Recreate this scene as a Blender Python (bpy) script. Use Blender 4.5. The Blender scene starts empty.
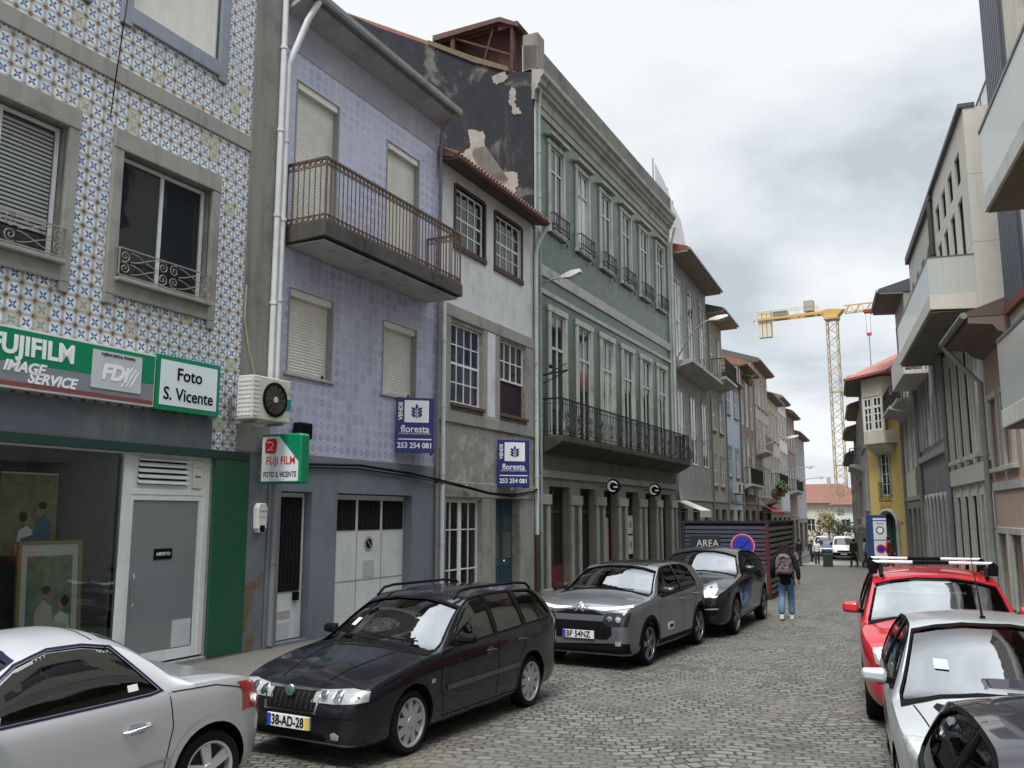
import bpy, bmesh, math, random
from mathutils import Vector, Matrix
from mathutils.bvhtree import BVHTree
random.seed(7)
SC = bpy.context.scene
COL = SC.collection
# ------------------------------------------------------------------ camera
cam_d = bpy.data.cameras.new("camera"); cam = bpy.data.objects.new("camera", cam_d); COL.objects.link(cam)
cam_d.sensor_fit = 'HORIZONTAL'; cam_d.sensor_width = 36.0; cam_d.lens = 36.0*870/1024
cam_d.clip_start = 0.05; cam_d.clip_end = 3000
cam.location = (0, 0, 2.3)
cam.rotation_euler = (math.radians(90+8.563), 0, math.radians(21.0155))
SC.camera = cam
SC.render.resolution_x = 1024; SC.render.resolution_y = 768
# ------------------------------------------------------------------ world: overcast sky
SUN_EL, SUN_ROT = math.radians(60), math.radians(183)
W = bpy.data.worlds.new("World"); SC.world = W; W.use_nodes = True
nt = W.node_tree; N = nt.nodes; LK = nt.links
for n in list(N): N.remove(n)
out = N.new('ShaderNodeOutputWorld'); bg = N.new('ShaderNodeBackground')
sky = N.new('ShaderNodeTexSky'); sky.sky_type = 'NISHITA'; sky.sun_disc = False
sky.sun_elevation = SUN_EL; sky.sun_rotation = SUN_ROT
tc = N.new('ShaderNodeTexCoord')
sep = N.new('ShaderNodeSeparateXYZ'); LK.new(tc.outputs['Generated'], sep.inputs[0])
def wmath(op, a, b):
    m = N.new('ShaderNodeMath'); m.operation = op
    for i, v in enumerate((a, b)):
        if isinstance(v, (int, float)): m.inputs[i].default_value = v
        else: LK.new(v, m.inputs[i])
    return m.outputs[0]
zz = wmath('ADD', wmath('MAXIMUM', sep.outputs[2], 0.0), 0.22)
cx = wmath('DIVIDE', sep.outputs[0], zz); cy = wmath('DIVIDE', sep.outputs[1], zz)
cmb = N.new('ShaderNodeCombineXYZ'); LK.new(cx, cmb.inputs[0]); LK.new(cy, cmb.inputs[1]); cmb.inputs[2].default_value = 3.7
nz = N.new('ShaderNodeTexNoise'); nz.inputs['Scale'].default_value = 1.35; nz.inputs['Detail'].default_value = 7; nz.inputs['Roughness'].default_value = .52
nz.inputs['Distortion'].default_value = .25
LK.new(cmb.outputs[0], nz.inputs['Vector'])
rp = N.new('ShaderNodeValToRGB'); LK.new(nz.outputs[0], rp.inputs[0])
rp.color_ramp.elements[0].position = .36; rp.color_ramp.elements[0].color = (.52, .57, .62, 1)
rp.color_ramp.elements[1].position = .60; rp.color_ramp.elements[1].color = (.88, .90, .92, 1)
e = rp.color_ramp.elements.new(.45); e.color = (.68, .73, .77, 1)
sk = N.new('ShaderNodeVectorMath'); sk.operation = 'SCALE'; LK.new(sky.outputs[0], sk.inputs[0]); sk.inputs['Scale'].default_value = .055
mx = N.new('ShaderNodeMix'); mx.data_type = 'RGBA'; mx.inputs[0].default_value = .9
LK.new(sk.outputs[0], mx.inputs[6]); LK.new(rp.outputs[0], mx.inputs[7])
# an overcast sky is about two to three times as bright overhead as near the horizon
ov = N.new('ShaderNodeMapRange'); ov.interpolation_type = 'SMOOTHSTEP'; LK.new(sep.outputs[2], ov.inputs[0])
ov.inputs[1].default_value = .62; ov.inputs[2].default_value = .95; ov.inputs[3].default_value = .455; ov.inputs[4].default_value = 2.7
LK.new(mx.outputs[2], bg.inputs[0]); LK.new(ov.outputs[0], bg.inputs[1])
LK.new(bg.outputs[0], out.inputs[0])
# ------------------------------------------------------------------ sun (soft, overcast)
sl = bpy.data.lights.new("sun", 'SUN'); sl.energy = 1.2; sl.angle = math.radians(14); sl.color = (1, .96, .9)
so = bpy.data.objects.new("sun", sl); COL.objects.link(so); so.location = (0, 0, 60)
_d = Vector((math.sin(SUN_ROT)*math.cos(SUN_EL), math.cos(SUN_ROT)*math.cos(SUN_EL), math.sin(SUN_EL)))
so.rotation_euler = _d.to_track_quat('Z', 'Y').to_euler()
SC.view_settings.view_transform = 'Standard'; SC.view_settings.look = 'None'
SC.view_settings.exposure = 1.36; SC.view_settings.gamma = 1.0

# ================================================================== materials
def shader(name):
    m = bpy.data.materials.new(name); m.use_nodes = True
    return m, m.node_tree.nodes, m.node_tree.links, m.node_tree.nodes['Principled BSDF']
def mth(N, L, op, *a):
    m = N.new('ShaderNodeMath'); m.operation = op
    for i, v in enumerate(a):
        if isinstance(v, (int, float)): m.inputs[i].default_value = v
        else: L.new(v, m.inputs[i])
    return m.outputs[0]
def mixc(N, L, f, a, b, mode='MIX'):
    m = N.new('ShaderNodeMix'); m.data_type = 'RGBA'; m.blend_type = mode
    for sock, v in ((0, f), (6, a), (7, b)):
        if isinstance(v, (int, float)): m.inputs[sock].default_value = v
        elif isinstance(v, tuple): m.inputs[sock].default_value = (*v[:3], 1)
        else: L.new(v, m.inputs[sock])
    return m.outputs[2]
def noise(N, L, vec, scale, detail=5, rough=.6, dist=0):
    n = N.new('ShaderNodeTexNoise'); L.new(vec, n.inputs['Vector'])
    n.inputs['Scale'].default_value = scale; n.inputs['Detail'].default_value = detail
    n.inputs['Roughness'].default_value = rough; n.inputs['Distortion'].default_value = dist
    return n.outputs[0]
def ramp(N, L, f, a, b):
    m = N.new('ShaderNodeMapRange'); L.new(f, m.inputs[0]); m.inputs[1].default_value = a; m.inputs[2].default_value = b
    m.interpolation_type = 'SMOOTHSTEP'; return m.outputs[0]
def objco(N): return N.new('ShaderNodeTexCoord').outputs['Object']
def stretch(N, L, vec, s):
    v = N.new('ShaderNodeVectorMath'); v.operation = 'MULTIPLY'; L.new(vec, v.inputs[0]); v.inputs[1].default_value = s
    return v.outputs[0]
def bump(N, L, P, h, strength=.3, dist=.01):
    b = N.new('ShaderNodeBump'); b.inputs['Strength'].default_value = strength; b.inputs['Distance'].default_value = dist
    L.new(h, b.inputs['Height']); L.new(b.outputs[0], P.inputs['Normal'])
MC = {}
def grime(N, L, co, col, dirt, amount, streaks=True):
    """patchy wear plus vertical weather stains with a shape of their own"""
    f = ramp(N, L, noise(N, L, co, 1.3, 8, .68), .44, .72)
    c = mixc(N, L, mth(N, L, 'MULTIPLY', f, amount), col, dirt)
    if streaks:
        g = ramp(N, L, noise(N, L, stretch(N, L, co, (3.2, 3.2, .28)), 1.4, 6, .65), .48, .74)
        c = mixc(N, L, mth(N, L, 'MULTIPLY', g, amount*.9), c, dirt)
    return c
def plain(name, col, rough=.8, metal=0.0, var=.12, scale=6, dirt=None, amount=.0, bmp=0.0, coat=0.0, spec=None, streaks=True):
    if name in MC: return MC[name]
    if spec is None: spec = .5 if rough < .5 else .22
    m, N, L, P = shader(name); co = objco(N)
    n = noise(N, L, co, scale, 6, .6)
    lo = tuple(c*(1-var) for c in col); hi = tuple(min(1, c*(1+var)) for c in col)
    c = mixc(N, L, n, lo, hi)
    if dirt: c = grime(N, L, co, c, dirt, amount, streaks)
    L.new(c, P.inputs['Base Color'])
    P.inputs['Roughness'].default_value = rough; P.inputs['Metallic'].default_value = metal
    P.inputs['Specular IOR Level'].default_value = spec
    if coat: P.inputs['Coat Weight'].default_value = coat; P.inputs['Coat Roughness'].default_value = .03
    if bmp: bump(N, L, P, noise(N, L, co, scale*6, 5, .7), bmp, .006)
    MC[name] = m; return m
def pane_mat(name, col=(.018, .022, .026), rough=.04, wob=.05, curtain=None, spec=.55):
    if name in MC: return MC[name]
    m, N, L, P = shader(name); co = objco(N)
    if curtain:
        f = ramp(N, L, noise(N, L, stretch(N, L, co, (1.1, 1.1, .25)), 1.2, 3), .45, .55)
        L.new(mixc(N, L, f, col, curtain), P.inputs['Base Color'])
    else: P.inputs['Base Color'].default_value = (*col, 1)
    P.inputs['Roughness'].default_value = rough; P.inputs['Specular IOR Level'].default_value = spec
    bump(N, L, P, noise(N, L, co, 1.7, 2), wob, .1)
    MC[name] = m; return m
def clear_glass(name, tint=(.75, .82, .8), f0=.12, ior=1.6):
    if name in MC: return MC[name]
    m, N, L, P = shader(name); N.remove(P)
    o = N['Material Output']
    t = N.new('ShaderNodeBsdfTransparent'); t.inputs[0].default_value = (*tint, 1)
    g = N.new('ShaderNodeBsdfGlossy'); g.inputs['Roughness'].default_value = .02
    lw = N.new('ShaderNodeFresnel'); lw.inputs[0].default_value = ior
    mxs = N.new('ShaderNodeMixShader'); L.new(mth(N, L, 'ADD', lw.outputs[0], f0-.05), mxs.inputs[0])
    L.new(t.outputs[0], mxs.inputs[1]); L.new(g.outputs[0], mxs.inputs[2]); L.new(mxs.outputs[0], o.inputs[0])
    MC[name] = m; return m
def tile_uv(N, L, period, swap=False):
    co = objco(N); s = N.new('ShaderNodeSeparateXYZ'); L.new(co, s.inputs[0])
    u = mth(N, L, 'DIVIDE', s.outputs[0], period); v = mth(N, L, 'DIVIDE', s.outputs[2], period)
    fx = mth(N, L, 'SUBTRACT', mth(N, L, 'FRACT', u), .5); fy = mth(N, L, 'SUBTRACT', mth(N, L, 'FRACT', v), .5)
    ax = mth(N, L, 'ABSOLUTE', fx); ay = mth(N, L, 'ABSOLUTE', fy)
    cb = N.new('ShaderNodeCombineXYZ'); L.new(mth(N, L, 'FLOOR', u), cb.inputs[0]); L.new(mth(N, L, 'FLOOR', v), cb.inputs[1])
    wn = N.new('ShaderNodeTexWhiteNoise'); wn.noise_dimensions = '2D'; L.new(cb.outputs[0], wn.inputs['Vector'])
    return co, ax, ay, wn.outputs[0]
def azulejo():
    m, N, L, P = shader('blue cross wall tile'); co, ax, ay, rnd = tile_uv(N, L, .203)
    mxy = mth(N, L, 'MAXIMUM', ax, ay); sm = mth(N, L, 'ADD', ax, ay)
    d = mth(N, L, 'MAXIMUM', mxy, mth(N, L, 'MULTIPLY', sm, .70))
    c = (.74, .75, .74)
    cream = mixc(N, L, rnd, c, (.62, .65, .66))
    # blue cross petals
    df = mth(N, L, 'ABSOLUTE', mth(N, L, 'SUBTRACT', ax, ay))
    cr = mth(N, L, 'MULTIPLY', mth(N, L, 'LESS_THAN', df, .10), mth(N, L, 'LESS_THAN', sm, .47))
    cr = mth(N, L, 'MULTIPLY', cr, mth(N, L, 'GREATER_THAN', sm, .07))
    c1 = mixc(N, L, cr, cream, (.07, .13, .30))
    # octagon outline
    ring = mth(N, L, 'MULTIPLY', mth(N, L, 'GREATER_THAN', d, .405), mth(N, L, 'LESS_THAN', d, .45))
    c2 = mixc(N, L, ring, c1, (.30, .40, .52))
    outr = mth(N, L, 'GREATER_THAN', d, .45)
    c3 = mixc(N, L, outr, c2, (.44, .41, .36))
    bro = mth(N, L, 'GREATER_THAN', sm, .79)
    c4 = mixc(N, L, bro, c3, (.17, .095, .055))
    g = ramp(N, L, noise(N, L, co, .9, 7, .7), .5, .75)
    c5 = mixc(N, L, mth(N, L, 'MULTIPLY', g, .38), c4, (.36, .30, .22))
    odd = mth(N, L, 'GREATER_THAN', rnd, .965); c5 = mixc(N, L, mth(N, L, 'MULTIPLY', odd, .55), c5, (.42, .36, .20))
    dk = mth(N, L, 'LESS_THAN', rnd, .05); c5 = mixc(N, L, mth(N, L, 'MULTIPLY', dk, .35), c5, (.25, .30, .36))
    st = ramp(N, L, noise(N, L, stretch(N, L, co, (2.5, 2.5, .22)), 1.3, 6, .65), .52, .78); c5 = mixc(N, L, mth(N, L, 'MULTIPLY', st, .35), c5, (.26, .23, .18))
    L.new(c5, P.inputs['Base Color']); L.new(mth(N, L, 'ADD', .16, mth(N, L, 'MULTIPLY', rnd, .22)), P.inputs['Roughness'])
    bump(N, L, P, mth(N, L, 'LESS_THAN', d, .47), .12, .004)
    return m
def lilac():
    m, N, L, P = shader('faded lilac wall tile'); co, ax, ay, rnd = tile_uv(N, L, .215)
    r = mth(N, L, 'SQRT', mth(N, L, 'ADD', mth(N, L, 'MULTIPLY', ax, ax), mth(N, L, 'MULTIPLY', ay, ay)))
    nn = noise(N, L, co, 30, 3)
    rr = mth(N, L, 'ADD', r, mth(N, L, 'MULTIPLY', mth(N, L, 'SUBTRACT', nn, .5), .14))
    ring = mth(N, L, 'MULTIPLY', mth(N, L, 'GREATER_THAN', rr, .20), mth(N, L, 'LESS_THAN', rr, .31))
    dot = mth(N, L, 'LESS_THAN', rr, .09)
    mk = mth(N, L, 'MAXIMUM', ring, dot)
    fade = ramp(N, L, noise(N, L, co, .75, 4), .42, .6)
    base = mixc(N, L, rnd, (.41, .425, .545), (.48, .495, .60))
    c = mixc(N, L, mth(N, L, 'MULTIPLY', mk, mth(N, L, 'ADD', .38, mth(N, L, 'MULTIPLY', fade, .5))), base, (.175, .175, .31))
    gl = mth(N, L, 'GREATER_THAN', mth(N, L, 'MAXIMUM', ax, ay), .485)
    c = mixc(N, L, mth(N, L, 'MULTIPLY', gl, .6), c, (.24, .24, .33))
    g = ramp(N, L, noise(N, L, stretch(N, L, co, (1, 1, .4)), 1.1, 8, .7), .52, .72)
    c = mixc(N, L, mth(N, L, 'MULTIPLY', g, .6), c, (.62, .63, .68))
    odd = mth(N, L, 'GREATER_THAN', rnd, .96); c = mixc(N, L, mth(N, L, 'MULTIPLY', odd, .2), c, (.30, .29, .33))
    st = ramp(N, L, noise(N, L, stretch(N, L, co, (2.2, 2.2, .2)), 1.3, 6, .65), .5, .78); c = mixc(N, L, mth(N, L, 'MULTIPLY', st, .45), c, (.24, .23, .28))
    L.new(c, P.inputs['Base Color']); L.new(mth(N, L, 'ADD', .2, mth(N, L, 'MULTIPLY', rnd, .2)), P.inputs['Roughness'])
    return m
def green_tile():
    m, N, L, P = shader('dark green relief wall tile'); co = objco(N)
    sp = N.new('ShaderNodeSeparateXYZ'); L.new(co, sp.inputs[0]); cb = N.new('ShaderNodeCombineXYZ')
    L.new(sp.outputs[0], cb.inputs[0]); L.new(sp.outputs[2], cb.inputs[1])
    b = N.new('ShaderNodeTexBrick'); L.new(cb.outputs[0], b.inputs['Vector']); b.inputs['Scale'].default_value = 1
    b.inputs['Brick Width'].default_value = .30; b.inputs['Row Height'].default_value = .15; b.inputs['Mortar Size'].default_value = .012
    b.inputs['Color1'].default_value = (.036, .072, .046, 1); b.inputs['Color2'].default_value = (.066, .112, .076, 1); b.inputs['Mortar'].default_value = (.045, .06, .05, 1)
    c = grime(N, L, co, b.outputs[0], (.20, .23, .18), .2)
    L.new(c, P.inputs['Base Color']); P.inputs['Roughness'].default_value = .3; P.inputs['Specular IOR Level'].default_value = .3
    bump(N, L, P, b.outputs[1], -.5, .01)
    return m
def granite(name, col, dirt=(.10, .10, .085), amount=.45, joints=None):
    if name in MC: return MC[name]
    m, N, L, P = shader(name); co = objco(N)
    sp = noise(N, L, co, 55, 3, .7)
    c = mixc(N, L, sp, tuple(x*.7 for x in col), tuple(min(1, x*1.28) for x in col))
    c = grime(N, L, co, c, dirt, amount)
    h = noise(N, L, co, 30, 6, .7)
    if joints:
        s = N.new('ShaderNodeSeparateXYZ'); L.new(co, s.inputs[0]); cb = N.new('ShaderNodeCombineXYZ')
        L.new(s.outputs[0], cb.inputs[0]); L.new(s.outputs[2], cb.inputs[1])
        b = N.new('ShaderNodeTexBrick'); L.new(cb.outputs[0], b.inputs['Vector']); b.inputs['Scale'].default_value = 1
        b.inputs['Brick Width'].default_value = joints[0]; b.inputs['Row Height'].default_value = joints[1]; b.inputs['Mortar Size'].default_value = joints[2]
        c = mixc(N, L, mth(N, L, 'MULTIPLY', b.outputs[1], .7), c, tuple(x*.45 for x in col))
    L.new(c, P.inputs['Base Color']); P.inputs['Roughness'].default_value = .85; P.inputs['Specular IOR Level'].default_value = .2
    bump(N, L, P, h, .35, .008)
    MC[name] = m; return m
def peeling(name, top, under, a, b, scale=.8):
    m, N, L, P = shader(name); co = objco(N)
    n = noise(N, L, co, scale, 9, .62, .6)
    f = ramp(N, L, n, a, b)
    t = mixc(N, L, noise(N, L, co, 2.5, 8, .7), tuple(x*.5 for x in top), tuple(min(1, x*1.6) for x in top))
    sm = ramp(N, L, noise(N, L, stretch(N, L, co, (1.6, 1.6, .5)), 1.7, 9, .72), .52, .74)
    t = mixc(N, L, mth(N, L, 'MULTIPLY', sm, .65), t, tuple((x+y)*.42 for x, y in zip(top, under)))
    u = mixc(N, L, noise(N, L, co, 5, 8, .7), tuple(x*.6 for x in under), tuple(min(1, x*1.25) for x in under))
    c = mixc(N, L, f, t, u)
    L.new(c, P.inputs['Base Color']); P.inputs['Roughness'].default_value = .85; P.inputs['Specular IOR Level'].default_value = .25
    bump(N, L, P, mth(N, L, 'ADD', n, mth(N, L, 'MULTIPLY', noise(N, L, co, 9, 6, .7), .35)), .7, .05)
    return m
def cobbles():
    m, N, L, P = shader('granite setts'); co = objco(N)
    wob = N.new('ShaderNodeTexNoise'); L.new(co, wob.inputs['Vector']); wob.inputs['Scale'].default_value = .55; wob.inputs['Detail'].default_value = 2
    w2 = N.new('ShaderNodeTexNoise'); L.new(co, w2.inputs['Vector']); w2.inputs['Scale'].default_value = 4.5; w2.inputs['Detail'].default_value = 2
    def addv(v, n, s):
        a = N.new('ShaderNodeVectorMath'); a.operation = 'SUBTRACT'; L.new(n.outputs['Color'], a.inputs[0]); a.inputs[1].default_value = (.5, .5, .5)
        q = N.new('ShaderNodeVectorMath'); q.operation = 'SCALE'; L.new(a.outputs[0], q.inputs[0]); q.inputs['Scale'].default_value = s
        r = N.new('ShaderNodeVectorMath'); r.operation = 'ADD'; L.new(v, r.inputs[0]); L.new(q.outputs[0], r.inputs[1]); return r.outputs[0]
    v = addv(addv(co, wob, 1.0), w2, .085)
    mp = N.new('ShaderNodeMapping'); L.new(v, mp.inputs[0]); mp.inputs['Rotation'].default_value = (0, 0, math.radians(-14))
    b = N.new('ShaderNodeTexBrick'); L.new(mp.outputs[0], b.inputs['Vector']); b.inputs['Scale'].default_value = 1
    b.inputs['Brick Width'].default_value = .165; b.inputs['Row Height'].default_value = .118; b.inputs['Mortar Size'].default_value = .016
    b.inputs['Mortar Smooth'].default_value = .5; b.inputs['Bias'].default_value = -.1
    b.inputs['Color1'].default_value = (.080, .077, .070, 1); b.inputs['Color2'].default_value = (.165, .16, .146, 1); b.inputs['Mortar'].default_value = (.030, .028, .024, 1)
    # joints silted up in places
    silt = ramp(N, L, noise(N, L, co, .8, 5, .65), .42, .62)
    c = mixc(N, L, mth(N, L, 'MULTIPLY', silt, .50), b.outputs[0], (.110, .105, .093))
    g = ramp(N, L, noise(N, L, co, .33, 6, .6), .52, .7)
    c = mixc(N, L, mth(N, L, 'MULTIPLY', g, .6), c, (.135, .118, .085))
    g2 = ramp(N, L, noise(N, L, co, .7, 7, .7), .56, .66)
    c = mixc(N, L, mth(N, L, 'MULTIPLY', g2, .55), c, (.046, .044, .041))
    sp = noise(N, L, co, 38, 4, .7)
    c = mixc(N, L, .42, c, mixc(N, L, sp, (.05, .05, .05), (.95, .95, .93)), 'SOFT_LIGHT')
    L.new(c, P.inputs['Base Color']); P.inputs['Roughness'].default_value = .62; P.inputs['Specular IOR Level'].default_value = .3
    hh = mth(N, L, 'ADD', mth(N, L, 'MULTIPLY', b.outputs[1], -1.0), mth(N, L, 'MULTIPLY', noise(N, L, co, 11, 4, .6), .55))
    bump(N, L, P, hh, .7, .02)
    return m
def rooftile(name='terracotta roof tile', col=(.26, .11, .07)):
    if name in MC: return MC[name]
    m, N, L, P = shader(name); co = objco(N)
    s = N.new('ShaderNodeSeparateXYZ'); L.new(co, s.inputs[0])
    w = mth(N, L, 'SINE', mth(N, L, 'MULTIPLY', s.outputs[0], 28.0))
    n = noise(N, L, co, 3, 7, .7)
    c = mixc(N, L, n, tuple(x*.45 for x in col), tuple(min(1, x*1.5) for x in col))
    c = grime(N, L, co, c, (.11, .11, .09), .5, False)
    L.new(c, P.inputs['Base Color']); P.inputs['Roughness'].default_value = .85
    bump(N, L, P, w, .8, .03); MC[name] = m; return m
def carpaint(name, col, metal=.0, rough=.35):
    if name in MC: return MC[name]
    m, N, L, P = shader(name); co = objco(N)
    d = ramp(N, L, noise(N, L, co, 2.2, 7, .7), .45, .8)
    sz = N.new('ShaderNodeSeparateXYZ'); L.new(co, sz.inputs[0])
    low = mth(N, L, 'SUBTRACT', 1.0, ramp(N, L, sz.outputs[2], .15, .55))
    c = mixc(N, L, mth(N, L, 'MULTIPLY', mth(N, L, 'ADD', mth(N, L, 'MULTIPLY', d, .03 if max(col) < .1 else .06), mth(N, L, 'MULTIPLY', low, .05 if max(col) < .1 else .14)), 1), col, (.22, .20, .17))
    L.new(c, P.inputs['Base Color']); P.inputs['Metallic'].default_value = metal; P.inputs['Roughness'].default_value = rough
    P.inputs['Coat Weight'].default_value = .8; P.inputs['Coat Roughness'].default_value = .025; P.inputs['Coat IOR'].default_value = 1.4; P.inputs['Specular IOR Level'].default_value = .12
    rr = mth(N, L, 'ADD', rough, mth(N, L, 'MULTIPLY', d, .12)); L.new(rr, P.inputs['Roughness'])
    MC[name] = m; return m

# ================================================================== geometry kit
class MB:
    def __init__(s): s.v = []; s.f = []; s.mi = []; s.cur = 0
    def add(s, vs, fs):
        o = len(s.v); s.v += [tuple(v) for v in vs]; s.f += [tuple(i+o for i in f) for f in fs]; s.mi += [s.cur]*len(fs); return s
    def box(s, x0, x1, y0, y1, z0, z1):
        if x0 > x1: x0, x1 = x1, x0
        if y0 > y1: y0, y1 = y1, y0
        if z0 > z1: z0, z1 = z1, z0
        return s.add([(x0,y0,z0),(x1,y0,z0),(x1,y1,z0),(x0,y1,z0),(x0,y0,z1),(x1,y0,z1),(x1,y1,z1),(x0,y1,z1)],
              [(0,3,2,1),(4,5,6,7),(0,1,5,4),(1,2,6,5),(2,3,7,6),(3,0,4,7)])
    def quad(s, *p): return s.add(p, [tuple(range(len(p)))])
    def prism(s, poly, axis, a, b):
        """poly: 2D points; axis 'x': (y,z), 'y': (x,z), 'z': (x,y)"""
        def P(p, t): return {'x': (t, p[0], p[1]), 'y': (p[0], t, p[1]), 'z': (p[0], p[1], t)}[axis]
        n = len(poly); vs = [P(p, a) for p in poly]+[P(p, b) for p in poly]
        fs = [tuple(range(n))[::-1], tuple(range(n, 2*n))]+[(i, (i+1) % n, n+(i+1) % n, n+i) for i in range(n)]
        return s.add(vs, fs)
    def bar(s, a, b, w, h=None):
        h = h or w; a = Vector(a); b = Vector(b); d = (b-a)
        if d.length < 1e-6: return s
        d.normalize(); up = Vector((0, 0, 1)) if abs(d.z) < .95 else Vector((1, 0, 0))
        x = d.cross(up).normalized()*w/2; y = x.cross(d).normalized()*h/2
        vs = [a-x-y, a+x-y, a+x+y, a-x+y, b-x-y, b+x-y, b+x+y, b-x+y]
        return s.add(vs, [(0,3,2,1),(4,5,6,7),(0,1,5,4),(1,2,6,5),(2,3,7,6),(3,0,4,7)])
    def tube(s, pts, r, n=8, closed=False):
        pts = [Vector(p) for p in pts]; m = len(pts); vs = []; ref = None
        for i, p in enumerate(pts):
            if closed: d = pts[(i+1) % m]-pts[i-1]
            else: d = pts[min(i+1, m-1)]-pts[max(i-1, 0)]
            d.normalize()
            if ref is None: ref = Vector((0, 0, 1)) if abs(d.z) < .9 else Vector((1, 0, 0))
            x = d.cross(ref)
            if x.length < 1e-4: x = d.cross(Vector((0, 1, 0)))
            x.normalize(); y = x.cross(d).normalized(); ref = y
            rr = r[i] if isinstance(r, (list, tuple)) else r
            vs += [p+x*math.cos(2*math.pi*k/n)*rr+y*math.sin(2*math.pi*k/n)*rr for k in range(n)]
        fs = []
        for i in range(m if closed else m-1):
            j = (i+1) % m
            for k in range(n): fs.append((i*n+k, i*n+(k+1) % n, j*n+(k+1) % n, j*n+k))
        if not closed: fs += [tuple(range(n))[::-1], tuple(range((m-1)*n, m*n))]
        return s.add(vs, fs)
    def lathe(s, prof, axis='z', n=24, c=(0, 0, 0), caps=True):
        vs = []; m = len(prof)
        for r, h in prof:
            for k in range(n):
                a = 2*math.pi*k/n; x, y = r*math.cos(a), r*math.sin(a)
                vs.append({'z': (c[0]+x, c[1]+y, c[2]+h), 'y': (c[0]+x, c[1]+h, c[2]+y), 'x': (c[0]+h, c[1]+x, c[2]+y)}[axis])
        fs = [(i*n+k, i*n+(k+1) % n, (i+1)*n+(k+1) % n, (i+1)*n+k) for i in range(m-1) for k in range(n)]
        if caps: fs += [tuple(range(n)), tuple(range((m-1)*n, m*n))]
        return s.add(vs, fs)
    def ball(s, c, r, n=12):
        rx, ry, rz = r if isinstance(r, tuple) else (r, r, r); h = n//2; vs = []
        for i in range(h+1):
            t = math.pi*i/h
            for k in range(n):
                a = 2*math.pi*k/n; vs.append((c[0]+rx*math.sin(t)*math.cos(a), c[1]+ry*math.sin(t)*math.sin(a), c[2]+rz*math.cos(t)))
        return s.add(vs, [(i*n+k, (i+1)*n+k, (i+1)*n+(k+1) % n, i*n+(k+1) % n) for i in range(h) for k in range(n)])
    def mesh(s, name, mats, smooth=None):
        me = bpy.data.meshes.new(name); me.from_pydata(s.v, [], s.f)
        for m in (mats if isinstance(mats, (list, tuple)) else [mats]): me.materials.append(m)
        me.polygons.foreach_set('material_index', s.mi)
        bm = bmesh.new(); bm.from_mesh(me); bmesh.ops.remove_doubles(bm, verts=bm.verts, dist=1e-5)
        bmesh.ops.recalc_face_normals(bm, faces=bm.faces); bm.to_mesh(me); bm.free()
        if smooth is not None:
            me.polygons.foreach_set('use_smooth', [True]*len(me.polygons)); me.set_sharp_from_angle(angle=math.radians(smooth))
        me.update(); return me
    def build(s, name, mats, parent=None, smooth=None, bevel=0, label=None):
        o = bpy.data.objects.new(name, s.mesh(name, mats, smooth)); COL.objects.link(o)
        if parent: o.parent = parent
        if bevel:
            b = o.modifiers.new('Bevel', 'BEVEL'); b.width = bevel; b.segments = 2; b.limit_method = 'ANGLE'; b.angle_limit = math.radians(50); b.harden_normals = False
        if label: o['label'] = label
        return o
def tag(o, label, cat, group=None):
    o['label'] = label; o['category'] = cat
    if group: o['group'] = group
    return o
def thing(name, label, cat, loc=(0, 0, 0), rz=0.0, group=None):
    o = bpy.data.objects.new(name, None); COL.objects.link(o); o.empty_display_size = .3
    o.location = loc; o.rotation_euler = (0, 0, rz); return tag(o, label, cat, group)
def structure(o): o['kind'] = 'structure'; return o
def copy_tree(o, parent=None):
    c = o.copy(); COL.objects.link(c)
    if parent: c.parent = parent
    for ch in list(o.children): copy_tree(ch, c)
    return c
def text(parent, name, s, size, loc, mat, rot=(math.pi/2, 0, 0), align='CENTER', ext=.003, bold=0, shear=0, sx=1, label=None):
    cu = bpy.data.curves.new(name, 'FONT'); cu.body = s; cu.size = size; cu.align_x = align; cu.align_y = 'CENTER'
    cu.extrude = ext; cu.offset = bold; cu.shear = shear; cu.resolution_u = 3
    t = bpy.data.objects.new(name+'_src', cu); COL.objects.link(t)
    dg = bpy.context.evaluated_depsgraph_get(); me = bpy.data.meshes.new_from_object(t.evaluated_get(dg))
    COL.objects.unlink(t); bpy.data.objects.remove(t)
    me.materials.clear(); me.materials.append(mat)
    M = (rot if isinstance(rot, Matrix) else Matrix.LocRotScale(None, __import__('mathutils').Euler(rot), None)).to_4x4()
    me.transform(Matrix.Translation(loc) @ M @ Matrix.Diagonal((sx, 1, 1, 1)))
    o = bpy.data.objects.new(name, me); COL.objects.link(o); o.parent = parent
    if label: o['label'] = label
    return o
def gz(Y): return -.04*max(0, min(Y, 70)-36)

# palette
M_white = plain('white paint', (.72, .72, .69), .5, dirt=(.35, .33, .29), amount=.35)
M_alu = plain('white aluminium', (.62, .64, .64), .35, .0, dirt=(.35, .34, .32), amount=.25)
M_pipe = plain('pale drainpipe paint', (.62, .64, .65), .5, dirt=(.30, .26, .22), amount=.4)
M_pvc = plain('grey drainpipe', (.20, .20, .20), .5)
M_iron = plain('rusted wrought iron', (.10, .075, .06), .6, .4, var=.5, scale=12)
M_irond = plain('dark wrought iron', (.018, .017, .018), .6, spec=.25)
M_pane = pane_mat('window pane')
M_pane2 = pane_mat('window pane with curtain', (.03, .035, .04), curtain=(.42, .43, .42))
M_dark = plain('dark opening', (.007, .007, .008), .8, spec=.2)
M_gran = granite('weathered granite', (.30, .295, .27))
M_gran2 = granite('pale granite', (.40, .39, .36), amount=.35)
M_grand = granite('stained dark granite', (.22, .205, .175), amount=.55)
M_wood = plain('old wood', (.11, .07, .05), .7, var=.35, scale=9)
M_tile_roof = rooftile()
M_cement = granite('grey cement render', (.23, .225, .205), dirt=(.08, .08, .07), amount=.6)
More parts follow.
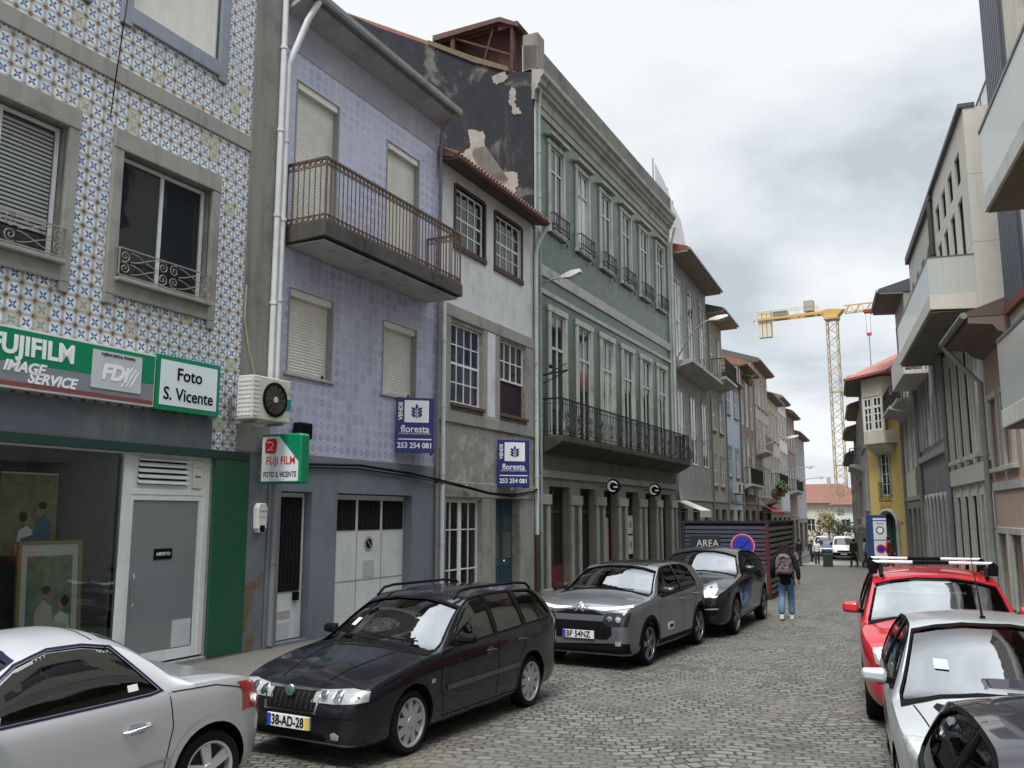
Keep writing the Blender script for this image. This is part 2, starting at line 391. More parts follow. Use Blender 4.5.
M_shut = plain('cream roller shutter', (.66, .645, .585), .55, dirt=(.42, .39, .33), amount=.25)
M_black = plain('black plastic', (.007, .007, .008), .55, spec=.06)
M_chrome = plain('chrome', (.75, .76, .78), .12, 1.0, var=.03)
M_rubber = plain('tyre rubber', (.012, .012, .012), .9, var=.3, scale=20, spec=.08)
M_blue_sign = plain('navy sign blue', (.018, .028, .15), .4)
M_sign_white = plain('sign white', (.78, .79, .80), .4, var=.03)
M_green = plain('sign green', (.0, .19, .085), .35, var=.05)
M_red = plain('sign red', (.50, .02, .03), .4, var=.05)

def wallmesh(name, w, z0, z1, ops, D, mat, parent, reveal=.28, side_mat=None, y0=0.0, rev=False):
    """front face in the plane y=y0 with rectangular openings (x0,x1,z0,z1[,arch]); reveals; sides, back and top"""
    mb = MB()
    xs = sorted({0, w, *[o[0] for o in ops], *[o[1] for o in ops]}); zs = sorted({z0, z1, *[o[2] for o in ops], *[o[3] for o in ops]})
    xs = [x for x in xs if 0 <= x <= w]; zs = [z for z in zs if z0 <= z <= z1]
    for i in range(len(xs)-1):
        for j in range(len(zs)-1):
            cx, cz = (xs[i]+xs[i+1])/2, (zs[j]+zs[j+1])/2
            if any(o[0] < cx < o[1] and o[2] < cz < o[3] for o in ops): continue
            mb.quad((xs[i], y0, zs[j]), (xs[i+1], y0, zs[j]), (xs[i+1], y0, zs[j+1]), (xs[i], y0, zs[j+1]))
    for o in ops:
        mb.cur = 1 if rev else 0
        a, b, c, d = o[:4]; y1 = y0+reveal
        mb.quad((a, y0, c), (a, y1, c), (a, y1, d), (a, y0, d)); mb.quad((b, y0, c), (b, y0, d), (b, y1, d), (b, y1, c))
        mb.quad((a, y0, d), (a, y1, d), (b, y1, d), (b, y0, d)); mb.quad((a, y0, c), (b, y0, c), (b, y1, c), (a, y1, c))
        mb.cur = 0
        if len(o) > 4:      # arched head: two spandrels
            r = o[4]; n = 8; m = (a+b)/2
            arc = [(m+(b-a)/2*math.cos(t), d-r+r*math.sin(t)) for t in [math.pi*k/(2*n) for k in range(n+1)]]
            mb.prism([(b+.003, d+.003)]+[(x+.003, z+.003) for x, z in reversed(arc)], 'y', y0+.001, y1-.02)
            mb.prism([(a-.003, d+.003)]+[(2*m-x-.003, z+.003) for x, z in reversed(arc)], 'y', y0+.001, y1-.02)
    mb.cur = 1 if side_mat else 0
    mb.quad((0, y0, z0), (0, y0, z1), (0, D, z1), (0, D, z0)); mb.quad((w, y0, z0), (w, D, z0), (w, D, z1), (w, y0, z1))
    mb.quad((0, D, z0), (0, D, z1), (w, D, z1), (w, D, z0)); mb.quad((0, y0, z1), (w, y0, z1), (w, D, z1), (0, D, z1))
    # interior back sheet so openings read as rooms
    me_m = [mat]+([side_mat] if side_mat else [])
    me = bpy.data.meshes.new(name); me.from_pydata(mb.v, [], mb.f)
    for m in me_m: me.materials.append(m)
    me.polygons.foreach_set('material_index', mb.mi); me.update()
    o = bpy.data.objects.new(name, me); COL.objects.link(o); o.parent = parent; return o
def surround(parent, x0, x1, z0, z1, t=.18, proud=.05, mat=None, sill=True, head=0, name='window_surround', foot=0):
    mb = MB(); p = -proud
    mb.box(x0-t, x0, p, .06, z0-foot, z1); mb.box(x1, x1+t, p, .06, z0-foot, z1); mb.box(x0-t-head, x1+t+head, p-.012, .06, z1, z1+t)
    if sill: mb.box(x0-t-.04, x1+t+.04, p-.06, .06, z0-t*.7, z0)
    return mb.build(name, mat or M_gran, parent, bevel=.012)
def window(parent, x0, x1, z0, z1, y=.14, cols=2, rows=1, fw=.06, bw=.03, mf=None, mg=None, transom=None, mid=True, sash=None, name='window', arch=0, fill=None):
    mf = mf or M_white; mb = MB()
    mb.box(x0, x0+fw, y, y+.06, z0, z1); mb.box(x1-fw, x1, y, y+.06, z0, z1)
    mb.box(x0+fw, x1-fw, y, y+.06, z1-fw, z1); mb.box(x0+fw, x1-fw, y, y+.06, z0, z0+fw)
    ztop = z1-fw
    if transom:
        mb.box(x0+fw, x1-fw, y-.003, y+.06, transom-fw*.5, transom+fw*.5)
    xi0, xi1, zi0 = x0+fw, x1-fw, z0+fw
    for k in range(1, cols):
        x = xi0+(xi1-xi0)*k/cols; b = bw*(1.8 if (mid and cols % 2 == 0 and k == cols//2 and not sash) else 1)
        mb.box(x-b/2, x+b/2, y+.008, y+.05, zi0, ztop)
    for k in range(1, rows):
        z = zi0+(ztop-zi0)*k/rows; b = bw
        if sash and k == rows//2: b = bw*2
        mb.box(xi0, xi1, y+.012, y+.047, z-b/2, z+b/2)
    o = mb.build(name, mf, parent)
    MB().box(x0+.01, x1-.01, y+.03, y+.034, z0+.01, z1-.01).build('pane', mg or M_pane, o)
    return o
def pipe(parent, pts, r=.05, mat=None, name='drainpipe'):
    mb = MB().tube(pts, r, 8)
    a, b = Vector(pts[0]), Vector(pts[-1])
    for i in range(len(pts)-1):
        p, q = Vector(pts[i]), Vector(pts[i+1])
        if abs(p.z-q.z) > 2:
            n = int(abs(p.z-q.z)//1.9)
            for k in range(1, n+1):
                c = p.lerp(q, k/(n+1)); mb.tube([c-Vector((0, 0, .03)), c+Vector((0, 0, .03))], r*1.25, 8)
    return mb.build(name, mat or M_pipe, parent, smooth=50)
def eave(parent, w, z, over, D, rise, mat_roof, mat_soffit, th=.12, gut=None, x0=0, name='roof'):
    mb = MB(); mb.prism([(-over, z), (-over, z+th), (D, z+th+rise), (D, z+rise-.05), (0, z+.02)], 'x', x0-.02, w+.02)
    o = mb.build(name, mat_roof, parent)
    MB().prism([(-over+.03, z-.03), (.0, z-.03), (.0, z-.005), (-over+.03, z-.005)], 'x', x0, w).build('soffit', mat_soffit, o)
    if gut: 
        g = MB(); g.tube([(x0-.03, -over-.05, z+.03), (w+.03, -over-.05, z+.03)], .075, 8); g.build('gutter', gut, o, smooth=50)
    return o
def railing(parent, x0, x1, yo, yi, z0, z1, mat, step=.11, r=.011, scroll=False, name='balcony_railing', belly=0):
    mb = MB()
    path = [(x0, yi), (x0, yo), (x1, yo), (x1, yi)]
    for k in range(3):
        a, b = path[k], path[k+1]
        for z, h in ((z1, .045), (z1-.14, .016), (z0+.14, .016), (z0+.03, .025)): mb.bar((a[0], a[1], z), (b[0], b[1], z), .03 if h > .03 else .018, h)
        ln = math.hypot(b[0]-a[0], b[1]-a[1]); n = max(2, int(ln/step))
        dx, dy = (b[0]-a[0])/ln, (b[1]-a[1])/ln
        for i in range(n+1):
            t = i/n; x, y = a[0]+(b[0]-a[0])*t, a[1]+(b[1]-a[1])*t
            if belly and k == 1:
                mb.tube([(x, y, z0), (x, y-belly*.6, z0+.12), (x, y-belly, z0+.28), (x, y-belly*.5, z0+.5), (x, y, z0+.7), (x, y, z1)], r, 5)
            else: mb.tube([(x, y, z0), (x, y, z1)], r, 5)
            if scroll and i < n:
                for zc in (z1-.07, z0+.085):
                    c = [(x+dx*ln/n*.5+dx*.045*math.cos(q), y+dy*ln/n*.5+dy*.045*math.cos(q), zc+.045*math.sin(q)) for q in [2*math.pi*j/7 for j in range(7)]]
                    mb.tube(c, .013, 4, True)
    for (x, y) in path: mb.bar((x, y, z0-.05), (x, y, z1+.02), .03, .03)
    return mb.build(name, mat, parent)
def spiral(mb, cx, cz, y, r, turns, a0, r0=.01, th=.009, sgn=1):
    n = int(14*turns); mb.tube([(cx+(r0+(r-r0)*k/n)*math.cos(a0+sgn*2*math.pi*turns*k/n), y, cz+(r0+(r-r0)*k/n)*math.sin(a0+sgn*2*math.pi*turns*k/n)) for k in range(n+1)], th, 5)
class Wall:
    def __init__(s, p, d, flip=False):
        s.p = Vector(p); s.d = Vector(d).normalized(); s.flip = flip
    def at(s, u): q = s.p+s.d*u; return (q.x, q.y, 0)
    def rz(s):
        d = -s.d if s.flip else s.d
        return math.atan2(d.y, d.x)
WL = Wall((-9.3, 14), (.0904366, .99590222))
_e = WL.at(24.6)
WL2 = Wall((_e[0], _e[1]), (.03899, .99924))
WR = Wall((3.2, 33), (-.03308, .99945), True)
def house(wall, name, label, u0, u1, group=None):
    """an Empty at the left foot of the facade as seen from the street; local x along it, -y to the street"""
    a = wall.at(u1 if wall.flip else u0); m = wall.at((u0+u1)/2)
    z = min(gz(wall.at(u0)[1]), gz(wall.at(u1)[1]))
    t = thing(name, label, 'building', (a[0], a[1], z), wall.rz(), group)
    t['w'] = abs(u1-u0); del t['w']
    return t
# ================================================================== ground, pavements
def ground_sheet():
    ys = [-300, -60, -20] + [y for y in range(-10, 37, 2)] + [36+i*2 for i in range(1, 18)] + [74, 90, 120, 200, 500, 2500]
    xs = [-2500, -300, -60, -20, -10, -5, 0, 5, 10, 20, 60, 300, 2500]
    mb = MB()
    vs = [(x, y, gz(y)) for y in ys for x in xs]; n = len(xs)
    mb.add(vs, [(j*n+i, j*n+i+1, (j+1)*n+i+1, (j+1)*n+i) for j in range(len(ys)-1) for i in range(n-1)])
    return structure(mb.build('cobbled_street', cobbles(), smooth=30))
ground_sheet()
M_pave = granite('pavement granite', (.115, .11, .10), amount=.35, joints=(.9, .6, .012))
def pavement(name, wall, u0, u1, w, h=.055):
    mb = MB(); n = max(1, int(abs(u1-u0)/3)); sgn = 1
    nrm = Vector((wall.d.y, -wall.d.x)) * (-1 if wall.flip else 1)
    for k in range(n):
        a, b = u0+(u1-u0)*k/n, u0+(u1-u0)*(k+1)/n
        A, B = Vector(wall.at(a)[:2]), Vector(wall.at(b)[:2]); A2, B2 = A+nrm*w, B+nrm*w
        A0, B0 = A-nrm*.2, B-nrm*.2
        za, zb = gz(A.y)+h, gz(B.y)+h
        vs = [(*A0, za), (*A2, za), (*B2, zb), (*B0, zb), (*A2, za-h-.1), (*B2, zb-h-.1)]
        mb.add(vs, [(0, 1, 2, 3), (1, 4, 5, 2)])
    return structure(mb.build(name, M_pave))
pavement('pavement', WL, -16, 24.6, 2.5)
pavement('pavement', WL2, 0.01, 66, 1.5)
pavement('pavement', WR, -34, 15, 1.35)

# ================================================================== first house: blue cross tiles and the photo shop
M_az = azulejo()
def house_tiles():
    u0 = -14.0; w = 12.65; X = lambda u: u-u0
    t = house(WL, 'tiled_house', 'house faced in white tiles with blue crosses above the green photo shop', u0, -1.35)
    wins = [(-10.6, -8.8), (-7.35, -5.62), (-4.72, -2.97)]
    ops = [(X(a), X(b), 5.66, 7.6) for a, b in wins]+[(X(a), X(b), 9.9, 12.0) for a, b in wins]+[(X(-9.6), X(-2.6), .12, 3.26)]
    wallmesh('wall', w, -.2, 13.6, ops, 9, M_az, t, side_mat=M_cement, rev=True)
    MB().box(0, X(-2.13), -.035, .02, 8.6, 8.87).build('string_course', M_gran, t, bevel=.01)
    q = MB().box(X(-2.13), X(-1.35), -.03, .02, 3.36, 13.5); q.build('quoin_strip', M_cement, t)
    MB().box(0, X(-2.7), -.03, .02, 3.27, 3.84).build('fascia_band', plain('blue grey fascia', (.10, .115, .135), .55, dirt=(.22, .2, .17), amount=.5), t)
    MB().box(0, X(-1.85), -.07, -.032, 3.2, 3.34).build('awning_rail', plain('dark green rail', (.02, .05, .04), .5), t, bevel=.01)
    for i, (a, b) in enumerate(wins):
        sp = .12
        mb = MB()
        mb.box(X(a-.17), X(a), -.06, .05, 5.42, 7.6); mb.box(X(b), X(b+.17), -.06, .05, 5.42, 7.6)
        mb.box(X(a-.17), X(b+.17), -.07, .05, 7.6, 7.9); mb.box(X(a), X(b), -.06, .05, 5.42, 5.63)
        mb.box(X(a-.17), X(a-.02), -.055, .05, 5.28, 5.42); mb.box(X(b+.02), X(b+.17), -.055, .05, 5.28, 5.42)
        mb.build('window_surround', M_gran, t, bevel=.012)
        MB().box(X(a-.03), X(b+.03), -.16, .05, 5.63, 5.69).build('window_sill', M_gran, t, bevel=.01)
        o = window(t, X(a)+.02, X(b)-.02, 5.69, 7.58, y=.12, cols=2, mf=M_alu, fw=.055, bw=.035)
        if i < 2:
            mb = MB()
            for k in range(24): mb.box(X(a)+.1, X(b)-.1, .135, .146, 7.46-k*.06-.035, 7.46-k*.06)
            mb.build('slatted_blind', plain('grey blind', (.33, .34, .33), .5), o)
        # wrought iron guard with scrolls
        g = MB(); y = -.12; z0, z1 = 5.72, 6.12; A, B = X(a)-.02, X(b)+.02
        for z in (z0, z1): g.bar((A, y, z), (B, y, z), .022, .02)
        for x in (A, B): g.bar((x, y, z0), (x, y, z1), .02); g.bar((x, y, z1), (x, .05, z1), .014)
        m = (A+B)/2
        for sx in (-1, 1):
            for zc, sg in ((z0+.11, 1), (z1-.11, -1)):
                spiral(g, m+sx*.11, zc, y, .095, 1.6, math.pi/2*sg, sgn=sx*sg)
                ex = A+.1 if sx < 0 else B-.1
                spiral(g, ex, zc, y, .09, 1.6, -math.pi/2*sg, sgn=-sx*sg)
            x0 = m+sx*.2; x1 = (A+.2 if sx < 0 else B-.2)
            for sg in (-1, 1):
                g.tube([(x0+(x1-x0)*k/8, y, (z0+z1)/2+sg*(.02+.14*math.sin(math.pi*k/8*.5)**2)) for k in range(9)], .008, 5)
                g.tube([(x1+(x0-x1)*k/8, y, (z0+z1)/2+sg*(.02+.14*math.sin(math.pi*k/8*.5)**2)) for k in range(9)], .008, 5)
        g.build('window_guard', plain('grey rusted iron', (.27, .25, .23), .6, .2, var=.5, scale=14), t)
        # upper storey
        mb = MB()
        mb.box(X(a-.2), X(a), -.05, .05, 9.55, 12.0); mb.box(X(b), X(b+.2), -.05, .05, 9.55, 12.0); mb.box(X(a-.2), X(b+.2), -.06, .05, 12.0, 12.3)
        mb.box(X(a-.05), X(b+.05), -.055, .05, 9.62, 9.88)
        mb.build('window_surround', plain('blue grey stone', (.25, .28, .32), .8, dirt=(.1, .11, .12), amount=.5), t, bevel=.012)
        o = MB().box(X(a), X(b), .06, .09, 9.9, 12).build('roller_shutter', M_shut, t)
        MB().box(X(b)-.08, X(b)-.04, .03, .06, 9.9, 12).build('shutter_rail', M_alu, o)
    # shop front
    fr = MB(); y0, y1 = .06, .13
    for a, b, c, d in ((-9.6, -9.52, .15, 3.26), (-4.26, -4.12, .15, 3.26), (-2.72, -2.6, .15, 3.26), (-6.96, -6.9, .6, 3.2)): fr.box(X(a), X(b), y0, y1, c, d)
    fr.box(X(-9.52), X(-4.26), y0, y1, 3.18, 3.26); fr.box(X(-9.52), X(-4.26), y0, y1, .15, .55)
    fr.box(X(-4.12), X(-2.72), y0, y1, 3.2, 3.26); fr.box(X(-4.12), X(-2.72), y0, y1, 2.6, 2.68)
    sf = fr.build('shop_window_frame', M_alu, t, bevel=.006)
    MB().box(X(-9.52), X(-4.26), .09, .097, .55, 3.18).build('shop_window_pane', clear_glass('shop glass', (.92, .95, .94), .045, 1.38), sf)
    v = MB().box(X(-4.12), X(-2.72), .075, .12, 2.68, 3.2); 
    v = v.build('vent_panel', M_alu, t)
    l = MB()
    for k in range(5): l.prism([(.03, 2.76+k*.085), (.075, 2.80+k*.085), (.075, 2.825+k*.085), (.03, 2.785+k*.085)], 'x', X(-4.02), X(-3.06))
    l.build('louvre', M_alu, v)
    MB().box(X(-4.0), X(-3.1), .068, .0745, 2.75, 3.14).build('vent_gap', M_dark, v)
    b = MB().box(X(-2.98), X(-2.78), .04, .075, 2.72, 3.14).build('vent_notice', plain('aged cream plastic', (.55, .54, .47), .5), v)
    text(b, 'notice_mark', '- -', .1, (X(-2.88), .037, 3.04), M_black); text(b, 'notice_mark', 'aviso', .06, (X(-2.88), .037, 2.9), M_black)
    d = MB(); d.box(X(-4.12), X(-4.06), .07, .12, .15, 2.6); d.box(X(-2.8), X(-2.72), .07, .12, .15, 2.6); d.box(X(-4.06), X(-2.8), .07, .12, 2.52, 2.6); d.box(X(-4.06), X(-2.8), .07, .12, .15, .3)
    dr = d.build('shop_door', M_alu, t)
    MB().box(X(-4.06), X(-2.8), .09, .096, .3, 2.52).build('door_pane', pane_mat('frosted door glass', (.17, .19, .19), .12, .03, spec=.5), dr)
    n = MB().box(X(-3.62), X(-3.28), .08, .0895, 1.64, 1.8).build('door_notice', M_black, dr); text(n, 'notice_text', 'ABERTO', .07, (X(-3.45), .078, 1.72), M_sign_white)
    MB().tube([(X(-4.02), .02, 1.0), (X(-4.02), .0, 1.06), (X(-4.02), .0, 1.4), (X(-4.02), .02, 1.46)], .016, 8).build('door_handle', M_chrome, dr)
    MB().box(X(-3.2), X(-2.84), .08, .0895, .32, .72).build('door_sticker', plain('pale sticker', (.45, .47, .48), .5), dr)
    room = MB(); room.box(X(-9.6), X(-4.2), 2.3, 2.32, 0, 3.3); room.box(X(-9.6), X(-2.6), .3, 2.3, .02, .1); room.box(X(-9.6), X(-2.6), .29, 2.3, 3.27, 3.3); room.box(X(-4.22), X(-4.18), .3, 2.3, .1, 3.27)
    room.box(X(-9.5), X(-4.3), .35, 1.3, .1, .55)
    room.build('shop_interior', plain('shop interior paint', (.38, .37, .36), .8), t)
    MB().box(X(-5.35), X(-4.6), 1.2, 1.25, .55, 2.2).build('display_panel', plain('display panel grey', (.12, .12, .13), .5), t)
    MB().box(0, X(-1.84), -.03, .03, -.15, .115).build('plinth', M_cement, t)
    MB().box(X(-2.6), X(-1.83), -.05, .02, .1, 3.2).build('green_panel', plain('bottle green board', (.005, .075, .035), .45, dirt=(.03, .06, .045), amount=.5), t, bevel=.005)
    p = peeling('rusty patched render', (.13, .15, .17), (.16, .10, .06), .45, .6, 1.1)
    MB().box(X(-1.83), X(-1.35), -.02, .02, 1.35, 3.36).build('pillar_facing', plain('blue grey render', (.17, .185, .21), .8, dirt=(.10, .09, .08), amount=.6), t)
    MB().box(X(-1.83), X(-1.35), -.022, .02, -.1, 1.345).build('stone_facing', p, t)
    pipe(t, [(X(-1.47), -.09, 12.5), (X(-1.47), -.09, 4.4)], .055)
    pipe(t, [(X(-1.2), -.07, 2.9), (X(-1.2), -.07, .1)], .05, M_pvc)
    MB().tube([(X(-2.1), -.04, 6.2), (X(-2.12), -.05, 5.6), (X(-2.0), -.06, 5.1), (X(-1.85), -.07, 4.7)], .012, 5).build('loose_cable', plain('yellowed cable', (.4, .36, .24), .6), t)
    MB().tube([(X(-4.75), -.05, 13), (X(-4.8), -.045, 10.6), (X(-4.95), -.05, 8.7), (X(-5.0), -.05, 8.0)], .009, 5).build('wall_wire', M_black, t)
    return t, X
H1, X1 = house_tiles()
def wl(u, off, z, wall=WL):   # a point in front of a left-hand facade
    q = wall.p+wall.d*u; n = Vector((wall.d.y, -wall.d.x)); p = q+n*off; return (p.x, p.y, z)
# fascia signs
def shop_sign():
    t = thing('shop_sign', 'long green and grey shop fascia sign with slanted white lettering above the shop window', 'sign', wl(-9.7, .09, 3.9), WL.rz())
    X = lambda u: u+9.7
    o = MB().box(0, X(-4.02), -.08, .04, -.03, .75).build('sign_box', M_alu, t, bevel=.006)
    MB().box(.03, X(-4.04), -.086, -.081, .30, .72).build('green_field', M_green, o)
    MB().box(.03, X(-4.04), -.086, -.081, .06, .297).build('grey_field', plain('sign grey', (.20, .215, .23), .4), o)
    MB().box(.03, X(-4.04), -.086, -.081, .0, .057).build('red_line', plain('faded sign red', (.22, .06, .06), .4), o)
    text(t, 'sign_lettering', 'FUJIFILM', .34, (X(-5.37), -.089, .51), M_sign_white, align='RIGHT', bold=.011, sx=.95)
    text(t, 'sign_lettering', 'IMAGE', .19, (X(-5.8), -.089, .245), M_sign_white, align='RIGHT', bold=.006, shear=.3)
    text(t, 'sign_lettering', 'SERVICE', .19, (X(-5.33), -.089, .125), M_sign_white, align='RIGHT', bold=.006, shear=.3)
    p = MB().box(X(-5.1), X(-4.28), -.098, -.087, .13, .66).build('logo_panel', plain('logo silver', (.50, .52, .55), .35), t)
    text(p, 'logo_lettering', 'FDi', .30, (X(-4.74), -.101, .36), M_sign_white, bold=.012, shear=.25)
    text(p, 'logo_caption', 'FUJIFILM DIGITAL IMAGING', .055, (X(-4.69), -.101, .61), M_black, sx=.85)
    g = MB()
    for k in range(3): g.prism([(X(-4.62)+k*.07, .2), (X(-4.6)+k*.07, .2), (X(-4.42)+k*.05, .5-.03*k), (X(-4.44)+k*.05, .5-.03*k)], 'y', -.102, -.098)
    g.build('logo_swash', M_sign_white, p)
    t2 = thing('name_sign', 'white shop name sign with a green border right of the green fascia', 'sign', wl(-4.0, .09, 3.86), WL.rz())
    o = MB().box(0, 1.27, -.085, .04, -.01, .82).build('sign_box', M_green, t2, bevel=.006)
    MB().box(.07, 1.2, -.092, -.086, .07, .75).build('white_field', plain('sign pale white', (.66, .72, .74), .4, var=.03), o)
    text(t2, 'sign_lettering', 'Foto', .27, (.63, -.094, .55), M_black, bold=.004); text(t2, 'sign_lettering', 'S. Vicente', .27, (.63, -.094, .24), M_black, bold=.004, sx=.92)
shop_sign()
def framed(u, z, w, h, off, tilt, label, frame, kind):
    t = thing('framed_picture', label, 'framed photo', wl(u, off, z), WL.rz())
    t.rotation_euler = (tilt, 0, WL.rz())
    fm = MB(); f = .05
    fm.box(-w/2, w/2, 0, .04, 0, f); fm.box(-w/2, w/2, 0, .04, h-f, h); fm.box(-w/2, -w/2+f, 0, .04, f, h-f); fm.box(w/2-f, w/2, 0, .04, f, h-f)
    fm.build('frame', frame, t)
    pic = MB(); mats = [plain('photo mount white', (.75, .75, .75), .4), plain('photo foliage '+kind, (.24, .30, .20) if kind == 'light' else (.22, .23, .13), .4, var=.9, scale=7),
        plain('photo cream suit', (.62, .56, .48), .4), plain('photo pale dress', (.75, .80, .82), .4), plain('photo skin', (.42, .26, .19), .4), plain('photo dark hair', (.03, .022, .02), .4), plain('photo navy suit', (.06, .14, .26), .4)]
    m = .14 if kind == 'light' else f; y = .02
    pic.cur = 0; pic.quad((-w/2+f, y, f), (w/2-f, y, f), (w/2-f, y, h-f), (-w/2+f, y, h-f))
    x0, x1, z0, z1 = -w/2+m, w/2-m, (.06 if kind == 'light' else f), h-m*1.4
    pic.cur = 1; pic.quad((x0, y-.003, z0), (x1, y-.003, z0), (x1, y-.003, z1), (x0, y-.003, z1))
    cx = x0+(x1-x0)*.62; S = (z1-z0)
    def ell(c, cx, cz, rx, rz, d, lean=0):
        pic.cur = c; pic.add([(cx+rx*math.cos(a)+lean*rz*math.sin(a), y-d, cz+rz*math.sin(a)) for a in [2*math.pi*k/16 for k in range(16)]], [tuple(range(16))])
    suit = 2 if kind == 'light' else 6
    def clipz(v): return max(v, z0)
    l, r = (cx-.13*S, cx+.1*S) if kind == 'light' else (cx+.1*S, cx-.13*S)
    sg = 1 if kind == 'light' else -1
    pic.cur = suit; pic.add([(l-sg*.13*S, y-.006, z0), (l-sg*.12*S, y-.006, z0+.38*S), (l-sg*.02*S, y-.006, z0+.5*S), (l+sg*.09*S, y-.006, z0+.42*S), (l+sg*.12*S, y-.006, z0+.2*S), (l+sg*.12*S, y-.006, z0)], [(0, 1, 2, 3, 4, 5)])
    pic.cur = 3; pic.add([(r-sg*.09*S, y-.009, z0), (r-sg*.1*S, y-.009, z0+.3*S), (r-sg*.02*S, y-.009, z0+.36*S), (r+sg*.08*S, y-.009, z0+.3*S), (r+sg*.13*S, y-.009, z0)], [(0, 1, 2, 3, 4)])
    ell(4, l+sg*.03*S, z0+.55*S, .05*S, .07*S, .012); ell(5, l+sg*.01*S, z0+.61*S, .06*S, .05*S, .014); ell(4, r-sg*.02*S, z0+.44*S, .045*S, .065*S, .012); ell(5, r+sg*.03*S, z0+.47*S, .055*S, .065*S, .014)
    pic.cur = suit; pic.add([(l+sg*.02*S, y-.016, z0+.28*S), (l+sg*.02*S, y-.016, z0+.2*S), (r+sg*.05*S, y-.016, z0+.14*S), (r+sg*.06*S, y-.016, z0+.2*S)], [(0, 1, 2, 3)])
    pic.build('picture', mats, t)
    return t
framed(-5.16, .56, .95, 1.40, -.2, -.06, 'gold framed photo of a couple in cream and white standing in the shop window', plain('gilt frame', (.45, .36, .16), .4, .5), 'light')
framed(-5.36, 1.72, .95, 1.2, -.5, -.03, 'dark photo of a couple in navy and white hung behind the gold framed photo', plain('dark frame', (.08, .07, .05), .5), 'dark')
def shop_goods():
    for i, (u, z, h, c, lb) in enumerate(((-6.75, .55, .34, (.5, .5, .48), 'white bottle shaped ornament at the left of the shop window'), (-6.55, .55, .26, (.06, .16, .07), 'green leafy pot in the corner of the shop window'))):
        p = wl(u, -.35, z)
        if i == 0: o = MB().lathe([(.05, 0), (.06, .02), (.06, .2), (.025, .25), (.025, .33), (.03, .34)], 'z', 16).build('bottle', plain('white ceramic', c, .3), None, smooth=40); o.location = p; tag(o, lb, 'ornament')
        else:
            o = thing('potted_plant', lb, 'plant', p); MB().lathe([(.06, 0), (.09, .12), (.085, .12)], 'z', 14).build('pot', plain('clay pot', (.25, .12, .08)), o, smooth=40)
            l = MB(); rn = random.Random(3)
            for k in range(60):
                a, b = rn.uniform(0, 6.28), rn.uniform(.2, 1.2); d = Vector((math.cos(a)*math.cos(b), math.sin(a)*math.cos(b), math.sin(b))); q = Vector((0, 0, .12))+d*rn.uniform(.05, .2); sd = d.cross(Vector((0, 0, 1))).normalized()*.03
                l.quad(q-sd*.3, q+d*.03-sd, q+d*.1, q+d*.03+sd)
            l.build('foliage', plain('pot leaves', c, .6, var=.5), o)
shop_goods()
def aircon(wall, u, off, z, rz, label, group=None, s=1.0):
    t = thing('air_conditioner', label, 'air conditioner', wl(u, off, z, wall), rz, group); t.scale = (s, s, s)
    cr = plain('aged cream casing', (.52, .50, .43), .5, dirt=(.3, .28, .22), amount=.3)
    MB().box(-.45, .45, -.17, .17, 0, .72).build('casing', cr, t, bevel=.02)
    g = MB()
    for k in range(9): g.box(-.46, -.45, -.15, .15, .06+k*.07, .1+k*.07)
    for k in range(5): g.box(-.462, -.455, -.15+k*.07, -.135+k*.07, .04, .68)
    for k in range(9): g.box(-.45, -.3, -.178, -.1705, .06+k*.07, .10+k*.07)
    g.build('side_grille', plain('grille white', (.6, .6, .57), .5), t)
    f = MB().lathe([(.29, 0), (.29, -.02), (.25, -.025), (.24, 0)], 'y', 32, (.06, -.17, .36)).build('fan_ring', M_black, t, smooth=40)
    MB().lathe([(.245, 0), (.245, -.004)], 'y', 32, (.06, -.171, .36)).build('fan_recess', plain('fan recess', (.035, .033, .03), .6), f)
    gr = MB()
    for r in (.06, .1, .14, .18, .22): gr.tube([(.06+r*math.cos(a), -.19, .36+r*math.sin(a)) for a in [2*math.pi*k/28 for k in range(28)]], .004, 4, True)
    for k in range(12): a = 2*math.pi*k/12; gr.tube([(.06+.05*math.cos(a), -.19, .36+.05*math.sin(a)), (.06+.26*math.cos(a), -.19, .36+.26*math.sin(a))], .004, 4)
    gr.build('fan_guard', plain('guard brown', (.10, .085, .07), .6), f); MB().lathe([(.05, 0), (.05, -.012)], 'y', 18, (.06, -.187, .36)).build('fan_hub', plain('hub cream', (.5, .47, .4), .5), f)
    MB().box(.3, .45, -.179, -.171, .22, .4).build('teal_badge', plain('teal badge', (.01, .20, .20), .4), t)
    MB().box(.31, .44, -.177, -.171, .5, .6).build('rating_plate', plain('plate tan', (.42, .40, .33), .4), t)
    for x in (-.3, .3): MB().bar((x, -.17, -.03), (x, .45, -.03), .04).bar((x, .45, -.03), (x, .45, .4), .04).build('bracket', M_pvc, t)
    return t
aircon(WL, -2.05, .5, 3.83, WL.rz(), 'cream air conditioner box with a round fan mounted right of the white name sign')
def alarm_box():
    t = thing('alarm_box', 'rounded white alarm box on the grey pillar beside the green panel', 'alarm box', wl(-1.58, .03, 2.0), WL.rz())
    pr = [(-.11, .08), (-.06, 0), (.06, 0), (.11, .08), (.12, .42), (.07, .5), (-.07, .5), (-.12, .42)]
    MB().prism(pr, 'y', -.12, 0).build('case', plain('box white', (.68, .68, .66), .4), t, bevel=.02)
    MB().prism([(-.07, .06), (-.04, .01), (.04, .01), (.07, .06), (.05, .13), (-.05, .13)], 'y', -.124, -.119).build('lens', M_black, t)
    text(t, 'case_mark', '= = =', .07, (0, -.1225, .36), M_black); text(t, 'case_mark', '~~~~', .06, (0, -.1225, .27), M_black)
alarm_box()
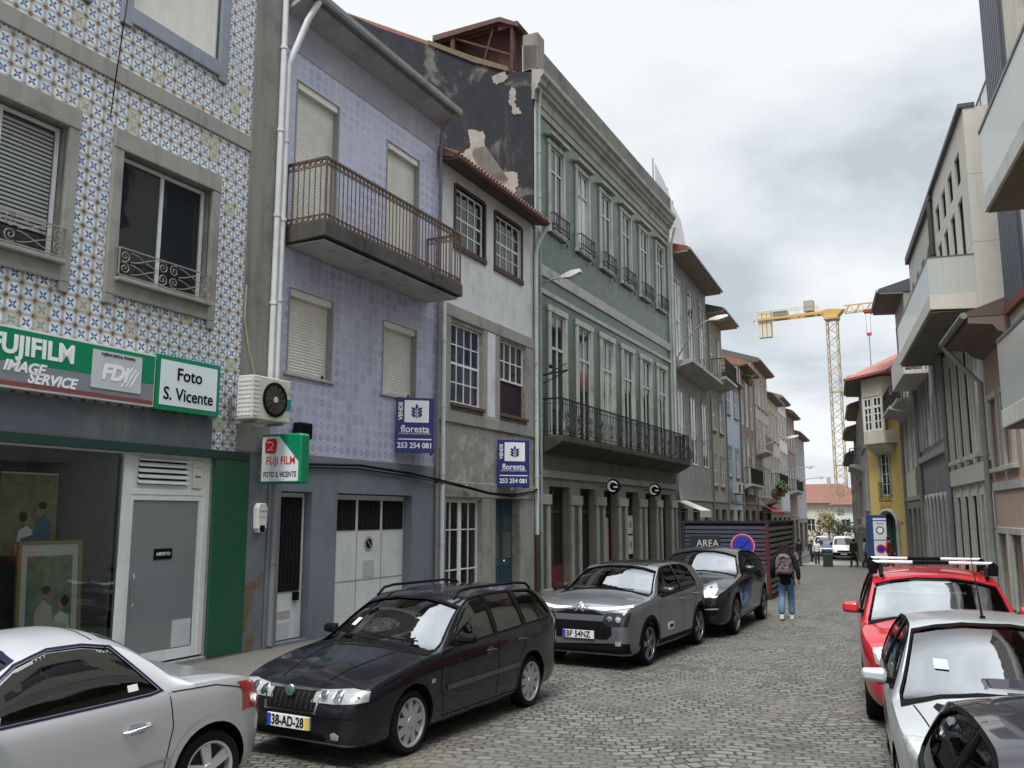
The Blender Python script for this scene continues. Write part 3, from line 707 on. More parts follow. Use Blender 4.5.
def hanging_sign():
    t = thing('projecting_sign', 'boxy green and white projecting sign with a red emblem beside the air conditioner', 'sign', wl(-1.55, .06, 2.82), WL.rz())
    # box sticks out from the wall; its face looks back along the street (-x)
    sb = MB().prism([(-.05, .0), (-.9, .0), (-.93, .03), (-.93, .8), (-.9, .84), (-.05, .84)], 'x', -.11, .11).build('sign_box', M_green, t, bevel=.03)
    def face(name, poly, mat, d): return MB().prism(poly, 'x', -.112-d, -.111).build(name, mat, sb)
    face('white_field', [(-.09, .04), (-.88, .04), (-.88, .36), (-.45, .8), (-.09, .8)], plain('sign soft white', (.62, .65, .66), .4), .002)
    face('emblem', [(-.16, .52), (-.36, .5), (-.4, .54), (-.42, .7), (-.38, .76), (-.2, .76), (-.15, .7)], M_red, .005)
    g = MB(); g.tube([(-.118, -.2, .7), (-.118, -.3, .7), (-.118, -.33, .64), (-.118, -.27, .61), (-.118, -.33, .57), (-.118, -.22, .57)], .009, 4); g.build('emblem_lines', M_sign_white, sb)
    R = Matrix(((0, 0, -1), (-1, 0, 0), (0, 1, 0)))
    text(sb, 'sign_lettering', 'FUJI FILM', .19, (-.115, -.5, .38), M_red, R, bold=.002, sx=.85)
    text(sb, 'sign_lettering', 'FOTO S. VICENTE', .125, (-.115, -.49, .15), M_black, R, bold=.002, sx=.72)
    for z in (.2, .65): MB().bar((0, -.05, z), (0, .08, z), .05).build('bracket', M_pvc, t)
    t = MB().box(-.17, .17, -.1, .1, 0, .3).build('meter_box', M_black, bevel=.03); t.location = wl(-.62, .14, 3.66); t.rotation_euler = (0, 0, WL.rz()); tag(t, 'small black box on the wall between the lilac tiles and the green projecting sign', 'box')
hanging_sign()

# ================================================================== second house: lilac tiles
M_lil = lilac(); M_bluegrey = plain('blue grey painted render', (.165, .18, .215), .75, dirt=(.12, .12, .125), amount=.5, scale=2)
def house_lilac():
    u0 = -1.32; w = 5.6; X = lambda u: u-u0
    t = house(WL, 'lilac_house', 'narrow house with faded lilac tiles, cream shutters and an iron balcony', u0, 4.28)
    up = [(-.98, .34), (2.03, 3.38)]; ops = [(X(a), X(b), 4.86, 6.45) for a, b in up]+[(X(a), X(b), 7.6, 10.52) for a, b in up]
    wallmesh('wall', w, 3.4, 11.8, ops, 9, M_lil, t, reveal=.2, side_mat=M_cement)
    wallmesh('ground_floor_wall', w, -.2, 3.4, [(X(-1.02), X(-.17), .1, 2.72), (X(.58), X(3.22), .1, 2.72)], 9, M_bluegrey, t, reveal=.3, y0=-.045)
    mb = MB().box(0, w, -.012, .02, 11.05, 11.8); mb.build('bare_band', plain('bare lilac render', (.33, .32, .38), .9, dirt=(.5, .5, .53), amount=.5), t)
    for a, b in up:
        for z0, z1 in ((4.86, 6.45), (7.6, 10.52)):
            o = MB(); n = int((z1-z0)/.055)
            pts = []
            for k in range(n): pts += [(.135, z0+(z1-z0)*k/n), (.125, z0+(z1-z0)*(k+.5)/n)]
            o.prism(pts+[(.135, z1), (.17, z1), (.17, z0)], 'x', X(a)+.005, X(b)-.005)
            o = o.build('roller_shutter', M_shut, t)
            MB().box(X(a)+.01, X(b)-.01, .03, .12, z1-.14, z1-.005).build('shutter_box', M_shut, o)
            for x0, x1 in ((a, a+.035), (b-.035, b)): MB().box(X(x0), X(x1), -.01, .12, z0, z1).build('shutter_rail', plain('grey rail', (.25, .25, .25), .5), o)
            MB().box(X(a)-.06, X(b)+.06, -.05, .05, z0-.05, z0).build('window_sill', M_gran2, t)
            MB().box(X(a)+.1, X(a)+.15, .115, .128, z0+.05, z0+.1).box(X(b)-.16, X(b)-.1, .115, .128, z0+.05, z0+.1).build('shutter_stop', M_black, o)
    # balcony
    sl = MB().prism([(-.95, 7.24), (-.95, 7.52), (0, 7.52), (0, 7.2)], 'x', X(-1.18), X(3.8)); sl.build('balcony_slab', plain('stained balcony concrete', (.075, .072, .066), .9, dirt=(.02, .02, .018), amount=.6), t, bevel=.012)
    MB().box(X(-1.1), X(3.72), -.87, -.02, 7.17, 7.195).build('balcony_soffit', plain('balcony soffit', (.42, .42, .42), .9, dirt=(.12, .11, .1), amount=.5), t)
    railing(t, X(-1.13), X(3.76), -.9, -.0, 7.52, 8.72, plain('rusty pale iron', (.115, .08, .06), .65, .2, var=.5, scale=15), step=.125, r=.012, scroll=True)
    # door and garage
    wh = plain('door white', (.60, .61, .60), .45, dirt=(.3, .29, .27), amount=.25)
    d = MB().box(X(-1.0), X(-.19), .12, .17, .12, 2.7).build('front_door', wh, t)
    MB().box(X(-.94), X(-.27), .1, .119, .95, 2.62).build('door_pane', M_dark, d)
    g = MB()
    for k in range(7): x = X(-.9)+k*.1; g.tube([(x, .09, .97), (x, .09, 2.6)], .008, 5)
    for zz in (1.35, 1.5, 1.95, 2.1):
        for k in range(4): spiral(g, X(-.86)+k*.17, zz, .085, .06, 1.2, k, th=.007)
    g.build('door_grille', M_irond, d)
    MB().box(X(-.86), X(-.5), .105, .119, .5, .62).build('letter_slot', M_chrome, d); MB().box(X(-.86), X(-.5), .113, .1195, .16, .42).build('door_moulding', plain('moulding grey', (.45, .46, .46), .5), d)
    MB().box(X(-.44), X(-.32), .06, .119, .78, .93).build('door_lock', M_black, d)
    gd = MB().box(X(.6), X(3.2), .16, .2, .12, 2.7).build('garage_door', wh, t)
    for k in range(3):
        a = .68+k*.86; MB().box(X(a), X(a+.76), .145, .1595, 2.0, 2.6).build('garage_pane', M_dark, gd)
        gg = MB()
        for q in range(4): gg.tube([(X(a)+.12+q*.17, .13, 2.02), (X(a)+.12+q*.17+.03*(-1)**q, .13, 2.3), (X(a)+.12+q*.17, .13, 2.58)], .009, 5)
        gg.build('pane_grille', M_irond, gd)
    ln = MB()
    for x in (1.51, 2.37): ln.box(X(x)-.006, X(x)+.006, .153, .1605, .14, 1.95)
    ln.box(X(.62), X(3.18), .153, .1605, 1.0, 1.014); ln.build('door_joint', M_pvc, gd)
    MB().box(X(1.75), X(2.12), .15, .1595, 1.05, 1.38).build('garage_vent', plain('vent grey', (.4, .41, .41), .5), gd)
    s = MB().lathe([(.15, 0), (.15, -.012)], 'y', 28, (X(1.92), .16, 1.72)).build('parking_disc', plain('disc tan', (.32, .30, .27), .5), gd)
    MB().lathe([(.1, 0), (.1, -.004)], 'y', 24, (X(1.92), .1475, 1.72)).build('disc_field', M_black, s); MB().bar((X(1.86), .142, 1.79), (X(1.98), .142, 1.65), .02, .006).build('disc_bar', M_sign_white, s)
    # eave
    r = MB().prism([(-.45, 11.98), (-.45, 12.1), (4.5, 13.8), (9, 12.1), (9, 11.9), (0, 11.8)], 'x', -.05, w+.02).build('roof', M_tile_roof, t)
    MB().prism([(-.44, 11.87), (-.44, 11.97), (.0, 11.8), (.0, 11.7)], 'x', -.04, w+.015).build('soffit', plain('soffit grey', (.36, .36, .36), .8, dirt=(.15, .15, .15), amount=.5), r)
    MB().prism([(-.60, 11.99), (-.58, 11.93), (-.48, 11.93), (-.46, 12.13), (-.48, 12.13), (-.5, 11.97), (-.55, 11.97), (-.58, 12.09), (-.60, 12.09)], 'x', -.06, w+.05).build('gutter', plain('gutter zinc', (.22, .225, .22), .5, .3, dirt=(.1, .1, .09), amount=.5), r)
    pipe(t, [(.28, -.52, 11.93), (.12, -.4, 11.5), (-.02, -.1, 10.6), (-.02, -.1, 4.6), (-.02, -.1, 4.1)], .06)
    pipe(t, [(w-.13, -.5, 11.93), (w-.1, -.1, 11.5), (w-.1, -.08, 3.5), (w-.1, -.12, .1)], .045, M_pvc)
    return t
house_lilac()
def agency_sign(u, z, off, label, w=.93, h=1.1):
    t = thing('agency_sign', label, 'sign', wl(u, off, z), WL.rz()-math.radians(48))
    o = MB().box(0, w, -.03, 0, 0, h).build('panel', M_blue_sign, t, bevel=.006)
    q = math.radians(84); MB().add([(w*math.cos(q)*a+w+.01-w*math.cos(q)*0-w*(0)+b*math.sin(q)*0, .004+w*math.sin(q)*a, c) for a, b, c in ((0, 0, 0), (1, 0, 0), (1, 0, h), (0, 0, h))]+[(w*math.cos(q)*a+w-.02, .01+w*math.sin(q)*a, c) for a, c in ((0, 0), (1, 0), (1, h), (0, h))], [(0, 1, 2, 3), (7, 6, 5, 4), (0, 4, 5, 1), (1, 5, 6, 2), (2, 6, 7, 3), (3, 7, 4, 0)]).build('rear_panel', M_blue_sign, t)
    MB().box(w*.22, w*.86, -.034, -.0305, h*.55, h*.95).build('white_square', M_sign_white, o)
    e = MB(); cx, cz = w*.54, h*.74
    e.tube([(cx, -.038, cz-.14), (cx, -.038, cz+.06)], .010, 5)
    def leaf(x, z, a, l=.10, b=.034):
        d = Vector((math.cos(a), 0, math.sin(a))); s = Vector((-d.z, 0, d.x)); p = Vector((x, -.037, z))
        e.add([p, p+d*l*.35+s*b, p+d*l*.75+s*b*.7, p+d*l, p+d*l*.75-s*b*.7, p+d*l*.35-s*b], [tuple(range(6))])
    leaf(cx, cz+.05, math.pi/2, .13)
    for zz in (-.11, -.04, .03):
        leaf(cx+.015, cz+zz, .55, .13); leaf(cx-.015, cz+zz, math.pi-.55, .13)
    e.build('leaf_emblem', M_blue_sign, o)
    text(t, 'sign_lettering', 'floresta', .215, (w*.5, -.036, h*.425), M_sign_white, bold=.003, sx=.95)
    text(t, 'sign_lettering', 'SOCIEDADE DE MEDIAÇÃO IMOBILIÁRIA', .045, (w*.5, -.036, h*.345), M_sign_white, sx=.85)
    MB().box(w*.06, w*.94, -.034, -.0305, h*.235, h*.255).build('rule', M_sign_white, o)
    text(t, 'sign_lettering', '253 254 081', .165, (w*.5, -.036, h*.13), M_sign_white, bold=.004, sx=.92)
    R = Matrix(((0, -1, 0), (0, 0, -1), (1, 0, 0)))
    text(t, 'sign_lettering', 'VENDE', .125, (w*.12, -.036, h*.75), M_sign_white, R, bold=.004)
agency_sign(2.52, 3.62, .05, 'navy estate agency sign with a white leaf emblem fixed to the lilac tiles', .83, 1.2)

# ================================================================== third house: white plaster over stone
def house_plaster():
    u0 = 4.3; w = 5.42; X = lambda u: u-u0
    t = house(WL, 'plaster_house', 'small house of white plaster over bare stone with a low tiled eave', u0, 9.72)
    M_pl = plain('whitewashed plaster', (.60, .60, .60), .85, dirt=(.36, .34, .31), amount=.55, scale=2)
    st = peeling('crumbling stone and mortar', (.25, .235, .205), (.40, .38, .33), .5, .6, 2.2)
    wallmesh('upper_wall', w, 7.38, 11.0, [(X(5.07), X(6.6), 9.0, 10.5), (X(7.25), X(8.88), 9.0, 10.5)], 8, M_pl, t, reveal=.2, side_mat=M_cement)
    wallmesh('stone_wall', w, -.2, 7.38, [(X(4.88), X(6.46), 5.0, 6.98), (X(7.5), X(9.08), 4.98, 7.02), (X(4.72), X(6.5), .5, 2.66), (X(7.26), X(8.72), .1, 2.76)], 8, st, t, reveal=.25, y0=-.02)
    f = MB(); 
    for a, b in ((4.3, 4.84), (6.5, 7.46), (9.12, 9.7)): f.box(X(a), X(b), -.06, .0, 4.75, 7.1)
    f.box(X(4.3), X(9.7), -.075, .0, 7.08, 7.4); f.box(X(4.3), X(9.7), -.07, .0, 4.5, 4.8)
    for a, b in ((4.3, 4.7), (6.52, 7.24), (8.74, 9.7)): f.box(X(a), X(b), -.05, .0, 0, 2.72)
    f.box(X(4.3), X(9.7), -.06, .0, 2.72, 3.1); f.box(X(4.72), X(6.5), -.055, .0, .1, .48)
    f.build('stone_frame', M_gran, t, bevel=.02)
    MB().box(X(6.72), X(7.15), -.066, -.03, 4.82, 7.06).build('plaster_strip', M_pl, t)
    wf = plain('window brown', (.065, .04, .035), .6)
    for a, b in ((5.07, 6.6), (7.25, 8.88)):
        mb = MB(); mb.box(X(a)-.09, X(a), -.03, .1, 8.95, 10.55); mb.box(X(b), X(b)+.09, -.03, .1, 8.95, 10.55); mb.box(X(a), X(b), -.03, .1, 10.5, 10.59); mb.box(X(a)-.1, X(b)+.1, -.05, .1, 8.86, 8.995)
        mb.build('window_surround', wf, t)
        window(t, X(a), X(b), 9.0, 10.5, y=.06, cols=4, rows=4, fw=.05, bw=.03, sash=True)
    window(t, X(4.88), X(6.46), 5.0, 6.98, y=.05, cols=4, rows=4, fw=.05, bw=.03, sash=True, mg=pane_mat('bluish pane', (.02, .025, .06)))
    window(t, X(7.5), X(9.08), 5.92, 7.02, y=.05, cols=4, rows=2, fw=.05, bw=.03)
    MB().box(X(7.5), X(9.08), .1, .14, 4.98, 5.92).build('window_board', plain('dark maroon board', (.03, .018, .025), .6), t)
    for a, b in ((4.88, 6.46), (7.5, 9.08)): MB().box(X(a)-.06, X(b)+.06, -.13, .02, 4.9, 4.985).build('window_sill', M_wood, t, bevel=.01)
    o = window(t, X(4.72), X(6.5), .5, 2.66, y=.1, cols=2, rows=1, fw=.06, bw=.09, name='shop_casement')
    m = MB()
    for x in (5.15, 6.05): m.box(X(x)-.015, X(x)+.015, .105, .15, .56, 2.6)
    for z in (1.0, 1.95): m.box(X(4.78), X(6.44), .107, .148, z-.015, z+.015)
    m.build('glazing_bar', M_white, o)
    c = MB(); c.prism([(X(4.86), 1.98), (X(5.5), 1.98), (X(5.42), 1.5), (X(5.2), 2.58), (X(4.86), 2.58)], 'y', .15, .155); c.build('torn_curtain', plain('grey net curtain', (.40, .41, .40), .9), o)
    dm = plain('blue green door paint', (.03, .075, .095), .5, dirt=(.1, .12, .1), amount=.4)
    d = MB(); d.box(X(7.28), X(8.7), .2, .25, .1, 2.74); d = d.build('front_door', dm, t)
    m = MB(); m.box(X(7.97), X(8.01), .17, .2, .12, 2.7)
    m.build('door_rib', dm, d)
    for a in (7.4, 8.12):
        MB().box(X(a), X(a+.46), .185, .1995, 1.15, 1.85).build('door_pane', pane_mat('door pane', (.11, .13, .10), .2), d)
        MB().box(X(a), X(a+.46), .185, .1995, 2.0, 2.25).build('door_panel', plain('door green panel', (.07, .11, .09), .5), d); MB().box(X(a), X(a+.46), .185, .1995, .3, .95).build('door_panel', plain('door panel', (.025, .06, .075), .5), d)
    MB().ball((X(8.1), .15, 1.08), .04).build('door_knob', M_chrome, d, smooth=60)
    for u in (5.6, 8.15): MB().lathe([(.1, 0), (.12, -.02), (.1, -.05), (.03, -.06)], 'y', 16, (X(u), -.06, 2.92)).build('stone_boss', M_gran2, t, smooth=40)
    r = MB().prism([(-.45, 10.86), (-.47, 10.94), (4, 13.2), (8, 11.2), (8, 11.0), (0, 11.0)], 'x', -.1, w-.03).build('roof', M_tile_roof, t)
    tl = MB()
    for k in range(32): x = -.02+k*.17; tl.tube([(x, -.52, 10.93), (x, .6, 11.5)], .075, 8)
    tl.build('roof_tile_row', rooftile('eave tiles', (.20, .085, .06)), r, smooth=60)
    MB().prism([(-.43, 10.8), (-.43, 10.85), (0, 10.99), (0, 10.9)], 'x', -.08, w-.04).build('soffit', plain('eave boards dark', (.10, .075, .07), .8), r)
    MB().prism([(-.57, 10.86), (-.57, 10.9), (-.41, 10.9), (-.41, 10.84), (-.45, 10.8), (-.53, 10.8)], 'x', -.1, w-.03).build('gutter', plain('maroon gutter', (.10, .05, .045), .6), r)
    pipe(t, [(w-.02, -.5, 10.8), (w-.02, -.2, 10.35), (w-.05, -.12, 10.0), (w-.05, -.12, 1.75)], .06)
    pipe(t, [(w-.05, -.12, 1.75), (w-.05, -.12, .1)], .07, plain('rusted iron pipe', (.09, .05, .035), .8, var=.5))
    pipe(t, [(.12, -.1, 8.0), (.12, -.1, .1)], .055, M_pipe)
    return t
house_plaster()
agency_sign(7.25, 3.02, .08, 'navy estate agency sign with a white leaf emblem fixed to the bare stone', .87, 1.24)
def street_cable():
    pts = []
    for u, z, o in ((-.9, 3.2, .1), (1.2, 3.28, .1), (3.0, 3.2, .11), (4.2, 3.1, .14), (5.4, 2.98, .18), (6.6, 2.85, .2), (8, 2.83, .2), (9.3, 2.95, .18), (9.75, 3.05, .12)): pts.append(wl(u, o, z))
    mb = MB().tube(pts, .028, 6); mb.tube([(p[0], p[1], p[2]-.05-.02*math.sin(i)) for i, p in enumerate(pts)], .014, 5)
    tag(mb.build('facade_cable', M_black, smooth=60), 'black cable sagging across the ground floors of the lilac and plaster houses', 'cable')
street_cable()
# ================================================================== fourth house: large, green tiles, tarred gable
def house_green():
    u0 = 9.78; w = 14.75; X = lambda u: u-u0
    t = house(WL, 'green_tiled_house', 'tall dark green tiled house with two rows of windows above a long iron balcony', u0, u0+w)
    c1 = [11.5+2.29*k for k in range(6)]; c2 = [11.5+2.27*k for k in range(6)]
    ops = [(X(c)-.5, X(c)+.5, 11.25, 14.05) for c in c1]+[(X(c)-.55, X(c)+.55, 4.75, 8.6) for c in c2]
    wallmesh('wall', w, 4.3, 15.1, ops, 8, green_tile(), t, reveal=.22, side_mat=M_cement)
    gnd = [(10.72, 12.35), (13.2, 14.6), (15.4, 16.8), (17.75, 19.2), (20.1, 21.4), (22.2, 23.6)]
    wallmesh('ground_floor_wall', w, -.2, 4.3, [(X(a), X(b), .12, 3.25) for a, b in gnd], 8, M_grand, t, reveal=.45, y0=-.03, side_mat=M_cement)
    # tarred party wall that climbs with the roof
    gab = peeling('tarred party wall', (.020, .022, .028), (.12, .118, .108), .56, .66, .7)
    MB().prism([(-.02, 10.9), (7.3, 10.9), (9.0, 13), (9.0, 20.6), (7.3, 19.9), (5.77, 18.9), (3.75, 17.75), (2.04, 16.7), (.8, 16.1), (-.02, 15.9)], 'x', -.10, .0).build('party_wall', gab, t)
    rn = random.Random(5); pp = MB()
    def patch(pts):
        q = []
        for i in range(len(pts)):
            a, b = Vector(pts[i]), Vector(pts[(i+1) % len(pts)])
            for k in range(6): 
                p = a.lerp(b, k/6); q.append((p.x+rn.uniform(-.05, .05), p.y+rn.uniform(-.05, .05)))
        pp.prism(q, 'x', -.118, -.095)
    patch([(2.22, 14.44), (1.69, 14.33), (1.58, 13.78), (2.05, 13.73), (2.0, 13.38), (1.68, 13.12), (1.58, 12.91), (0.51, 12.72), (0.47, 12.43), (0.61, 11.9), (0.96, 11.9), (1.12, 12.4), (0.81, 12.54), (1.42, 12.6), (1.73, 12.85), (2.26, 13.23), (2.53, 13.67), (2.16, 13.89)])
    patch([(.71, 15.53), (.51, 15.39), (.56, 15.01), (.36, 14.63), (.61, 14.64), (.82, 15.17)]); patch([(1.44, 16.09), (.92, 16.15), (.82, 15.85), (1.23, 15.75)])
    pp.build('bare_plaster_patch', plain('bare plaster', (.31, .295, .26), .9, var=.3, scale=4, dirt=(.15, .14, .12), amount=.6), t)
    mo = MB(); mo.prism([(3.75, 17.75), (3.75, 17.9), (2.04, 16.9), (.8, 16.25), (.8, 16.1), (2.04, 16.7)], 'x', -.16, .1)
    mo.build('wall_coping', plain('mossy mortar', (.13, .11, .07), .9, var=.5, scale=5), t)
    rf = MB().prism([(.35, 16.0), (7.5, 20.1), (8.0, 15.2), (.35, 15.2)], 'x', .12, w-.1).build('roof', M_tile_roof, t)
    # broken tiled dormer over the gable
    d = MB(); d.prism([(.55, 17.65), (.5, 17.75), (1.2, 18.15), (3.7, 18.15), (3.7, 17.95), (1.25, 18.0)], 'x', .05, 1.6)
    d.build('dormer_roof', rooftile('weathered brown tile', (.09, .045, .036)), t)
    d = MB(); d.box(.12, .3, 2.9, 3.05, 16.8, 18.0); d.box(.12, .3, .75, .85, 16.2, 17.75); d.bar((.2, .8, 16.8), (.2, 2.9, 17.9), .07); d.bar((.2, 1.9, 16.6), (.2, 1.5, 17.9), .06); d.box(.6, .7, .7, 3.2, 16.2, 17.95); d.box(.15, .35, .62, 1.3, 17.75, 17.92)
    d.build('dormer_timber', plain('reddish dormer timber', (.07, .036, .03), .8, var=.4), t)
    # cornice, parapet, bands, corner pilasters
    c = MB(); c.prism([(.0, 15.0), (-.08, 15.0), (-.1, 15.3), (-.2, 15.36), (-.2, 15.46), (-.28, 15.52), (-.3, 15.66), (-.4, 15.75), (-.4, 15.9), (.0, 16.0)], 'x', -.12, w-.12)
    c.build('cornice', granite('cornice stone', (.30, .295, .27), (.08, .08, .07), .5), t)
    MB().prism([(-.18, 16.0), (-.18, 16.75), (.3, 16.85), (.3, 16.0)], 'x', -.1, w-.15).build('parapet', granite('dark parapet', (.17, .165, .145), (.05, .055, .04), .6), t)
    MB().box(-.1, .42, -.2, .32, 16.0, 17.2).build('parapet_pier', M_grand, t, bevel=.03)
    for z0, z1 in ((14.75, 15.0), (9.6, 9.95), (9.05, 9.2)): MB().box(0, w, -.05, .01, z0, z1).build('string_course', M_gran2 if z0 < 14 else M_gran, t, bevel=.01)
    for a, b in ((0, .42), (w-.3, w)): MB().box(a, b, -.065, .01, 4.32, 15.0).build('corner_pilaster', plain('pale pilaster paint', (.42, .47, .45), .8, dirt=(.18, .19, .16), amount=.5), t, bevel=.01)
    fr = granite('window stone green grey', (.43, .43, .385), (.10, .11, .09), .5); wood = plain('greenish white joinery', (.50, .53, .49), .55, dirt=(.22, .23, .2), amount=.5)
    for i, c in enumerate(c1):
        a, b = X(c)-.5, X(c)+.5
        surround(t, a, b, 11.25, 14.05, t=.17, proud=.06, mat=fr, head=.03)
        MB().box(a-.26, b+.26, -.2, .01, 14.3, 14.38).build('window_hood', fr, t, bevel=.015)
        window(t, a, b, 11.27, 14.05, y=.0, cols=2, rows=1, fw=.07, bw=.055, mf=wood, transom=13.25, mg=M_pane2 if i in (1,) else M_pane)
        g = MB(); y = -.2
        for z in (11.25, 11.4, 11.75): g.bar((a-.12, y, z), (b+.12, y, z), .03)
        for k in range(9): x = a-.12+(b-a+.24)*k/8; g.tube([(x, y, 11.25), (x, y, 11.75)], .014, 5)
        for x in (a-.12, b+.12): g.bar((x, y, 11.75), (x, .02, 11.75), .025); g.bar((x, y, 11.25), (x, .02, 11.1), .025); spiral(g, x, 11.0, -.1, .09, 1.3, 0, th=.012)
        g.build('window_guard', M_irond, t)
    for i, c in enumerate(c2):
        a, b = X(c)-.55, X(c)+.55
        surround(t, a, b, 4.75, 8.6, t=.2, proud=.06, mat=fr, sill=False, head=.04)
        window(t, a, b, 4.75, 8.6, y=.0, cols=2, rows=1, fw=.08, bw=.06, mf=wood, transom=7.5, name='balcony_door', mg=M_pane2 if i == 2 else M_pane)
    # long balcony
    sl = MB().prism([(-.62, 4.42), (-.75, 4.52), (-.75, 4.68), (0, 4.68), (0, 4.2), (-.2, 4.2)], 'x', .28, w-.15).build('balcony_slab', plain('dark balcony stone', (.075, .068, .056), .9, dirt=(.02, .02, .018), amount=.6), t, bevel=.015)  # one dark tone over the whole slab, with near-black blotches and streaks
    r = railing(t, .33, w-.2, -.7, 0, 4.68, 5.78, M_irond, step=.15, r=.013, belly=.16)
    s = MB()
    for k in range(15):
        x = .75+k*.97
        for sg in (1, -1): spiral(s, x, 5.12+.17*sg, -.72, .15, 1.5, math.pi/2*sg, th=.013, sgn=sg)
    s.build('railing_scroll', M_irond, r)
    # ground floor piers faced with relief tiles, shop doors
    gt = green_tile(); edges = [9.78]+[v for g in gnd for v in g]+[u0+w]
    for k in range(0, len(edges), 2):
        a, b = X(edges[k]), X(edges[k+1]); m = (a+b)/2; h = min(.2, (b-a)*.3)
        MB().box(m-h, m+h, -.045, -.02, .3, 2.55).build('pier_tiles', gt, t)
        p = MB(); p.box(a, m-h-.02, -.09, -.02, .1, 2.7); p.box(m+h+.02, b, -.09, -.02, .1, 2.7); p.box(a-.04, b+.04, -.12, -.02, 2.7, 3.0); p.box(a-.03, b+.03, -.14, -.02, .1, .28)
        p.build('pier', granite('pier stone', (.34, .325, .29), (.1, .1, .085), .5), t, bevel=.012)
    MB().box(.3, w-.1, -.1, -.02, 3.5, 3.72).build('string_course', M_gran, t, bevel=.012)
    for k, (a, b) in enumerate(gnd):
        dk = plain('dark shop joinery', (.05, .045, .045), .5)
        o = window(t, X(a), X(b), .14, 3.25, y=.22, cols=2, rows=1, fw=.08, bw=.06, mf=dk, transom=2.5, name='shop_door', mg=pane_mat('shop door pane', (.012, .012, .014)))
        if k == 0: MB().box(X(a)+.1, X(b)-.1, .2, .215, .2, .9).build('door_panel', plain('maroon panel', (.12, .03, .025), .5), o)
        if k == 2: MB().box(X(a)+.1, X(b)-.6, .12, .2, .35, 2.3).build('notice_board', plain('tan board', (.38, .24, .15), .6), o)
        if k == 3:
            for i in range(2):
                for j in range(2):
                    x = X(a)+.12+i*.62; z = .95+j*.75
                    q = MB().box(x, x+.56, .17, .2, z, z+.68).build('window_poster', plain('poster pink white', (.55, .49, .50), .5), o)
                    MB().prism([(x+.28+.17*math.cos(v), z+.34+.17*math.sin(v)) for v in [math.pi/4+k2*math.pi/2 for k2 in range(4)]], 'y', .163, .169).build('poster_motif', plain('poster motif', (.26, .20, .21), .5), q)
    pipe(t, [(.1, -.2, 15.4), (.14, -.14, 14.8), (.14, -.14, 10.5), (.14, -.14, .2)], .05, plain('green grey pipe', (.26, .31, .30), .5, dirt=(.15, .13, .1), amount=.5))
    pipe(t, [(w-.35, -.4, 15.3), (w-.1, -.13, 14.5), (w-.1, -.13, 4.0), (w+.3, -.16, 2.9)], .06)
    f = MB(); f.bar((.4, -.1, 6.5), (.4, -.9, 6.6), .04); f.bar((.4, -.3, 6.55), (.4, -.85, 6.8), .025); f.bar((.4, -.1, 6.25), (.4, -.9, 6.6), .025); f.ball((.4, -.35, 6.75), .07); f.build('flag_bracket', M_irond, t)
    return t
house_green()
def round_sign(u, label):
    t = thing('projecting_sign', label, 'sign', wl(u, .06, 2.95), WL.rz(), 'round signs under the long balcony')
    sb = MB().lathe([(.23, -.04), (.25, -.03), (.25, .03), (.23, .04)], 'x', 28, (0, -.5, .3)).build('sign_disc', M_black, t, smooth=40)
    g = MB(); arc = [(-.05, -.5-.16*math.cos(a), .3+.16*math.sin(a)) for a in [math.radians(30+270*k/20) for k in range(21)]]
    g.tube(arc, [.018+.03*math.sin(math.pi*k/20) for k in range(21)], 6); g.bar((-.05, -.66, .28), (-.05, -.52, .28), .05, .05)
    g.build('sign_emblem', M_sign_white, sb, smooth=50)
    MB().bar((0, 0, .3), (0, -.22, .3), .03).build('bracket', M_irond, t)
round_sign(14.9, 'round black sign with a white curl nearer the plaster house')
round_sign(19.6, 'round black sign with a white curl farther from the plaster house')
def wall_lamp(wall, u, z, reach, rise, label, group='street lamps on the left facades', yaw=0, s=1.0):
    t = thing('street_lamp', label, 'street lamp', wl(u, .02, z, wall), wall.rz()+yaw, group)
    a = MB(); n = 10
    a.tube([(0, 0, -.5), (0, -.05, -.1)]+[(0, -reach*k/n, rise*math.sin(math.pi/2*k/n)) for k in range(1, n+1)], .035*s, 7); a.box(-.06, .06, -.02, .02, -.6, .05)
    a.build('lamp_arm', plain('lamp arm grey', (.28, .29, .29), .5, .4), t, smooth=50)
    h = MB(); y0, z0 = -reach, rise
    h.add([(-.1*s, y0+.1, z0-.03), (.1*s, y0+.1, z0-.03), (.17*s, y0-.3*s, z0-.05), (.12*s, y0-.75*s, z0+.08), (-.12*s, y0-.75*s, z0+.08), (-.17*s, y0-.3*s, z0-.05),
           (-.07*s, y0+.1, z0+.06), (.07*s, y0+.1, z0+.06), (.12*s, y0-.3*s, z0+.16), (.08*s, y0-.7*s, z0+.18), (-.08*s, y0-.7*s, z0+.18), (-.12*s, y0-.3*s, z0+.16)],
          [(0, 1, 2, 3, 4, 5), (11, 10, 9, 8, 7, 6), (0, 6, 7, 1), (1, 7, 8, 2), (2, 8, 9, 3), (3, 9, 10, 4), (4, 10, 11, 5), (5, 11, 6, 0)])
    h.build('lamp_head', plain('lamp head grey', (.42, .43, .43), .45, .2), t, smooth=40)
    MB().add([(-.12*s, y0-.15, z0-.055), (.12*s, y0-.15, z0-.055), (.1*s, y0-.62*s, z0+.03), (-.1*s, y0-.62*s, z0+.03), (0, y0-.38*s, z0-.1)], [(0, 1, 4), (1, 2, 4), (2, 3, 4), (3, 0, 4)]).build('lamp_glass', plain('lamp glass', (.6, .62, .6), .2), t, smooth=60)
    return t
wall_lamp(WL, 9.95, 9.1, .9, .15, 'dark lamp arm reaching out from the corner of the green tiled house', s=.7)
wall_lamp(WL2, .15, 9.0, 1.75, 1.9, 'large pale street lamp raised above the white balcony of the grey stone house')

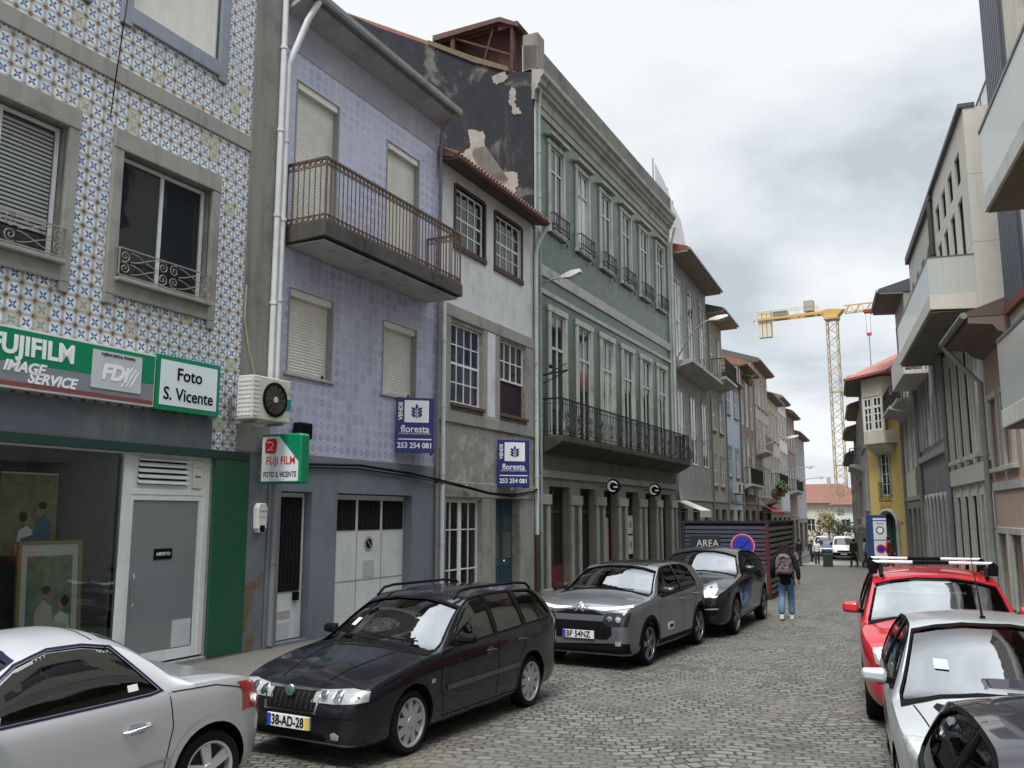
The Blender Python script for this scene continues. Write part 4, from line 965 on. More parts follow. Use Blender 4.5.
# ================================================================== the row beyond
def row_house(wall, u0, u1, h, name, label, mat, floors, n, kind='plain', ov=.5, soffit=None, roofmat=None, balc=(), gmat=None, gops=2, pipe_at=None, mf=None, arch=0, group=None, gh=3.1, D=8, ledge=True, shut=None, wf=.56, wmax=1.05):
    w = abs(u1-u0); t = house(wall, name, label, u0, u1, group); z0 = t.location.z
    ww = w/n; ow = min(wmax, ww*wf)
    xs = [ww*(k+.5) for k in range(n)]
    ops = [(x-ow/2, x+ow/2, a-z0, b-z0)+((arch,) if arch else ()) for a, b in floors for x in xs]
    wallmesh('wall', w, gh-z0, h-z0, ops, D, mat, t, reveal=.2, side_mat=M_cement)
    gw = w/gops*.6
    gx = [w/gops*(k+.5) for k in range(gops)]
    wallmesh('ground_floor_wall', w, -.3, gh-z0, [(x-gw/2, x+gw/2, .1, gh-z0-.5) for x in gx], D, gmat or M_grand, t, reveal=.3, y0=-.02)
    for x in gx: window(t, x-gw/2, x+gw/2, .12, gh-z0-.5, y=.15, cols=2, fw=.07, mf=plain('dark shop joinery', (.05, .045, .045), .5), transom=gh-z0-1.1, name='shop_door')
    for a, b in floors:
        for k, x in enumerate(xs):
            surround(t, x-ow/2, x+ow/2, a-z0, b-z0, t=.13, proud=.05, mat=M_gran, sill=(b-a) < 2.2)
            window(t, x-ow/2, x+ow/2, a-z0, b-z0, y=-.02, cols=2, rows=1 if b-a < 1.2 else 2, fw=.07, bw=.05, mf=mf or M_white, mg=M_pane2 if (k+int(a)) % 2 else M_pane)
    if ledge: MB().box(0, w, -.06, .01, gh-z0-.12, gh-z0+.06).build('string_course', M_gran, t)
    if ov:
        rm = roofmat or M_tile_roof
        o = MB().prism([(-ov, h-z0+.05), (-ov, h-z0+.2), (D*.55, h-z0+.2+D*.2), (D, h-z0+.3), (D, h-z0), (0, h-z0)], 'x', -.05, w+.05).build('roof', rm, t)
        MB().prism([(-ov+.01, h-z0-.06), (-ov+.01, h-z0+.045), (0, h-z0-.005), (0, h-z0-.1)], 'x', -.04, w+.04).build('soffit', soffit or plain('eave boards', (.16, .13, .11), .8), o)
        MB().tube([(-.06, -ov-.06, h-z0+.08), (w+.06, -ov-.06, h-z0+.08)], .07, 6).build('gutter', M_pvc, o, smooth=50)
    else: MB().box(-.02, w+.02, -.08, .25, h-z0, h-z0+.35).build('parapet', M_gran, t)
    for (a, b, z, dp, hh, style) in balc:
        s = MB().prism([(-dp, z-z0-.14), (-dp, z-z0), (0, z-z0), (0, z-z0-.42), (-dp*.35, z-z0-.3)], 'x', a, b).build('balcony_slab', M_gran2 if style != 'dark' else M_grand, t, bevel=.012)
        if style == 'panel': MB().box(a, b, -dp, -dp+.05, z-z0, z-z0+hh).build('balcony_panel', plain('brown balcony panel', (.16, .12, .10), .7), t)
        elif style == 'none': pass
        else: railing(t, a+.05, b-.05, -dp+.05, 0, z-z0, z-z0+hh, M_irond, step=.14)
    if pipe_at is not None: pipe(t, [(pipe_at, -.09, h-z0), (pipe_at, -.09, .1)], .05, M_pvc)
    return t
M_grey_st = granite('grey stucco', (.27, .27, .25), (.12, .12, .11), .5)
t5 = row_house(WL2, .05, 8.45, 14.2, 'grey_stone_house', 'grey stone house with tall arched windows, a red eave and a white balcony', M_grey_st, [(9.3, 13.3), (4.7, 8.0)], 3, ov=.85,
    soffit=plain('brown soffit', (.22, .18, .155), .8), roofmat=plain('dark red eave', (.20, .065, .05), .7, var=.3), balc=[(.3, 8.1, 9.25, .85, 1.0, 'none')], arch=.22, gops=3, pipe_at=.12, wmax=1.5)
row_house(WL2, 8.5, 13.1, 13.2, 'narrow_grey_house', 'narrow grey house with a deep timber eave and a small wooden balcony', plain('dull ochre grey stucco', (.33, .31, .24), .85, dirt=(.16, .15, .12), amount=.5), [(10.0, 12.2), (6.9, 8.6), (3.9, 5.5)], 2, ov=.95,
    soffit=plain('tan soffit', (.30, .235, .17), .8), roofmat=plain('slate eave', (.10, .10, .10), .7), balc=[(.4, 4.3, 9.7, .9, 1.0, 'rail')], pipe_at=.1)
t7 = row_house(WL2, 13.15, 18.9, 10.4, 'pale_blue_house', 'pale blue tiled house with white double windows between grey and brown neighbours', plain('pale blue tile', (.34, .41, .48), .5, dirt=(.25, .3, .34), amount=.4), [(8.3, 10.0), (4.6, 6.3)], 2, ov=.25,
    balc=[], gmat=plain('pale grey stucco', (.45, .46, .45), .8, dirt=(.2, .2, .2), amount=.4), pipe_at=.1)
row_house(WL2, 18.95, 25.4, 12.0, 'brown_house', 'brown plastered house with white framed tall windows after the pale blue one', plain('brown plaster', (.19, .125, .095), .85, dirt=(.36, .31, .27), amount=.5), [(8.2, 11.2), (4.4, 7.3)], 3, ov=.5, balc=[(.3, 6.1, 4.3, .6, 1.0, 'rail')], pipe_at=.1)
row_house(WL2, 25.45, 34.0, 13.3, 'beige_house', 'tall beige house with a dark overhanging eave and boxed balconies', plain('beige stucco', (.40, .36, .30), .85, dirt=(.2, .17, .14), amount=.5), [(10.3, 12.4), (7.0, 9.2), (3.6, 5.8)], 4, ov=.55, roofmat=plain('slate eave', (.10, .10, .10), .7), balc=[(.4, 4.2, 6.9, .8, 1.0, 'panel'), (4.5, 8, 3.4, .8, 1.0, 'panel')], pipe_at=.1)
row_house(WL2, 34.05, 41.2, 11.8, 'cream_house', 'cream house with a green eave past the tall beige house', plain('cream stucco', (.46, .43, .35), .85, dirt=(.2, .17, .14), amount=.45), [(8.4, 10.6), (4.8, 7.0)], 3, ov=.5, soffit=plain('dull green soffit', (.10, .13, .10), .7), roofmat=plain('green eave', (.07, .10, .08), .7), balc=[(.3, 6.8, 4.6, .7, 1.0, 'rail')], gh=2.6)
row_house(WL2, 41.25, 48.0, 12.6, 'white_house', 'white house with bluish upper storey far along the left row', plain('white stucco', (.58, .60, .60), .85, dirt=(.3, .29, .27), amount=.45), [(9.2, 11.2), (5.6, 7.8)], 3, ov=.4, gh=2.6)
row_house(WL2, 48.05, 55.5, 12.0, 'red_brown_house', 'reddish far house on the left with a balcony and dark roof', plain('reddish plaster', (.24, .15, .13), .85, dirt=(.35, .3, .28), amount=.5), [(8.4, 10.6), (4.8, 7.0)], 3, ov=.6, balc=[(.3, 7, 4.6, .7, 1.0, 'rail')], gh=2.3)
row_house(WL2, 55.55, 66, 10.6, 'grey_end_house', 'grey house farthest along the left side of the street', plain('grey stucco far', (.33, .33, .32), .85, dirt=(.18, .17, .16), amount=.5), [(7.2, 9.4), (3.8, 6.0)], 4, ov=.6, gh=2.0)
# planted tub and plants on balconies
def shrub(loc, r, n, label, cat='plant', col=(.07, .10, .035), seed=1, leaf=.1, pot=None, trunk=0.0, name='potted_plant', squash=.8):
    rn = random.Random(seed); t = thing(name, label, cat, loc)
    l = MB(); cl = [(Vector((rn.gauss(0, .45), rn.gauss(0, .45), rn.gauss(0, .4)*squash))*r, rn.uniform(.3, .6)*r) for _ in range(9)]
    for k in range(n):
        c, cr = rn.choice(cl); d = Vector((rn.gauss(0, 1), rn.gauss(0, 1), rn.gauss(0, 1))).normalized()
        p = c+d*cr*rn.uniform(.5, 1)+Vector((0, 0, trunk+r*.7)); a = Vector((rn.gauss(0, 1), rn.gauss(0, 1), rn.gauss(0, .6))).normalized(); b = a.cross(d).normalized(); s = leaf*rn.uniform(.6, 1.3)
        l.cur = rn.randrange(3); l.quad(p-a*s, p+b*s*.45, p+a*s, p-b*s*.45)
    ms = [plain(f'leaf {i} {col[0]:.2f}', tuple(c*f for c in col), .6, var=.3) for i, f in enumerate((.6, 1.0, 1.5))]
    l.build('crown' if trunk else 'foliage', ms, t)
    if trunk:
        m = MB(); m.tube([(0, 0, 0), (.03, 0, trunk*.5), (0, .04, trunk+r*.4)], [.14*r/1.5, .1*r/1.5, .06*r/1.5], 7)
        for k in range(5): a = k*1.26; m.tube([(0, .02, trunk*.8), (math.cos(a)*r*.5, math.sin(a)*r*.5, trunk+r*.8)], [.05*r/1.5, .015], 5)
        m.build('trunk', M_wood, t, smooth=60)
    if pot: MB().lathe([(.16*pot, -.05), (.22*pot, .25*pot), (.2*pot, .25*pot)], 'z', 14).build('pot', plain('clay pot', (.25, .12, .08)), t, smooth=40)
    return t
shrub(wl(30.2, 1.2, 3.7, WL2), .75, 420, 'bushy green plant spilling over the lower balcony of the tall beige house', seed=3, leaf=.13, pot=1.5)
shrub(wl(20.6, .45, 10.95, WL2), .5, 160, 'spiky plant on the roof edge above the pale blue house', seed=9, leaf=.12, pot=1)
for i, (u, z, lb) in enumerate(((14.6, 3.55, 'white air conditioner on the pale blue house, lower and nearer'), (16.2, 3.55, 'white air conditioner on the pale blue house beside its twin'), (20.4, 3.6, 'air conditioner under the balcony of the brown house'))):
    aircon(WL2, u, .35, z, WL2.rz(), lb, 'air conditioners above the slatted enclosure', .9)
def awning(wall, u0, u1, z, dp, mat, label):
    t = thing('awning', label, 'awning', wl(u0, .02, z, wall), wall.rz()); w = u1-u0
    MB().prism([(0, .0), (-dp, -.45), (-dp, -.75), (-dp+.02, -.75), (-dp+.02, -.47), (0, -.04)], 'x', 0, w).build('canopy', mat, t)
    a = MB()
    for x in (.05, w-.05): a.bar((x, 0, -.5), (x, -dp, -.5), .025)
    a.build('awning_arm', M_pvc, t); return t
awning(WL2, 28.0, 33, 3.0, 1.0, plain('red awning cloth', (.34, .05, .03), .7), 'red shop awning below the balcony plant on the left')
awning(WL, 24.4, 26.3, 2.95, 1.1, plain('grey white awning', (.45, .45, .43), .7), 'small slanted pale awning beside the grey stone house')
wall_lamp(WL2, 22.5, 6.2, 2.6, 1.2, 'thin curved street lamp arm in front of the tall beige house', s=.9)
wall_lamp(WL2, 38.0, 5.6, 2.4, .6, 'thin street lamp arm on the cream house farther down', s=.9)
wall_lamp(WL2, 50.0, 5.2, 2.4, .6, 'farthest street lamp arm on the left row of houses', s=.9)
# translucent sheeting on a scaffold beyond the green house roof
def sheeting():
    t = thing('scaffold_sheeting', 'tall pale scaffold sheeting rising behind the roof of the green tiled house', 'scaffolding', wl(24.7, -.6, 14, WL), WL.rz())
    m = MB(); pts = []
    rn = random.Random(2); top = [(0, 4.6), (.7, 4.35), (1.4, 4.2), (2.4, 3.95), (3.3, 3.6), (4.4, 3.0), (5.6, 1.5)]
    m.prism([(0, -.5)]+[(5.6, -.5)]+[(x, z+rn.uniform(-.15, .15)) for x, z in reversed(top)], 'y', 0, .03)
    m.build('sheet', plain('white mesh sheet', (.60, .59, .58), .8, var=.15, scale=2), t)
    f = MB()
    for x, z in top: f.tube([(x, .1, -.5), (x, .1, z+.3)], .03, 5)
    f.build('scaffold_tube', M_pvc, t)
sheeting()
# ================================================================== right-hand side (local x runs from far to near; -y is the street)
def wr(u, off, z):
    q = WR.p+WR.d*u; n = Vector((-WR.d.y, WR.d.x)); p = q+n*off; return (p.x, p.y, z)
M_conc = granite('pale concrete', (.55, .53, .475), (.32, .30, .26), .2, joints=(3.2, 1.9, .012))
M_conc2 = granite('grey green concrete', (.45, .44, .395), (.27, .26, .235), .15)
def frosted(name, col, tr):
    m, N, L, P = shader(name); o = N['Material Output']
    P.inputs['Base Color'].default_value = (*col, 1); P.inputs['Roughness'].default_value = .12
    t = N.new('ShaderNodeBsdfTransparent'); t.inputs[0].default_value = (.88, .92, .9, 1)
    q = N.new('ShaderNodeMixShader'); q.inputs[0].default_value = 1-tr; L.new(t.outputs[0], q.inputs[1]); L.new(P.outputs[0], q.inputs[2]); L.new(q.outputs[0], o.inputs[0]); return m
glass_rail = frosted('pale balcony glass', (.56, .585, .55), .3)
def house_modern_near():
    u1 = -11.3; t = house(WR, 'pale_apartment_house', 'pale near apartment house on the right with stacked glass balconies', -30, u1); w = 18.7
    X = lambda u: u1-u; wn = [(-17, -14.2), (-21.5, -18.5), (-26, -23)]
    ops = [(X(b), X(a), z, z+2.3) for a, b in wn for z in (4.2, 7.9, 11.5)]+[(X(-15.5), X(-13.2), .1, 2.6), (X(-20), X(-17), .1, 2.6)]
    wallmesh('wall', w, -.2, 19, ops, 9, plain('pale render', (.56, .54, .46), .8, dirt=(.3, .28, .24), amount=.3), t, side_mat=M_cement)
    for a, b, c, d in ops: window(t, a, b, c, d, y=.12, cols=2, mf=M_alu)
    for zb in (3.75, 7.55):
        MB().prism([(-1.25, zb), (-1.25, zb+.3), (0, zb+.3), (0, zb+.05)], 'x', X(-16.3), X(-29)).build('balcony_slab', plain('balcony white concrete', (.56, .55, .51), .7, dirt=(.3, .28, .25), amount=.4), t, bevel=.01)
        MB().box(X(-16.35), X(-28.9), -1.2, -.02, zb-.025, zb-.004).build('balcony_soffit', plain('timber soffit', (.15, .115, .08), .6, var=.25), t)
        MB().box(X(-16.32), X(-29), -1.235, -1.215, zb+.3, zb+1.45).box(X(-16.34), X(-16.32), -1.23, 0, zb+.3, zb+1.45).build('balcony_glass', glass_rail, t)
        MB().box(X(-16.3), X(-29), -1.25, -1.2, zb+1.45, zb+1.51).box(X(-16.35), X(-16.3), -1.25, 0, zb+1.45, zb+1.51).build('handrail', plain('handrail grey', (.14, .14, .14), .4, .5), t)
    c = MB()
    for k in range(10): c.box(X(-11.35)+k*.17, X(-11.35)+k*.17+.09, -.09, -.0, 6.9, 19)
    c.box(X(-11.35)-.02, X(-13.1), -.04, .0, 6.9, 19)
    c.build('corrugated_cladding', plain('dark ribbed cladding', (.085, .095, .115), .45, .3), t)
    MB().box(X(-11.35)-.02, X(-13.1), -.12, .0, 6.7, 6.9).build('cladding_flashing', plain('red brown flashing', (.16, .05, .04), .6), t)
house_modern_near()
def house_pink():
    u0, u1 = -11.25, -7.75; w = u1-u0; X = lambda u: u1-u
    t = house(WR, 'pink_house', 'small pink plastered house with a sagging eave between pale neighbours', u0, u1)
    pk = plain('pink plaster', (.42, .295, .235), .85, dirt=(.27, .25, .21), amount=.5)
    ops = [(.5, 1.4, 3.45, 5.15), (2.0, 2.95, 3.45, 5.15), (.45, 1.35, .1, 1.85), (1.95, 3.0, .1, 1.85)]
    wallmesh('wall', w, -.2, 6.75, ops, 8, pk, t, side_mat=M_cement)
    for k, (a, b, c, d) in enumerate(ops):
        surround(t, a, b, c, d, t=.16, proud=.06, mat=M_gran2, sill=k < 2)
        if k < 2: window(t, a, b, c, d, y=.1, cols=2, rows=2, mf=M_white)
        else:
            o = MB().box(a, b, .15, .2, c, d).build('front_door', plain('brown door', (.12, .075, .05), .5), t); MB().box(a+.15, b-.15, .135, .1495, .4, 1.6).build('door_panel', plain('dark brown panel', (.07, .045, .03), .5), o)
    MB().box(0, w, -.05, .01, 2.9, 3.1).build('string_course', M_gran2, t)
    r = MB().prism([(-.85, 6.75), (-.85, 6.87), (4, 8.6), (8, 7), (8, 6.75), (0, 6.75)], 'x', -.15, w).build('roof', rooftile('dark old tile', (.10, .07, .055)), t)
    MB().prism([(-.84, 6.6), (-.84, 6.745), (-.0, 6.745), (-.0, 6.3), (-.25, 6.4), (-.35, 6.55)], 'x', -.1, w-.01).build('soffit', plain('dark eave soffit', (.17, .13, .11), .9), r)
    MB().tube([(-.2, -.92, 6.78), (w, -.92, 6.78)], .08, 7).build('gutter', M_pvc, r, smooth=50)
    pipe(t, [(-.05, -.9, 6.7), (.05, -.5, 6.1), (.02, -.12, 5.7), (.02, -.12, .1)], .07, plain('grey pipe', (.30, .31, .30), .5))
house_pink()
def house_concrete():
    u0, u1 = -7.7, -1.0; w = 6.7; X = lambda u: u1-u
    t = house(WR, 'concrete_house', 'pale concrete building with deep slot windows and a glass fronted long balcony', u0, u1); z0 = t.location.z
    m = 3; cs = [.85, 2.3, 3.75, 5.2]
    ops = [(c-.42, c+.42, .9, 2.85) for c in cs[:4]]+[(c-.45, c+.45, 4.0, 7.1) for c in cs]+[(c-.42, c+.42, 8.6, 11.2) for c in cs]+[(c-.42, c+.42, 11.6, 12.5) for c in cs]
    wallmesh('wall', w, -.3, 13.3, ops, 9, M_conc, t, reveal=.16, side_mat=M_conc)
    for a, b, c, d in ops: window(t, a, b, c, d, y=.06, cols=1, mf=plain('dark bronze frame', (.03, .028, .026), .6, spec=.2), fw=.05, mg=pane_mat('slot pane', (.010, .011, .012), .2, spec=.15))
    p = MB()
    for c in cs+[6.3]: p.box(c-.80, c-.64, -.06, .0, 3.7, 7.5); p.box(c-.80, c-.64, -.05, .0, .3, 3.2)
    p.build('facade_fin', M_conc2, t, bevel=.01)
    MB().box(0, w, -.1, .0, 3.2, 3.7).build('string_course', M_conc2, t, bevel=.01)
    for c in cs: MB().box(c-.5, c+.5, -.16, .03, 3.86, 3.98).build('window_sill', M_conc2, t)
    MB().box(-.03, w+.03, -.12, .3, 13.3, 13.42).build('coping', plain('dark coping', (.09, .09, .09), .5), t)
    # long balcony box
    MB().prism([(-1.15, 7.75), (-1.15, 8.15), (0, 8.15), (0, 7.7)], 'x', -2.6, w-.02).build('balcony_slab', M_conc, t, bevel=.01)
    MB().box(-2.55, w-.06, -1.1, -.01, 7.67, 7.69).build('balcony_soffit', plain('brown grey soffit', (.20, .18, .155), .8, dirt=(.1, .09, .08), amount=.5), t)
    MB().box(-2.6, w-.02, -1.14, -1.115, 8.15, 9.15).box(w-.045, w-.02, -1.11, 0, 8.15, 9.15).build('balcony_glass', glass_rail, t)
    MB().box(-2.6, w-.02, -1.15, -1.1, 9.15, 9.2).box(w-.05, w-.02, -1.1, 0, 9.15, 9.2).build('handrail', plain('handrail grey', (.14, .14, .14), .4, .5), t)
    MB().box(3.2, w-.1, .9, .92, 13.42, 14.6).box(w-.12, w-.1, .92, 2.5, 13.42, 14.6).build('terrace_glass', glass_rail, t)
    r = MB(); r.bar((3.2, .9, 14.63), (w-.1, .9, 14.63), .05); r.bar((w-.1, .9, 14.63), (w-.1, 2.5, 14.63), .05)
    for k in range(4): x = 3.2+k*1.12; r.bar((x, .9, 13.4), (x, .9, 14.6), .03)
    r.build('terrace_rail', plain('handrail grey', (.14, .14, .14), .4, .5), t)
    pipe(t, [(-.05, -.12, 7.6), (-.05, -.12, .1)], .08, M_pvc)
house_concrete()
def house_arches():
    u0, u1 = -.95, 7.5; w = 8.45; X = lambda u: u1-u
    t = house(WR, 'arched_grey_house', 'dark grey tiled house with rows of narrow arches below the concrete building', u0, u1); d = t.location.z
    M_dt = plain('dark grey wall tile', (.145, .145, .15), .45, dirt=(.36, .36, .36), amount=.45, scale=3)
    cs = [.9+1.12*k for k in range(7)]
    ops = [(c-.33, c+.33, 4.9-d, 8.0-d, .33) for c in cs]+[(c-.33, c+.33, .3, 3.0-d, .33) for c in cs]
    wallmesh('wall', w, -.3, 8.5-d, ops, 9, M_dt, t, reveal=.3, side_mat=M_cement)
    for a, b, c, e, r in ops:
        window(t, a, b, c, e, y=.04, cols=1, rows=2, fw=.05, mf=plain('grey joinery', (.24, .25, .26), .5), mg=pane_mat('slot pane', (.010, .011, .012), .2, spec=.15))
        mb = MB(); mm = (a+b)/2
        mb.tube([(a-.05, -.03, c)]+[(mm+(r+.05)*math.cos(math.pi-math.pi*k/10), -.03, e-r+(r+.05)*math.sin(math.pi*k/10)) for k in range(11)]+[(b+.05, -.03, c)], .07, 6)
        mb.build('arch_moulding', granite('arch stone', (.33, .33, .325)), t, smooth=50)
    MB().box(0, w, -.15, .0, 4.4-d, 4.65-d).build('string_course', M_gran, t, bevel=.02)
    o2 = [(c-.6, c+.6, 9.4-d, 12.0-d, .5) for c in (1.1, 2.9, 4.7, 6.5)]
    wallmesh('attic_wall', w, 8.5-d, 13.1-d, o2, 9, M_conc2, t, reveal=.3, side_mat=M_conc2, y0=.02)
    for a, b, c, e, r in o2: window(t, a, b, c, e, y=.05, cols=2, rows=2, mf=M_alu)
    MB().prism([(-.12, 13.1-d), (-.12, 13.4-d), (4, 14.4-d), (8, 13.3-d), (8, 13.1-d)], 'x', -.05, w+.05).build('roof', plain('dark roof edge', (.075, .07, .075), .6), t)
    MB().prism([(-.95, 7.55-d), (-.95, 8.6-d), (-.88, 8.6-d), (-.88, 7.7-d), (0, 7.7-d), (0, 7.55-d)], 'x', -.1, 5.0).build('balcony', M_conc, t, bevel=.01)
    pipe(t, [(w-.06, -.1, 13-d), (w-.06, -.1, .1)], .09, plain('dark pipe', (.06, .06, .065), .5))
    pipe(t, [(.06, -.1, 8.5-d), (.06, -.1, .1)], .08, M_pvc)
house_arches()
def house_red_narrow():
    u0, u1 = 7.55, 10.3
    t = row_house(WR, u0, u1, 8.6, 'narrow_red_house', 'very narrow dull red tiled house with a small balcony', plain('dull red tile', (.20, .10, .09), .5, dirt=(.3, .26, .25), amount=.4), [(4.4, 7.0)], 2, ov=.4, gops=2, balc=[(-.1, 2.5, 7.3, .8, .9, 'rail')])
    t = row_house(WR, 10.35, 14.9, 12.6, 'pale_deep_eave_house', 'pale house with a very deep dark eave beside the yellow house', plain('pale grey green render', (.48, .48, .42), .8, dirt=(.25, .25, .21), amount=.4), [(8.9, 11.5), (4.4, 7.0)], 2, ov=1.05, gops=2,
        roofmat=plain('dark lead eave', (.07, .07, .08), .6), soffit=plain('dark soffit grey', (.13, .125, .125), .8), balc=[(.2, 4.2, 7.3, .9, .9, 'rail')])
house_red_narrow()
def yellow_house():
    P0 = Vector((2.72, 48.0)); P1 = Vector((1.05, 50.25)); d = (P0-P1); w = d.length; d.normalize()
    g = gz(49); t = thing('yellow_house', 'yellow corner house with a white bay window and a green arched door', 'building', (P1.x, P1.y, g), math.atan2(d.y, d.x))
    Yl = plain('yellow ochre plaster', (.52, .385, .135), .8, dirt=(.38, .30, .16), amount=.4)
    h = 9.45-g; Z = lambda z: z-g
    ops = [(.72, 1.95, .12, Z(2.45), .6), (.95, 1.65, Z(3.3), Z(5.5), .35)]
    wallmesh('wall', w, -.3, h, ops, 7, Yl, t, reveal=.25, side_mat=Yl)
    dr = MB().box(.72, 1.95, .2, .24, .12, Z(2.45)).build('arched_door', plain('dark green door', (.02, .055, .045), .5), t); MB().box(1.32, 1.35, .185, .1995, .12, Z(2.4)).build('door_joint', M_black, dr)
    a = MB()
    for (x0, x1, zb, zt, r, tw) in ((.72, 1.95, .12, Z(2.45), .6, .13), (.95, 1.65, Z(3.3), Z(5.5), .35, .07)):
        mm = (x0+x1)/2; rx = (x1-x0)/2
        a.tube([(x0-tw*.6, -.02, zb)]+[(mm+(rx+tw*.6)*math.cos(math.pi-math.pi*k/10), -.02, zt-r+(r+tw*.6)*math.sin(math.pi*k/10)) for k in range(11)]+[(x1+tw*.6, -.02, zb)], tw, 6)
    a.build('arch_moulding', M_gran, t, smooth=50)
    window(t, .95, 1.65, Z(3.3), Z(5.5), y=.05, cols=2, rows=4, fw=.06)
    gd = MB()
    for k in range(8): gd.tube([(.88+k*.12, -.14, Z(3.0)), (.88+k*.12, -.14, Z(3.95))], .014, 5)
    gd.bar((.86, -.14, Z(3.95)), (1.74, -.14, Z(3.95)), .035); gd.bar((.86, -.14, Z(3.0)), (1.74, -.14, Z(3.0)), .035); gd.bar((.86, -.14, Z(3.0)), (.86, .02, Z(3.0)), .03); gd.bar((1.74, -.14, Z(3.0)), (1.74, .02, Z(3.0)), .03)
    gd.build('window_guard', M_irond, t)
    # bay on corbel
    by = granite('bay stone', (.55, .515, .41), amount=.25); b = MB()
    b.prism([(.35, 0), (.6, -.62), (2.15, -.62), (2.4, 0)], 'z', Z(5.95), Z(6.6)); b.prism([(.35, 0), (.6, -.62), (2.15, -.62), (2.4, 0)], 'z', Z(8.4), Z(9.4))
    b.prism([(-.62, Z(5.95)), (-.4, Z(5.7)), (0, Z(5.4)), (0, Z(5.95))], 'x', .62, 2.13)
    for x in (.62, 1.36, 2.13): b.box(x-.05, x+.05, -.62, -.5, Z(6.6), Z(8.4))
    b = b.build('bay', by, t, bevel=.015)
    for x0, x1 in ((.67, 1.31), (1.41, 2.08)): window(t, x0, x1, Z(6.62), Z(8.38), y=-.6, cols=2, rows=4, fw=.09, bw=.05, transom=Z(7.85))
    r = MB(); r.add([(-.35, -1.0, h), (w+.3, -1.0, h), (w+.3, 6, h), (-.35, 6, h), (-.35, -1.0, h+.12), (w+.3, -1.0, h+.12), (w+.3, 6, h+.12), (-.35, 6, h+.12), (w*.35, 2.5, h+1.9), (w*.75, 2.5, h+1.9)],
        [(0, 1, 2, 3), (0, 1, 5, 4), (1, 2, 6, 5), (3, 0, 4, 7), (2, 3, 7, 6), (4, 5, 9, 8), (5, 6, 9), (6, 7, 8, 9), (7, 4, 8)])
    r.build('roof', rooftile('rose roof tile', (.33, .12, .095)), t)
    MB().box(-.05, w, -.06, .0, -.3, .55).build('plinth', M_gran2, t, bevel=.01)
    n = text(t, 'house_number', '56', .2, (2.3, -.01, Z(1.9)), M_black)
    pipe(t, [(w-.05, -.08, h), (w-.05, -.08, .1)], .07, M_pvc)
yellow_house()
WR2 = Wall((1.0, 50.4), (-.018, 1), True)
row_house(WR2, .2, 7, 9.6, 'grey_bracket_house', 'grey house with bracketed eave just beyond the yellow house', M_grey_st, [(6.0, 8.2), (2.6, 4.8)], 3, ov=.75, gh=1.9)
row_house(WR2, 7.05, 15, 8.9, 'dull_white_house', 'dull white house on the right beyond the grey bracketed house', plain('dull white stucco', (.50, .49, .46), .85, dirt=(.22, .2, .18), amount=.5), [(5.6, 7.8), (2.2, 4.4)], 3, ov=.6, balc=[(.4, 7.4, 5.4, .7, 1, 'rail')], gh=1.6)
row_house(WR2, 15.05, 24, 8.2, 'dark_red_far_house', 'dark red far house on the right with a balcony', plain('dark red far', (.22, .09, .08), .85), [(5.2, 7.2), (2.0, 4.2)], 3, ov=.7, gh=1.5)
row_house(WR2, 24.05, 40, 7.0, 'brown_far_house', 'brown grey house farthest along the right side', plain('brown grey stucco', (.25, .22, .19), .85), [(4.4, 6.2), (1.6, 3.4)], 5, ov=.6, gh=1.3)
# the white house closing the street, and its neighbour
def end_house(x0, x1, y, h, rise, name, label, col, roofcol):
    g = gz(y); t = thing(name, label, 'building', (x0, y, g)); w = x1-x0
    ops = [(k*2.6+.9, k*2.6+2.0, z, z+1.7) for k in range(int(w//2.6)) for z in (1.4, 4.4) if z+1.9 < h]
    wallmesh('wall', w, -.3, h, ops, 9, plain('end wall '+name, col, .85, dirt=(.3, .28, .25), amount=.3), t)
    for a, b, c, d in ops: window(t, a, b, c, d, y=.1, cols=2, rows=2, mf=M_white)
    r = MB(); r.add([(-.6, -.7, h), (w+.6, -.7, h), (w+.6, 9.6, h), (-.6, 9.6, h), (w*.25, 4.5, h+rise), (w*.75, 4.5, h+rise)], [(0, 1, 5, 4), (1, 2, 5), (2, 3, 4, 5), (3, 0, 4), (0, 3, 2, 1)])
    r.build('roof', rooftile('far roof '+name, roofcol), t)
    MB().box(w*.6, w*.6+.6, 4, 4.6, h+rise*.3, h+rise+1).build('chimney', M_gran2, t)
end_house(-2.0, 14, 122, 5.0, 2.4, 'white_end_house', 'white house with a red tiled roof closing the end of the street', (.62, .61, .57), (.16, .062, .042))
end_house(-12, 3, 136, 5.4, 2.9, 'cream_end_house', 'cream house behind with a taller red tiled roof at the street end', (.55, .5, .42), (.18, .075, .052))
end_house(8, 26, 150, 6.6, 2.8, 'far_red_roof_house', 'far house with a long red roof partly behind the crane', (.5, .48, .44), (.17, .07, .05))
def wa(Y, px):   # x of a point at depth Y seen at picture column px (layout only)
    return Y*math.tan(math.atan((px-512)/870*math.cos(math.radians(8.563)))-math.radians(21.0155))
for i, (px, Y, r, tr, lb, c) in enumerate(((818, 108, 1.5, 1.2, 'yellowish green street tree left of the white van', (.13, .12, .03)), (828, 112, 1.8, 1.6, 'largest yellow green tree in front of the white end house', (.15, .125, .03)), (838, 110, 1.4, 1.0, 'dark olive tree behind the roof of the white van', (.06, .07, .03)), (845, 100, 1.3, 1.2, 'small dark green tree beside the far right houses', (.04, .06, .025)))):
    shrub((wa(Y, px), Y, gz(Y)), r, 420, lb, 'tree', c, 20+i, .16, None, tr, 'street_tree', 1.0)
